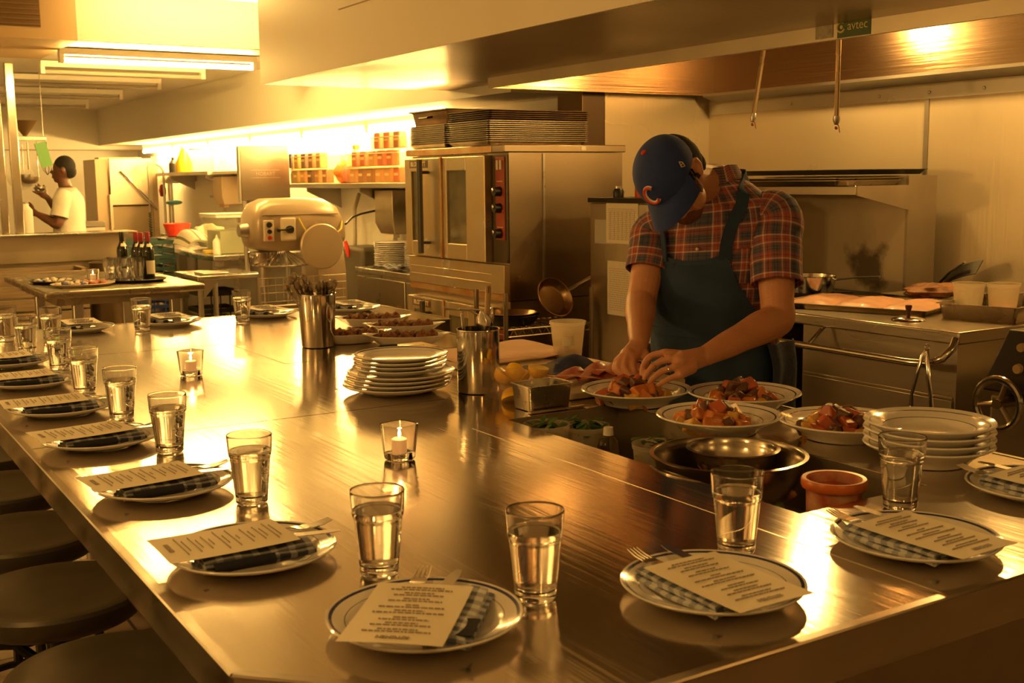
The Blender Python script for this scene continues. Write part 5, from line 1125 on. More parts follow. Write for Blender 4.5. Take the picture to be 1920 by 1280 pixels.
def towf(u, v): return ((u-.5)*.30-.02*v, (v-.5)*.34, .014+.20*math.sin(PI*min(1, (.10+.9*u)))*(.55+.45*v)*(.8+.2*math.sin(3*v))+.012*math.sin(9*u))
tow = tag(obj('striped_towel', MB().sheet(towf, 20, 14, .02), TOW, smooth=60), 'pale towels with dark stripes draped in a heap on the dish table', 'towel'); tow.location = (3.02, 9.95, ZL-.012)
tw2 = tag(obj('folded_cloth', MB().blob((0, 0, 0), (.13, .12, .10), 8, .25, 1.8, 20, 12), mat('grey_green_cloth', (.55, .56, .44), .9), smooth=70), 'plain pale cloth bundled behind the striped towels', 'cloth'); tw2.location = (3.20, 10.28, ZL+.118)
rb = thing('red_bowl', 'red plastic bowl behind the striped towels', 'bowl', (3.13, 11.0, ZL)); obj('bowl_wall', MB().lathe([(0, .09), (.09, .09), (.125, .19), (.128, .205), (.12, .205), (.085, .10), (0, .10)], 30), mat('red_plastic', (.75, .06, .03), .35), rb); obj('grey_stand', MB().lathe([(0, 0), (.11, 0), (.11, .08), (.07, .09), (0, .09)], 24), STEELV, rb)
yl = tag(obj('sponge', MB().box(-.06, -.04, 0, .06, .04, .03), mat('yellow_sponge', (.62, .48, .10), .9), bevel=.008), 'yellow sponge beside the clear food box', 'sponge'); yl.location = (2.98, 9.52, ZL)
# crates below
CBL = [mat('teal_crate', (.03, .075, .075), .45, var=.3, vscale=30), mat('blue_crate', (.02, .045, .20), .45, var=.3, vscale=30), mat('tan_crate', (.30, .26, .14), .5, var=.3, vscale=30)]
for k, (q, lab) in enumerate(((1, 'lowest blue glass crate in the stack behind the wine'), (2, 'tan crate second from the floor behind the wine'), (1, 'bright blue crate in the middle of the stack behind the wine'), (2, 'tan crate under the teal one behind the wine'), (0, 'teal crate below the topmost, behind the wine'), (0, 'topmost teal crate behind the red capped wine bottles'))):
    t = thing('glass_crate', lab, 'crate', (2.62, 10.45, .04+.165*k), 0, 'stacked glass crates'); b = MB()
    for z0, z1 in ((0, .03), (.06, .09), (.125, .16)): b.box(-.25, -.25, z0, .25, -.24, z1).box(-.25, .24, z0, .25, .25, z1).box(-.25, -.24, z0, -.24, .24, z1).box(.24, -.24, z0, .25, .24, z1)
    for i in range(6): b.box(-.25+.098*i, -.249, 0, -.24+.098*i, -.241, .16)
    obj('crate_wall', b, CBL[q], t, smooth=0); obj('crate_floor', MB().box(-.24, -.24, 0, .24, .24, .012), CBL[q], t, smooth=0)
dl2 = thing('crate_dolly', 'low dark dolly under the stacked crates', 'dolly', (2.62, 10.45, 0)); obj('deck', MB().box(-.25, -.25, .025, .25, .25, .04), DARK, dl2, smooth=0)
for s in ((-1, -1), (1, -1), (1, 1), (-1, 1)): obj('wheel', MB().cyl((.2*s[0], .2*s[1]-.01, .013), (.2*s[0], .2*s[1]+.01, .013), .0125, n=12), DARK, dl2)
for k in range(2):
    t = thing('black_crate', ['black milk crate under the dish table', 'second black milk crate stacked under the dish table'][k], 'crate', (3.12, 9.95, .30*k)); b = MB()
    for z0, z1 in ((0, .05), (.10, .14), (.25, .295)): b.box(-.17, -.2, z0, .17, -.19, z1).box(-.17, .19, z0, .17, .2, z1).box(-.17, -.19, z0, -.16, .19, z1).box(.16, -.19, z0, .17, .19, z1)
    for i in range(5): b.box(-.17+.0825*i, -.2, 0, -.16+.0825*i, -.19, .295)
    obj('crate_wall', b, DARK, t, smooth=0); obj('crate_floor', MB().box(-.16, -.19, 0, .16, .19, .012), DARK, t, smooth=0)
# far wall shelf and dispensers
fs = thing('wall_shelf', 'far steel wall shelf of bottles above the dish table', 'shelf', (3.62, 10.7, 1.60)); obj('shelf_board', MB().box(0, .85, 0, .328, 2.75, .035), STEELV, fs, smooth=0); obj('shelf_extension', MB().box(.05, .02, .005, .328, .84, .03), mat('pale_shelf', (.72, .66, .55), .4), fs, smooth=0)
def bracket(t, y, zz=0, w=.30, h=.17):
    b = MB(); i = [b.av(p) for p in ((.328, y, zz), (.328-w, y, zz), (.328-w, y, zz-.03), (.328, y, zz-h), (.328, y+.02, zz), (.328-w, y+.02, zz), (.328-w, y+.02, zz-.03), (.328, y+.02, zz-h))]
    for q in ((0, 1, 2, 3), (7, 6, 5, 4), (0, 4, 5, 1), (1, 5, 6, 2), (2, 6, 7, 3), (3, 7, 4, 0)): b.af([i[k] for k in q])
    obj('bracket', b, STEELV, t, smooth=0)
bracket(fs, 1.0, 0); bracket(fs, 2.3, 0)
yo = thing('oil_jug', 'yellow jug on the far wall shelf', 'jug', (3.74, 12.75, 1.636)); obj('jug_body', MB().lathe([(0, 0), (.085, 0), (.09, .02), (.09, .10), (.05, .20), (.03, .26), (0, .26)], 20), mat('yellow_oil', (.75, .50, .03), .3), yo); obj('cap', MB().cyl((0, 0, .255), (0, 0, .285), .032, n=14), mat('white_cap', (.7, .66, .6), .4), yo)
db = thing('dark_bottle', 'small black bottle beside the yellow jug on the far shelf', 'bottle', (3.72, 13.1, 1.636)); obj('bottle_body', MB().lathe([(0, 0), (.05, 0), (.05, .10), (.02, .14), (0, .15)], 18), DARK, db); obj('cap', MB().cyl((0, 0, .14), (0, 0, .17), .02, n=12), DARK, db)
cj = thing('clear_bucket', 'tall clear bucket on the far wall shelf', 'bucket', (3.76, 12.15, 1.636)); cj.scale = (1, 1, .8); obj('bucket_wall', MB().lathe([(0, 0), (.12, 0), (.13, .30), (.125, .30), (.115, .006), (0, .006)], 26), CLEAR, cj); obj('bucket_rim', MB().lathe([(.128, .28), (.138, .283), (.138, .305), (.126, .302), (.128, .28)], 26), mat('pale_rim', (.8, .76, .66), .4), cj)
def disp(name, lab, cat, y, z0, z1, w, dpt, m, extra=None):
    t = thing(name, lab, cat, (3.948-dpt, y, z0)); h = z1-z0
    obj('dispenser_body', MB().loft([[(.03, -w/2*.8, 0), (dpt, -w/2*.8, 0), (dpt, w/2*.8, 0), (.03, w/2*.8, 0)], [(.0, -w/2, h*.25), (dpt, -w/2, h*.25), (dpt, w/2, h*.25), (0, w/2, h*.25)], [(.0, -w/2, h), (dpt, -w/2, h), (dpt, w/2, h), (0, w/2, h)]]), m, t, bevel=.006)
    obj('outlet', MB().box(.04, -w*.25, -.03, .09, w*.25, .001), extra or DARK, t, smooth=0); return t
disp('towel_dispenser', 'tapered steel paper towel dispenser under the spice shelf', 'dispenser', 7.78, 1.13, 1.455, .30, .20, steel('dispenser_steel', (.50, .43, .33), .4), PAPER)
disp('soap_dispenser', 'black soap dispenser right of the steel towel dispenser', 'dispenser', 7.40, 1.14, 1.36, .20, .13, mat('black_dispenser', (.05, .05, .045), .35))
disp('paper_dispenser', 'tan paper dispenser under the far wall shelf', 'dispenser', 11.6, 1.30, 1.58, .30, .22, mat('tan_dispenser', (.60, .48, .33), .4), mat('brown_paper', (.55, .36, .2), .8))
disp('black_soap_dispenser', 'dark soap dispenser on the wall above the clear food box', 'dispenser', 10.95, 1.14, 1.36, .20, .14, mat('black_dispenser', (.05, .05, .045), .35))
wbd = thing('hand_sink_panel', 'white panel with small knobs on the wall right of the dish machine', 'panel', (3.935, 12.6, 1.12)); obj('panel_board', MB().box(-.01, -.55, 0, .013, .55, .42), mat('white_board', (.80, .74, .62), .4), wbd, smooth=0)  # white hand-sink panel on the wall, not electrical gear
for k in range(2): obj('knob', MB().ell((-.02, -.3+.1*k, .25), .016, 10, 6), STEELV, wbd)
wcp = thing('white_basin', 'white upside down basin on the stand by the dish machine', 'basin', (3.80, 13.55, .935)); obj('basin_wall', MB().lathe([(.12, .58), (.125, .60), (.10, .68), (.06, .72), (0, .73)], 24), mat('white_basin_plastic', (.80, .76, .68), .4), wcp); obj('stand', MB().cyl((0, 0, 0), (0, 0, .60), .03, n=10), STEELV, wcp); obj('blue_dish', MB().ell((.02, -.05, .36), (.10, .08, .03), 16, 8), mat('blue_dish', (.10, .36, .50), .4), wcp); obj('red_cloth', MB().blob((-.10, -.03, .50), (.04, .04, .07), 3, .2), mat('dark_red_cloth', (.25, .03, .03), .7), wcp)
obj('base', MB().box(-.12, -.1, -.935, .12, .1, 0), STEELV, wcp, smooth=0)
# ---------------------------------------------------------------- floor mixer
MXP = mat('mixer_enamel', (.42, .34, .24), .32, .25, var=.08, vscale=5, coat=.3)
mx = thing('planetary_mixer', 'big grey floor mixer with a round hub cover and wire bowl guard', 'mixer', (2.95, 7.60, 0))
def sec(x, z0, z1, w, n=28, p=3.2):
    out = []
    for k in range(n):
        a = 2*PI*k/n; c, s = math.cos(a), math.sin(a); out.append((x, math.copysign(abs(c)**(2/p), c)*w, (z0+z1)/2+math.copysign(abs(s)**(2/p), s)*(z1-z0)/2))
    return out
def rel7(x): return x-2.95
obj('head', MB().loft([sec(rel7(2.63), 1.12, 1.28, .12), sec(rel7(2.645), 1.085, 1.33, .155), sec(rel7(2.68), 1.065, 1.385, .18), sec(rel7(2.75), 1.05, 1.413, .19), sec(rel7(3.02), 1.05, 1.415, .195), sec(rel7(3.16), 1.05, 1.405, .19), sec(rel7(3.24), 1.06, 1.36, .18), sec(rel7(3.29), 1.09, 1.27, .15)]), MXP, mx, smooth=60)
obj('column', MB().loft([sec(rel7(3.08), .1, 1.1, .16), sec(rel7(3.12), .1, 1.1, .17), sec(rel7(3.29), .1, 1.1, .15)]), MXP, mx, smooth=60)
obj('head_seam', MB().box(rel7(2.68), -.1965, 1.298, rel7(3.22), -.185, 1.304), mat('seam_dark', (.12, .09, .06), .6), mx, smooth=0)
obj('base', MB().box(rel7(2.62), -.24, 0, rel7(3.46), .24, .10), MXP, mx, bevel=.03)
obj('attachment_hub', MB().cyl((rel7(2.655), -.02, 1.20), (rel7(2.57), -.02, 1.20), .05, .042, 20).cyl((rel7(2.575), -.02, 1.255), (rel7(2.575), -.02, 1.29), .012, n=10), STEELV, mx)
sp1 = obj('switch_plate', MB().box(rel7(2.685), -.206, 1.13, rel7(2.752), -.17, 1.27), mat('mixer_plate', (.66, .58, .44), .4), mx, bevel=.004)
for z, r, m in ((1.24, .020, DARK), (1.195, .016, DARK), (1.153, .015, mat('red_button', (.55, .03, .02), .4))): obj('push_button', MB().cyl((rel7(2.718), -.205, z), (rel7(2.718), -.221, z), r, r*.85, 16), m, sp1)
sp2 = obj('speed_plate', MB().box(rel7(2.80), -.206, 1.128, rel7(2.91), -.185, 1.285), MATS['mixer_plate'], mx, bevel=.012)
obj('speed_lever', MB().cyl((rel7(2.86), -.204, 1.205), (rel7(2.86), -.227, 1.205), .026, n=16).tube([(rel7(2.87), -.224, 1.22), (rel7(2.82), -.234, 1.205), (rel7(2.78), -.234, 1.205)], .006, 8).ell((rel7(2.775), -.234, 1.205), .015, 12, 8), DARK, sp2)
obj('hub_cover', MB().lathe([(0, 0), (.150, 0), (.155, .006), (.155, .022), (.148, .028), (0, .030)], 44), mat('cover_cast', (.55, .46, .34), .35, .6), mx, loc=(rel7(3.07), -.235, 1.085)).rotation_euler = (PI/2, 0, 0)
obj('cover_spring', MB().tube([(rel7(2.93), -.20, 1.28), (rel7(2.95), -.225, 1.22), (rel7(2.98), -.235, 1.17)], .006, 6), mat('yellow_cord', (.62, .48, .05), .5), mx)
obj('cover_spring', MB().tube([(rel7(3.18), -.235, 1.16), (rel7(3.23), -.225, 1.20), (rel7(3.255), -.18, 1.25)], .006, 6), MATS['yellow_cord'], mx)
obj('planetary', MB().lathe([(0, 0), (.095, 0), (.10, .01), (.10, .075), (.09, .08), (0, .08)], 32), CHROME, mx, loc=(rel7(2.74), 0, .975))
obj('beater_shaft', MB().cyl((0, 0, 0), (0, 0, .17), .04, .045, 18).cyl((0, 0, -.12), (0, 0, 0), .018, n=12), STEELV, mx, loc=(rel7(2.74), -.02, .81))
b = MB()
for k in range(16):
    a = -PI*.95+PI*1.0*k/15*1.9/1.9; b.tube([(.05*math.cos(a), .05*math.sin(a), .11), (.20*math.cos(a), .20*math.sin(a), .02)], .0035, 5)
b.tube([(.20*math.cos(-PI+PI*k/15), .20*math.sin(-PI+PI*k/15), .02) for k in range(16)], .006, 6); gd = obj('bowl_guard', b, CHROME, mx, loc=(rel7(2.86), -.02, .94))
b = MB()
for k in range(12): b.tube([(-.30+.055*k, -.17, -.02), (-.30+.055*k, -.17, .14)], .0018, 5)
for z in (-.02, .04, .09, .14): b.tube([(-.30, -.17, z), (.32, -.17, z)], .0025, 6)
obj('wire_guard', b, mat('pale_wire', (.52, .44, .3), .4, .8), mx, loc=(rel7(2.95), 0, .74))
for s in (-1, 1): obj('yoke_arm', MB().box(rel7(2.70), s*.135-.02, .60, rel7(3.10), s*.135+.02, .66), MXP, mx, bevel=.01)
mbo = thing('mixer_bowl', 'deep steel mixer bowl cradled below the floor mixer head', 'bowl', (2.82, 7.22, .0)); 
obj('bowl_wall', MB().lathe([(0, .22), (.10, .225), (.19, .29), (.215, .42), (.217, .585), (.226, .592), (.222, .600), (.212, .595), (.209, .42), (.185, .30), (.10, .235), (0, .23)], 40), BOWLST, mbo, smooth=50); obj('handle', MB().tube([(.02, -.217, .52), (.03, -.25, .50), (.12, -.225, .53), (.10, -.195, .54)], .008, 8), CHROME, mbo); obj('foot_ring', MB().cyl((0, 0, 0), (0, 0, .235), .13, .10, 24), DARK, mbo)
# stainless slab beyond the mixer
hb = thing('slicer_cabinet', 'tall flat stainless cabinet front with an embossed maker badge, behind the mixer', 'cabinet', (2.985, 8.70, 0))
obj('panel', MB().box(0, 0, 1.38, .40, .045, 1.80), steel('badge_panel_steel', (.46, .41, .33), .22, var=.1, vscale=2), hb, bevel=.006); obj('panel_edge', MB().box(-.012, .0, 1.37, 0, .045, 1.80), STEELV, hb, smooth=0)
obj('post', MB().cyl((.03, .022, .831), (.03, .022, 1.38), .02, n=12), STEELV, hb); obj('post', MB().cyl((.36, .022, 0), (.36, .022, 1.38), .02, n=12), STEELV, hb)
b = MB(); M = Matrix.Translation((.20, -.002, 1.585)) @ Matrix.Rotation(PI/2, 4, 'X'); text_mesh(b, 'HOBART', .040, M, bold=.0006); b.box(.08, -.003, 1.612, .32, .001, 1.616).box(.08, -.003, 1.554, .32, .001, 1.558); obj('maker_badge', b, steel('badge_steel', (.74, .68, .58), .25), hb, smooth=0)
pw = thing('prep_stand', 'narrow steel stand under the slicer cabinet, left of the mixer', 'stand', (2.55, 8.5, 0)); obj('stand_top', MB().box(0, 0, .80, .52, .62, .83), STEEL, pw, bevel=.004)
for x, y in ((.03, .04), (.49, .04), (.03, .58), (.49, .58)): obj('leg', MB().cyl((x, y, 0), (x, y, .80), .02, n=10), STEELV, pw)
b = MB(); i = [b.av(p) for p in ((.05, .02, .80), (.18, .02, .80), (.05, .02, .66), (.05, .03, .80), (.18, .03, .80), (.05, .03, .66))]
for q in ((0, 1, 2), (5, 4, 3), (0, 3, 4, 1), (1, 4, 5, 2), (2, 5, 3, 0)): b.af([i[k] for k in q])
obj('gusset', b, STEELV, pw, smooth=0)
tag(obj('steel_tray', MB().box(2.60, 8.52, .831, 2.80, 8.75, .85), STEELV, bevel=.004), 'flat steel tray on the narrow stand left of the mixer', 'tray')
# ---------------------------------------------------------------- under-counter fridge, plates, spice shelf
uf = thing('counter_fridge', 'low steel counter fridge between the mixer and the ovens', 'fridge', (3.50, 6.16, 0)); obj('body', MB().box(.02, 0, .12, .44, 1.60, .86), steel('fridge_steel', (.50, .46, .40), .32), uf, smooth=0); obj('worktop', MB().box(0, 0, .86, .445, 1.61, .90), STEEL, uf, bevel=.005)
for k in range(2): obj('door', MB().box(0, .02+.79*k, .15, .02, .79+.79*k, .84), MATS['fridge_steel'], uf, bevel=.004)
for x in (.06, .4):
    for y in (.08, 1.5): obj('leg', MB().cyl((x, y, 0), (x, y, .12), .02, n=10), STEELV, uf)
for k in range(13): dup(mp, (3.70+.003*(k % 2), 7.54, .9012+.0135*k), k, '%s plate of the tall front stack on the counter fridge' % nth(k), 'plates in the front fridge stack')
for k in range(13): dup(mp, (3.79+.002*(k % 2), 7.235, .9012+.0138*k), k, '%s plate of the stack half hidden by the oven' % nth(k), 'plates in the stack half hidden by the oven')
cl2 = put('checkcloth', lambda: obj('checked_cloth', MB().sheet(lambda u, v: ((u-.5)*.11, (v-.5)*.24, .010+.022*math.sin(PI*u)+.006*math.sin(9*v)), 10, 14, .008), GING, smooth=60), (3.585, 7.28, .9012), .2, 'blue checked cloth folded before the fridge plate stacks', 'cloth', None) if False else tag(obj('checked_cloth', MB().sheet(lambda u, v: (3.53+u*.10, 7.14+v*.24, .911+.022*math.sin(PI*u)+.006*math.sin(9*v)), 10, 14, .008), GING, smooth=60), 'blue checked cloth folded before the fridge plate stacks', 'cloth')
bs = thing('knife_holder', 'dark slotted bin with a red handle left of the counter fridge', 'bin', (3.74, 8.22, 0)); obj('bin_body', MB().box(-.07, -.20, .55, .2, .20, 1.02), mat('dark_bin_grey', (.09, .08, .06), .5), bs, bevel=.03); obj('pedestal', MB().box(0, -.1, 0, .19, .1, .55), STEELV, bs, smooth=0); obj('red_handle', MB().tube([(-.08, .02, .94), (-.085, .03, 1.01), (-.09, .05, 1.06)], [.012, .02, .014], 8), mat('red_plastic', (.75, .06, .03), .35), bs)
ss = thing('spice_shelf', 'long steel wall shelf of spice tubs right of the mixer', 'shelf', (3.62, 6.9, 1.47)); obj('shelf_board', MB().box(0, -.5, 0, .328, 2.55, .035), STEELV, ss, bevel=.003); bracket(ss, .15); bracket(ss, 1.06); bracket(ss, 2.1)
obj('bracket_post', MB().box(.30, 1.065, -.62, .328, 1.085, 0), STEELV, ss, smooth=0)
SPT = mat('rack_plastic', (.78, .60, .42), .35); RK = plastic_mat('amber_clear_plastic', (.96, .88, .75), .92, .2)
def rack(y0, y1, z, h, lab):
    t = thing('spice_rack', lab, 'rack', (3.66, y0, z)); l = y1-y0
    obj('rack_wall', MB().box(0, 0, .002, .004, l, h).box(0, 0, .002, .24, .004, h).box(0, l-.004, .002, .24, l, h), RK, t, smooth=0); obj('rack_floor', MB().box(0, 0, 0, .24, l, .004), RK, t, smooth=0); obj('rack_rim', MB().box(-.006, -.004, h-.008, .004, l+.004, h), SPT, t, smooth=0); return t
z1 = 1.5055
rack(8.58, 9.38, z1, .115, 'left lower spice rack on the spice shelf'); rack(8.62, 9.36, z1+.1185, .105, 'upper spice rack stacked on the left one'); rack(7.32, 8.22, z1, .115, 'right lower spice rack on the spice shelf'); rack(7.34, 8.20, z1+.1185, .10, 'upper spice rack stacked on the right one'); rack(7.30, 7.78, z1+.2405, .09, 'third small spice rack at the top beside the oven')
SPC = [mat('spice_tan', (.50, .34, .18), .5), mat('spice_red', (.45, .12, .05), .5), mat('spice_brown', (.26, .14, .07), .5), mat('spice_olive', (.36, .32, .12), .5), mat('spice_dark', (.12, .08, .09), .5)]
spn = ['tan', 'red', 'brown', 'olive', 'dark']
def mk_sp(m):
    t = thing('spice_tub', '', 'tub'); obj('tub_body', MB().box(-.034, -.046, 0, .034, .046, .155), m, t, bevel=.008); obj('tub_label', MB().box(-.0353, -.03, .07, -.0343, .03, .095), PAPER, t, smooth=0); return t
spp = [mk_sp(m) for m in SPC]; spu = set()
def spice(q, p, lab, grp, sc_=1):
    if q in spu: o = dup(spp[q], p, 0, lab, grp, (1, 1, sc_))
    else: spu.add(q); o = spp[q]; o.location = p; o.scale = (1, 1, sc_); o['label'] = lab; o['group'] = grp
for zz, sc_, rows, w in ((z1+.0045, .70, [(9.30-.155*k, q) for k, q in enumerate((3, 0, 4, 0, 2))], 'left lower spice rack'), (z1+.1235, .80, [(9.28-.16*k, q) for k, q in enumerate((3, 4, 2, 3))], 'left upper spice rack'),
        (z1+.0045, .70, [(8.14-.15*k, q) for k, q in enumerate((0, 2, 2, 0, 0, 1))], 'right lower spice rack'), (z1+.1235, .72, [(8.10-.15*k, q) for k, q in enumerate((1, 1, 0, 1, 1))], 'right upper spice rack'), (z1+.2455, .75, [(7.70-.16*k, q) for k, q in enumerate((1, 1, 2))], 'top small spice rack')):
    for k, (y, q) in enumerate(rows): spice(q, (3.70, y, zz), '%s spice tub %s in the %s' % (spn[q], ['at the left end', 'second from the left', 'third from the left', 'fourth from the left', 'fifth from the left', 'at the right end'][k], w), 'spice tubs on the spice shelf', sc_)
og = thing('orange_bag', 'knotted bag of orange lentils on the spice shelf', 'bag', (3.72, 8.42, z1)); obj('bag_body', MB().blob((0, 0, .085), (.07, .12, .085), 5, .18, 1.6, 20, 14), mat('orange_lentils', (.85, .27, .04), .45, var=.3, vscale=60), og, smooth=70); obj('bag_neck', MB().tube([(0, 0, .15), (.0, .01, .19), (0, -.01, .23)], [.03, .014, .035], 10), plastic_mat('bag_film', (.95, .85, .7), .6, .2), og)
pk = tag(obj('pink_bag', MB().blob((3.70, 8.275, z1+.07), (.05, .045, .07), 9, .15, 1.6, 16, 12), mat('pink_bag_film', (.60, .22, .14), .4), smooth=70), 'small pink bag beside the orange bag on the spice shelf', 'bag')
jr = thing('steel_shaker', 'dark and steel jar at the left end of the spice shelf', 'jar', (3.72, 9.43, z1)); obj('jar_body', MB().lathe([(0, 0), (.04, 0), (.045, .08), (.03, .11), (0, .11)], 18), STEELV, jr); obj('jar_label', MB().box(-.05, -.035, .13, -.03, .035, .25), mat('navy_box', (.04, .04, .10), .5), jr, smooth=0); obj('carton', MB().box(-.03, -.035, .11, .04, .035, .25), PAPER, jr, smooth=0)
tj = thing('tall_jar', 'pale tall jar standing on the right upper rack edge of the spice shelf', 'jar', (3.76, 8.26, z1)); obj('jar_body', MB().lathe([(0, 0), (.035, 0), (.035, .24), (.02, .26), (0, .26)], 18), mat('pale_jar', (.78, .66, .40), .4), tj); obj('jar_cap', MB().cyl((0, 0, .26), (0, 0, .29), .028, n=14), mat('olive_cap', (.40, .32, .05), .5), tj)
cd_ = tag(obj('power_cord', MB().tube([(3.935, 8.0, 1.40), (3.80, 8.0, 1.30), (3.62, 7.9, 1.28), (3.48, 7.75, 1.26), (3.37, 7.62, 1.22)], .008, 8), DARK, smooth=60), 'black power cord running from the wall to the mixer', 'cord')
hs = tag(obj('hanging_hose', MB().tube([(3.93, 8.60, 1.42), (3.86, 8.54, 1.30), (3.84, 8.50, 1.10), (3.85, 8.54, .95), (3.92, 8.66, .86)], .016, 8), mat('grey_hose_rubber', (.45, .40, .30), .5), smooth=60), 'grey hose looping down the wall behind the mixer', 'hose')
# ================================================================ people
SKIN = mat('skin', (.56, .27, .16), .48, var=.12, vscale=14, sss=.12, bump=.12, bscale=160)
SKIND = mat('dark_skin', (.14, .06, .035), .45, sss=.05)
HAIRD = mat('dark_hair', (.010, .007, .005), .8, bump=.5, bscale=220, spec=.15)
BEARD = mat('brown_beard', (.16, .065, .03), .7, bump=.6, bscale=260)
NAVYC = mat('royal_blue_cap', (.012, .034, .19), .8, sheen=.08, bump=.15, bscale=300)
APR = mat('teal_apron', (.022, .050, .125), .85, var=.25, vscale=8, bump=.55, bscale=9)
SHIRT = plaid('plaid_shirt', (.36, .085, .06), [(.0, .30, (.045, .065, .13), .95), (.05, .075, (.008, .01, .018), .9), (.20, .225, (.008, .01, .018), .9), (.31, .345, (.66, .58, .54), .9), (.44, .455, (.02, .02, .03), .9), (.51, .54, (.62, .54, .50), .85), (.57, .77, (.08, .10, .16), .9), (.63, .65, (.008, .01, .018), .9), (.70, .72, (.008, .01, .018), .9), (.85, .87, (.02, .02, .03), .95), (.93, .965, (.66, .58, .54), .85)], .115)
JEAN = mat('dark_trousers', (.02, .022, .03), .85)
def lerp(a, b, t): return a+(b-a)*t
def interp(tab, z):
    if z <= tab[0][0]: return tab[0][1:]
    for p, q in zip(tab[:-1], tab[1:]):
        if z <= q[0]:
            t = (z-p[0])/(q[0]-p[0]); t = t*t*(3-2*t)*.5+t*.5; return tuple(lerp(a, b, t) for a, b in zip(p[1:], q[1:]))
    return tab[-1][1:]
def smooth_path(pts, n=6):
    """Catmull-Rom through (vector, radius)"""
    out = []
    P = [pts[0]]+list(pts)+[pts[-1]]
    for i in range(1, len(P)-2):
        for k in range(n):
            t = k/n; a, b, c, d = [p[0] for p in P[i-1:i+3]]
            v = .5*((2*b)+(c-a)*t+(2*a-5*b+4*c-d)*t*t+(3*b-a-3*c+d)*t**3); out.append((v, lerp(P[i][1], P[i+1][1], t*t*(3-2*t))))
    out.append(pts[-1]); return out
def limb(b, pts, n=14, k=6, flat=1., ref=None):
    s = smooth_path([(Vector(p), r) for p, r in pts], k)
    b.tube([p for p, r in s], [r for p, r in s], n, True, flat, ref)
    for p, r in (s[0], s[-1]): b.ell(p, r*.98*min(1, (flat+1)/2), 10, 7)
def cloth_tube(b, pts, n=24, k=6, scale=1.):
    """open sleeve with uv in metres"""
    s = smooth_path([(Vector(p), r) for p, r in pts], k); ps = [p for p, r in s]; x = None; rings = []; uv = []; L_ = 0
    for i, (p, r) in enumerate(s):
        d = (ps[min(i+1, len(ps)-1)]-ps[max(i-1, 0)]).normalized()
        if x is None: x = frame_of(d)[0]
        x = (x-d*x.dot(d)).normalized(); y = d.cross(x)
        if i: L_ += (p-ps[i-1]).length
        rr = [r*(1+.035*noise.noise(Vector((p.x*16+math.cos(2*PI*q/n)*1.3, p.y*16, p.z*16+math.sin(2*PI*q/n)*1.3)))*2) for q in range(n)]
        rings.append([p+x*(rr[q]*math.cos(2*PI*q/n))+y*(rr[q]*math.sin(2*PI*q/n)) for q in range(n)]); uv.append([(q/n*2*PI*.072, L_) for q in range(n+1)])
    b.loft(rings, False, False, True, uv); return rings
def remeshed(o, vox, it=5):
    w = o.modifiers.new('union', 'REMESH'); w.mode = 'VOXEL'; w.voxel_size = vox; w.use_smooth_shade = True
    s = o.modifiers.new('relax', 'SMOOTH'); s.iterations = it; s.factor = .5
# ---------------------------------------------------------------- the chef
O = Vector((2.507, 2.761, 0)); f = Vector((-.935, -.355, 0)).normalized(); l = Vector((-f.y, f.x, 0)); Z = Vector((0, 0, 1))
def Pl(a, b_, z): return O+f*a+l*b_+Z*z
ch = thing('person', 'cook in a blue cap, plaid shirt and teal apron bending over the stew plates', 'person', O)
def CB():
    q = MB(); q.T = Matrix.Translation(-O); return q
#        z     fwd   lat   halfw  halfd  roll
TOR = [(.60, .00, .00, .185, .130, 0), (.80, .00, .00, .195, .145, 0), (.95, .00, .00, .192, .150, 0), (1.06, .005, -.005, .188, .152, 0), (1.17, .025, .005, .195, .148, .02), (1.28, .055, .018, .205, .135, .06), (1.37, .075, .022, .205, .118, .10), (1.43, .088, .026, .185, .100, .12), (1.475, .105, .034, .130, .085, .13), (1.51, .125, .045, .085, .070, .13)]
def tor(z, a, off=0.):
    fw_, la, w, d, ro = interp(TOR, z); s, c = math.sin(a), math.cos(a)
    p = 2.4; s2 = math.copysign(abs(s)**(2/p), s); c2 = math.copysign(abs(c)**(2/p), c)
    wr = .006*noise.noise(Vector((s*2.5, c*2.5, z*9)))
    return Pl(fw_+(d+off+wr)*c2, la+(w+off+wr)*s2, z+ro*(w*s2))
# head frame
TW = -FW
def camv(a): return (RT*a[0]+UP*a[1]+TW*a[2])
HU = camv((-.70, .55, .45)).normalized(); HF = camv((-.28, -.83, .50)); HF = (HF-HU*HF.dot(HU)).normalized(); HL = HU.cross(HF)
HC = deep(1256, 331, 3.36)
def Hd(a, b_, c): return HC+HF*a+HL*b_+HU*c
HM = Matrix(((HL.x, HF.x, HU.x, 0), (HL.y, HF.y, HU.y, 0), (HL.z, HF.z, HU.z, 0), (0, 0, 0, 1))); HM = Matrix.Translation(HC-O) @ HM
body = CB()
body.loft([[tor(z, 2*PI*k/24, -.012) for k in range(24)] for z in (.90, 1.0, 1.1, 1.2, 1.3, 1.38, 1.44, 1.48, 1.52)])
neckb = Pl(.125, .048, 1.50)
limb(body, [(neckb, .068), (lerp(neckb, Hd(-.045, 0, -.075), .5), .060), (Hd(-.03, 0, -.06), .062)], 16)
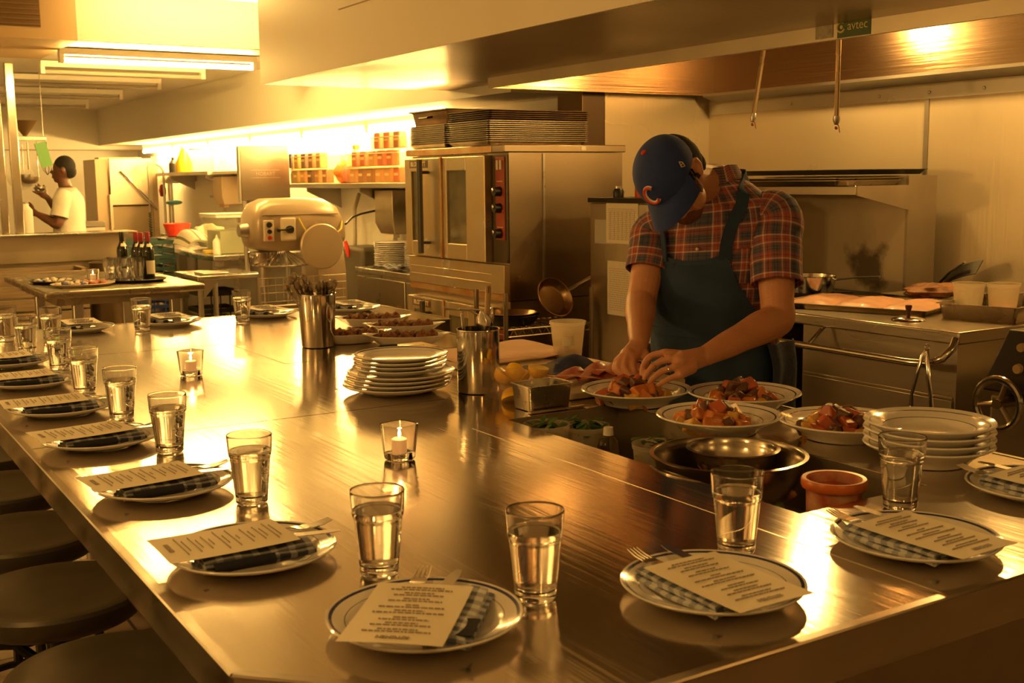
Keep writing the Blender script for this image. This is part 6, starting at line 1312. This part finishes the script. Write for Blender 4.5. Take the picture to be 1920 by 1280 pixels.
# skull and face
body.T = HM
body.ell((0, -.005, .015), (.075, .095, .098), 24, 16); body.ell((0, .030, -.055), (.062, .066, .075), 20, 14); body.ell((0, .050, -.105), (.040, .042, .032), 16, 10)
for s in (-1, 1): body.ell((s*.045, .035, -.075), (.026, .045, .040), 14, 10); body.ell((s*.030, .078, -.035), (.022, .020, .016), 12, 8)
body.tube([(0, .088, -.008), (0, .102, -.030), (0, .112, -.050), (0, .098, -.058)], [.009, .011, .014, .010], 10); body.ell((0, .088, -.082), (.022, .012, .010), 12, 8)
for s in (-1, 1):
    body.tube([(s*.074, -.010, -.008), (s*.083, -.022, .006), (s*.086, -.034, -.004), (s*.084, -.034, -.024), (s*.079, -.022, -.044), (s*.074, -.012, -.048)], [.008, .008, .008, .0075, .0075, .006], 8); body.ell((s*.076, -.018, -.02), (.008, .013, .022), 10, 8)
body.T = Matrix.Translation(-O)
Lsh, Lel, Lwr = deep(1452, 408, 3.47), deep(1458, 598, 3.40), deep(1322, 667, 3.20)
Rsh, Rel, Rwr = deep(1228, 438, 3.66), deep(1202, 566, 3.60), deep(1198, 643, 3.33)
limb(body, [(Lsh, .062), (lerp(Lsh, Lel, .5), .056), (lerp(Lsh, Lel, .85), .050), (Lel, .050), (lerp(Lel, Lwr, .22), .050), (lerp(Lel, Lwr, .6), .040), (Lwr, .029)], 18)
limb(body, [(Rsh, .058), (lerp(Rsh, Rel, .5), .052), (lerp(Rsh, Rel, .85), .047), (Rel, .048), (lerp(Rel, Rwr, .25), .048), (lerp(Rel, Rwr, .65), .037), (Rwr, .028)], 18)
# hands
def finger(pts, r): limb(body, [(deep(*p), q) for p, q in zip(pts, r)], 10, 5)
FR = (.0105, .0100, .0090, .0076)
limb(body, [(Lwr, .029), (deep(1298, 674, 3.165), .031), (deep(1275, 677, 3.145), .030)], 14, 5, .62, UP)
for a, c in (((1300, 668, 3.18), (1246, 661, 3.165)), ((1298, 673, 3.165), (1256, 673, 3.145)), ((1298, 682, 3.155), (1265, 688, 3.125)), ((1298, 690, 3.15), (1277, 702, 3.115))): limb(body, [(deep(*a), .016), (deep(*c), .0125)], 10, 4)
finger([(1246, 661, 3.165), (1221, 667, 3.170), (1207, 684, 3.168), (1203, 702, 3.160)], FR)
finger([(1256, 673, 3.145), (1230, 682, 3.150), (1217, 695, 3.150), (1208, 710, 3.146)], FR)
finger([(1265, 688, 3.125), (1241, 696, 3.130), (1227, 707, 3.130), (1217, 718, 3.128)], FR)
finger([(1277, 702, 3.115), (1256, 709, 3.118), (1244, 716, 3.118), (1234, 722, 3.116)], (.0095, .0090, .0082, .007))
finger([(1296, 670, 3.185), (1262, 668, 3.215), (1232, 682, 3.220), (1212, 702, 3.200)], (.014, .0125, .011, .009))
limb(body, [(Rwr, .028), (deep(1190, 658, 3.30), .032), (deep(1178, 668, 3.275), .030)], 14, 5, .70, RT)
for a, c in (((1196, 655, 3.30), (1186, 672, 3.262)), ((1190, 656, 3.29), (1174, 671, 3.258)), ((1184, 657, 3.29), (1164, 673, 3.262)), ((1180, 660, 3.295), (1157, 677, 3.268))): limb(body, [(deep(*a), .016), (deep(*c), .0125)], 10, 4)
finger([(1186, 672, 3.262), (1187, 686, 3.242), (1190, 696, 3.228), (1193, 707, 3.215)], FR)
finger([(1174, 671, 3.258), (1171, 687, 3.240), (1177, 698, 3.226), (1186, 708, 3.214)], FR)
finger([(1164, 673, 3.262), (1158, 688, 3.246), (1163, 698, 3.236), (1173, 706, 3.228)], FR)
finger([(1157, 677, 3.268), (1152, 689, 3.256), (1156, 697, 3.248), (1164, 703, 3.240)], (.0095, .0090, .0082, .007))
finger([(1204, 655, 3.31), (1212, 669, 3.285), (1211, 684, 3.258), (1203, 700, 3.232)], (.014, .0125, .011, .009))
bo_ = obj('body', body, SKIN, ch, smooth=180); remeshed(bo_, .0036, 6)
# head wear and hair
b = MB(); b.T = HM
b.ell((0, -.044, .002), (.085, .092, .092), 28, 18); b.ell((0, -.072, -.034), (.072, .050, .066), 20, 12)
for s in (-1, 1): b.tube([(s*.077, .012, .02), (s*.0785, .016, -.010), (s*.076, .020, -.030)], [.012, .010, .005], 8, flat=.5)
obj('hair', b, HAIRD, ch, smooth=70)
b = MB(); b.T = HM; b.ell((0, .046, -.100), (.049, .050, .040), 22, 14); b.ell((0, .030, -.088), (.060, .045, .040), 20, 12)
for s in (-1, 1): b.tube([(s*.071, .010, -.030), (s*.068, .018, -.06), (s*.055, .035, -.09)], [.010, .014, .016], 8, flat=.6)
obj('beard', b, BEARD, ch, smooth=70)
for s in (-1, 1):
    b = MB(); b.T = HM; b.ell((s*.031, .089, -.022), .0115, 14, 10); obj('eye', b, mat('eye_white', (.7, .65, .6), .25), ch)
cap = MB(); cap.T = HM
rings = []
for j in range(13):
    a = PI/2*j/12*.985; z = .022+.096*math.sin(a)*(1-.02*math.sin(a)); rr = math.cos(a)**.86
    rings.append([(.091*rr*math.sin(2*PI*k/36), ((.118 if math.cos(2*PI*k/36) > 0 else .108)*rr*math.cos(2*PI*k/36))-.006+.010*math.sin(a), z-.012*math.cos(2*PI*k/36)*math.cos(a)) for k in range(36)])
rings.insert(0, [(x*.985, y*.985, z-.014) for x, y, z in rings[0]])
cap.loft(rings, False, True); cp_ = obj('cap', cap, NAVYC, ch, smooth=60)
b = MB(); b.T = HM
def brim(u, v):
    a = (u-.5)*2.5; x = .086*math.sin(a)*(1+.02*v); y0 = .114*math.cos(a)-.008; reach = .074*math.cos((u-.5)*2.9)**.7 if abs(u-.5)*2.9 < PI/2 else 0
    return (x, y0+reach*v, .004-.010*math.cos(a)-.020*v*v-.020*v+(-.34*x*x*9)*(.35+.65*v)+.006)
b.sheet(brim, 30, 10, .004); obj('brim', b, NAVYC, cp_, smooth=70)
b = MB(); b.T = HM; b.ell((0, .004, .1165), (.009, .009, .006), 14, 8); obj('top_button', b, mat('red_button_cloth', (.55, .05, .03), .7), cp_)
# embroidered letter on the front and the small badge on the side
def capsurf(x, zz):
    """point on the front of the crown: x across, zz up"""
    a = math.asin(max(-1, min(1, (zz-.022)/.096))); rr = math.cos(a)**.86; s = max(-1, min(1, x/(.091*rr))); return Vector((x, .118*rr*math.sqrt(1-s*s)-.006+.010*math.sin(a), zz-.012*math.sqrt(1-s*s)*math.cos(a)))
def letter_c(w, off, mname, mcol):
    b = MB(); b.T = HM; pts = []
    for k in range(25):
        a = D(48)+D(264)*k/24; q = capsurf(.019*math.cos(a), .052+.0235*math.sin(a)); nn = Vector((q.x/.088, q.y/.108, (q.z-.015)/.096)).normalized(); pts.append(q+nn*off)
    b.tube(pts, w, 10); return b
obj('letter_outline', letter_c(.0062, .0006, '', None), mat('cap_white_thread', (.72, .66, .62), .7), cp_, smooth=60); obj('letter', letter_c(.0042, .0042, '', None), mat('cap_red_thread', (.62, .06, .035), .7), cp_, smooth=60)
b = MB(); b.T = HM
q0 = Vector((.0885, .018, .040)); 
for p_, q_ in (((0, 0), (.008, .012)), ((.008, .012), (.016, -.002)), ((.016, -.002), (.004, -.012)), ((.004, -.012), (0, 0)), ((.004, 0), (.011, 0))): b.tube([q0+Vector((-.06*(p_[0])**1, p_[0], p_[1])), q0+Vector((-.06*(q_[0])**1, q_[0], q_[1]))], .0014, 6)
obj('side_badge', b, mat('badge_thread', (.60, .50, .25), .7), cp_)
# shirt
sh_ = CB(); zs = [.90, .96, 1.02, 1.08, 1.13, 1.18, 1.23, 1.28, 1.32, 1.36, 1.40, 1.43, 1.455, 1.475, 1.49, 1.503]; n = 48; uv = []
ringsS = []; L_ = 0
for i, z in enumerate(zs):
    ringsS.append([tor(z, 2*PI*k/n, .004) for k in range(n)]); uv.append([(k/n*1.12, z) for k in range(n+1)])
sh_.loft(ringsS, False, False, True, uv)
cloth_tube(sh_, [(lerp(Lsh, Pl(.09, .05, 1.44), .42), .060), (Lsh+Z*.0, .078), (lerp(Lsh, Lel, .25), .078), (lerp(Lsh, Lel, .48), .075), (lerp(Lsh, Lel, .66), .076)], 28)
cloth_tube(sh_, [(lerp(Rsh, Pl(.09, .0, 1.42), .42), .058), (Rsh, .072), (lerp(Rsh, Rel, .25), .070), (lerp(Rsh, Rel, .55), .068)], 28)
so_ = obj('shirt', sh_, SHIRT, ch, smooth=180); w = so_.modifiers.new('thick', 'SOLIDIFY'); w.thickness = .0025; w.offset = 1
b = CB()
def collar(u, v):
    a = -2.75+5.5*u; r_ = .068+.020*v; q = neckb+f*(.010-.012*v)+l*.0; hgt = .045-.042*v if abs(a) > 1.0 else .040-.055*v
    return q+f*((r_+.006)*math.cos(a))+l*(r_*math.sin(a))+Z*(hgt+.010+.016*math.sin(a)*.5)
b.sheet(collar, 30, 5, .003, .4); obj('collar', b, SHIRT, so_, smooth=70)
for px, py in ((1305, 466), (1365, 490)):
    q = deep(px, py, 3.5); best = min(((tor(z/100, a/40, .009)-CAM).cross(ray(px, py).normalized()).length, z/100, a/40) for z in range(120, 142) for a in range(-60, 61))
    b = CB(); b.ell(tor(best[1], best[2], .0095), .0055, 12, 8); obj('shirt_button', b, mat('pearl_button', (.75, .68, .58), .25), so_)
b = CB()
def pocket(u, v): return tor(1.205+.10*v, .52+.42*u, .0085)
b.sheet(pocket, 8, 6, .0015, .10); obj('chest_pocket', b, SHIRT, so_, smooth=60)
# apron
ap = CB()
def hw(z):
    if z > 1.22: return lerp(.60, .40, (z-1.22)/.075)
    if z > 1.08: return lerp(1.30, .60, ((z-1.08)/.14)**.75)
    return lerp(1.75, 1.30, min(1, max(0, (z-.75)/.35)))
def apf(u, v):
    z = .50+.795*v; h = hw(z); a = (u-.5)*2*h; zt_ = z-(.020*math.cos((u-.5)*PI) if v > .97 else 0)
    p = tor(max(.6, zt_), a, .016+(.004*math.sin(a*9+z*6) if z < 1.0 else .003*math.sin(z*55+a*3))); p.z += min(0, z-.6); return p
ap.sheet(apf, 40, 56, .004, 1); ao = obj('apron', ap, APR, ch, smooth=80)
b = CB(); b.loft([[tor(z, 2*PI*k/40, o_) for k in range(40)] for z, o_ in ((1.035, .018), (1.035, .024), (1.058, .024), (1.058, .018), (1.035, .018))], False, False); obj('waist_tie', b, APR, ao, smooth=50)
for s in (1, -1):
    b = CB(); pts = [tor(1.275, s*.40, .018), tor(1.33, s*.43, .018), tor(1.385, s*.52, .018), tor(1.43, s*.68, .018), tor(1.470, s*.95, .018), Pl(.110, .046+s*.092, 1.510), Pl(.080, .046+s*.082, 1.528), Pl(.048, .045+s*.035, 1.532), Pl(.044, .045, 1.533)]
    sm_ = smooth_path([(p, 1) for p in pts], 5); rows = []
    for i, (p, _) in enumerate(sm_):
        d = (sm_[min(i+1, len(sm_)-1)][0]-sm_[max(0, i-1)][0]).normalized(); c0 = Pl(.06, .03, p.z); nrm = (p-c0); nrm = (nrm-d*nrm.dot(d)).normalized(); sd = d.cross(nrm)
        rows.append([p+sd*.019, p-sd*.019, p-sd*.019+nrm*.004, p+sd*.019+nrm*.004])
    b.loft(rows); obj('neck_strap', b, APR, ao, smooth=60)
# trousers and shoes
b = CB()
b.loft([[tor(z, 2*PI*k/24, .002) for k in range(24)] for z in (.80, .86, .93)])
for s in (-1, 1): limb(b, [(Pl(0, s*.095, .84), .098), (Pl(.01, s*.10, .5), .075), (Pl(-.01, s*.105, .30), .062), (Pl(-.01, s*.11, .09), .058)], 16)
obj('trousers', b, JEAN, ch, smooth=70)
for s in (-1, 1):
    b = CB(); limb(b, [(Pl(-.05, s*.11, .045), .044), (Pl(.05, s*.115, .042), .042), (Pl(.15, s*.12, .034), .033)], 14); b.box(*Pl(-.05, s*.11, .0)-Vector((.03, .03, 0)), *Pl(.0, s*.11, .02)+Vector((.03, .03, 0))); obj('shoe', b, DARK, ch, smooth=60)
# finger rings
for p, q, r_ in (((1226, 684, 3.150), (1222, 688, 3.150), .0112), ((1253, 691, 3.127), (1249, 693, 3.128), .0116)):
    a, c = deep(*p), deep(*q); d = (c-a).normalized(); x, y = frame_of(d); b = CB(); b.tube([a+(x*math.cos(k*PI/10)+y*math.sin(k*PI/10))*r_ for k in range(21)], .0016, 6); obj('finger_ring', b, CHROME, ch)
# towel at the hip
tw_ = Pl(.04, .235, .58)
def htw(u, v): p = tor(max(.62, 1.02-.42*v), 1.15+.75*u+.05*math.sin(9*v), .052+.016*math.sin(u*10+v*2)*(.3+v)); p.z += min(0, 1.02-.42*v-.62); return p
tag(obj('side_towel', MB().sheet(htw, 18, 18, .005), mat('slate_blue_towel', (.045, .060, .11), .9, bump=.4, bscale=150), smooth=70), 'slate blue towel hanging at the cook\'s hip', 'towel')
# ---------------------------------------------------------------- the man in white
O2 = Vector((2.08, 10.62, 0)); f2 = Vector((-.88, .40, 0)).normalized(); l2 = Vector((-f2.y, f2.x, 0))
def P2(a, b_, z): return O2+f2*a+l2*b_+Z*z
mn2 = thing('person', 'man in a white t-shirt seen from behind, reaching up to the hanging tools', 'person', O2)
def C2():
    q = MB(); q.T = Matrix.Translation(-O2); return q
T2 = [(.85, 0, 0, .155, .115, 0), (.95, 0, 0, .165, .125, 0), (1.06, .0, 0, .160, .120, 0), (1.18, .0, 0, .165, .118, 0), (1.30, -.005, 0, .185, .122, 0), (1.39, -.010, 0, .190, .112, 0), (1.45, -.005, 0, .150, .085, 0), (1.49, .0, 0, .080, .066, 0), (1.52, .005, 0, .062, .060, 0)]
def tor2(z, a, off=0.):
    fw_, la, w, d, ro = interp(T2, z); s, c = math.sin(a), math.cos(a); wr = .008*noise.noise(Vector((s*2, c*2, z*7)))
    return P2(fw_+(d+off+wr)*c, la+(w+off+wr)*s, z)
b = C2(); b.loft([[tor2(z, 2*PI*k/20, -.012) for k in range(20)] for z in (.9, 1.0, 1.15, 1.3, 1.4, 1.46, 1.5)])
limb(b, [(P2(.005, 0, 1.47), .058), (P2(.02, 0, 1.54), .053), (P2(.025, 0, 1.58), .053)], 14)
b.ell(P2(.02, 0, 1.655), (.085, .083, .098), 20, 14); b.ell(P2(.06, 0, 1.605), (.055, .055, .062), 16, 12); b.tube([P2(.100, 0, 1.655), P2(.125, 0, 1.625), P2(.108, 0, 1.615)], [.009, .014, .010], 8); b.ell(P2(.102, 0, 1.583), (.018, .02, .012), 10, 6); b.ell(P2(.075, 0, 1.56), (.03, .03, .025), 12, 8)
for s in (-1, 1): b.ell(P2(.0, s*.084, 1.645), (.020, .012, .030), 10, 8)
for s, sh3, el, wr_, hd_ in ((1, P2(-.005, .185, 1.405), P2(.04, .225, 1.185), P2(.215, .16, 1.27), P2(.29, .14, 1.305)), (-1, P2(-.0, -.18, 1.405), P2(.09, -.22, 1.21), P2(.20, -.14, 1.405), P2(.25, -.12, 1.455))):
    limb(b, [(sh3, .052), (lerp(sh3, el, .5), .047), (el, .042), (lerp(el, wr_, .4), .040), (wr_, .026)], 14); limb(b, [(wr_, .025), (lerp(wr_, hd_, .6), .036), (hd_, .030)], 12, 5, .6, Z)
    d = (hd_-wr_).normalized(); sd = d.cross(Z).normalized(); up_ = sd.cross(d)
    for k in range(4): q = hd_+up_*(.026-.017*k); limb(b, [(q, .0105), (q+d*.035+up_*(.010-.006*k), .0095), (q+d*(.072-.008*abs(k-1))+up_*(.014-.009*k)-sd*.008, .0075)], 8, 4)
    limb(b, [(lerp(wr_, hd_, .35), .013), (lerp(wr_, hd_, .8)+up_*.045, .011), (hd_+up_*.062+d*.02, .009)], 8, 4)
bb2 = obj('body', b, SKIND, mn2, smooth=180); remeshed(bb2, .006, 4)
b = C2(); b.ell(P2(.004, 0, 1.678), (.090, .088, .092), 20, 14); b.ell(P2(-.03, 0, 1.63), (.062, .068, .06), 16, 10); obj('hair', b, mat('short_black_hair', (.016, .013, .010), .8, bump=.8, bscale=160), mn2, smooth=70)
for s in (-1, 1): b = C2(); b.ell(P2(.098, s*.030, 1.648), .011, 10, 8); obj('eye', b, MATS['eye_white'], mn2)
TSH = mat('white_tshirt', (.80, .76, .68), .85, var=.05, vscale=6, bump=.5, bscale=14)
b = C2(); zs = [.92+.57*k/14 for k in range(15)]
b.loft([[tor2(z, 2*PI*k/32, .006+(.020*(1-k_/6) if k_ < 6 else 0)) for k in range(32)] for k_, z in enumerate(zs)], False, False)
for s, sh3, el in ((1, P2(-.005, .185, 1.405), P2(.04, .225, 1.185)), (-1, P2(0, -.18, 1.405), P2(.09, -.22, 1.21))): cloth_tube(b, [(lerp(sh3, P2(0, 0, 1.43), .45), .055), (sh3, .070), (lerp(sh3, el, .4), .068), (lerp(sh3, el, .72), .072)], 24)
ts = obj('tshirt', b, TSH, mn2, smooth=180); w = ts.modifiers.new('thick', 'SOLIDIFY'); w.thickness = .004; w.offset = 1
b = C2(); b.loft([[tor2(z, 2*PI*k/20, .004) for k in range(20)] for z in (.82, .88, .95)])
for s in (-1, 1): limb(b, [(P2(0, s*.085, .86), .09), (P2(.01, s*.09, .5), .07), (P2(0, s*.09, .09), .055)], 14)
obj('trousers', b, JEAN, mn2, smooth=70)
for s in (-1, 1): b = C2(); limb(b, [(P2(-.04, s*.09, .045), .044), (P2(.14, s*.10, .036), .035)], 12); obj('shoe', b, DARK, mn2, smooth=60)
# ================================================================ light
WARM = (1, .53, .13)
def lamp(name, loc, energy, r=.12, col=WARM):
    d = bpy.data.lights.new(name, 'POINT'); d.energy = energy; d.color = col; d.shadow_soft_size = r
    o = bpy.data.objects.new(name, d); o.location = loc; COL.objects.link(o); return o
lamp('added_fill_lamp', (-.9, 1.6, 2.35), 28); lamp('added_fill_lamp', (.8, -.9, 2.35), 22); lamp('added_fill_lamp', (-1.5, 5.4, 1.85), 105); lamp('added_fill_lamp', (3.0, -1.0, 1.9), 9)  # added warm fill lights out of view, no fittings modelled
for p in ((1.115, 2.265, ZT+.075), (1.064, 3.665, ZT+.075)): lamp('candle_glow', p, .25, .01, (1, .45, .12))
wd = bpy.data.worlds.new('world'); sc.world = wd; wd.use_nodes = True
wd.node_tree.nodes['Background'].inputs[0].default_value = (.02, .012, .004, 1); wd.node_tree.nodes['Background'].inputs[1].default_value = 1
vs = sc.view_settings; vs.view_transform = 'Standard'; vs.look = 'None'; vs.gamma = 1; vs.use_curve_mapping = False; vs.exposure = 0.12
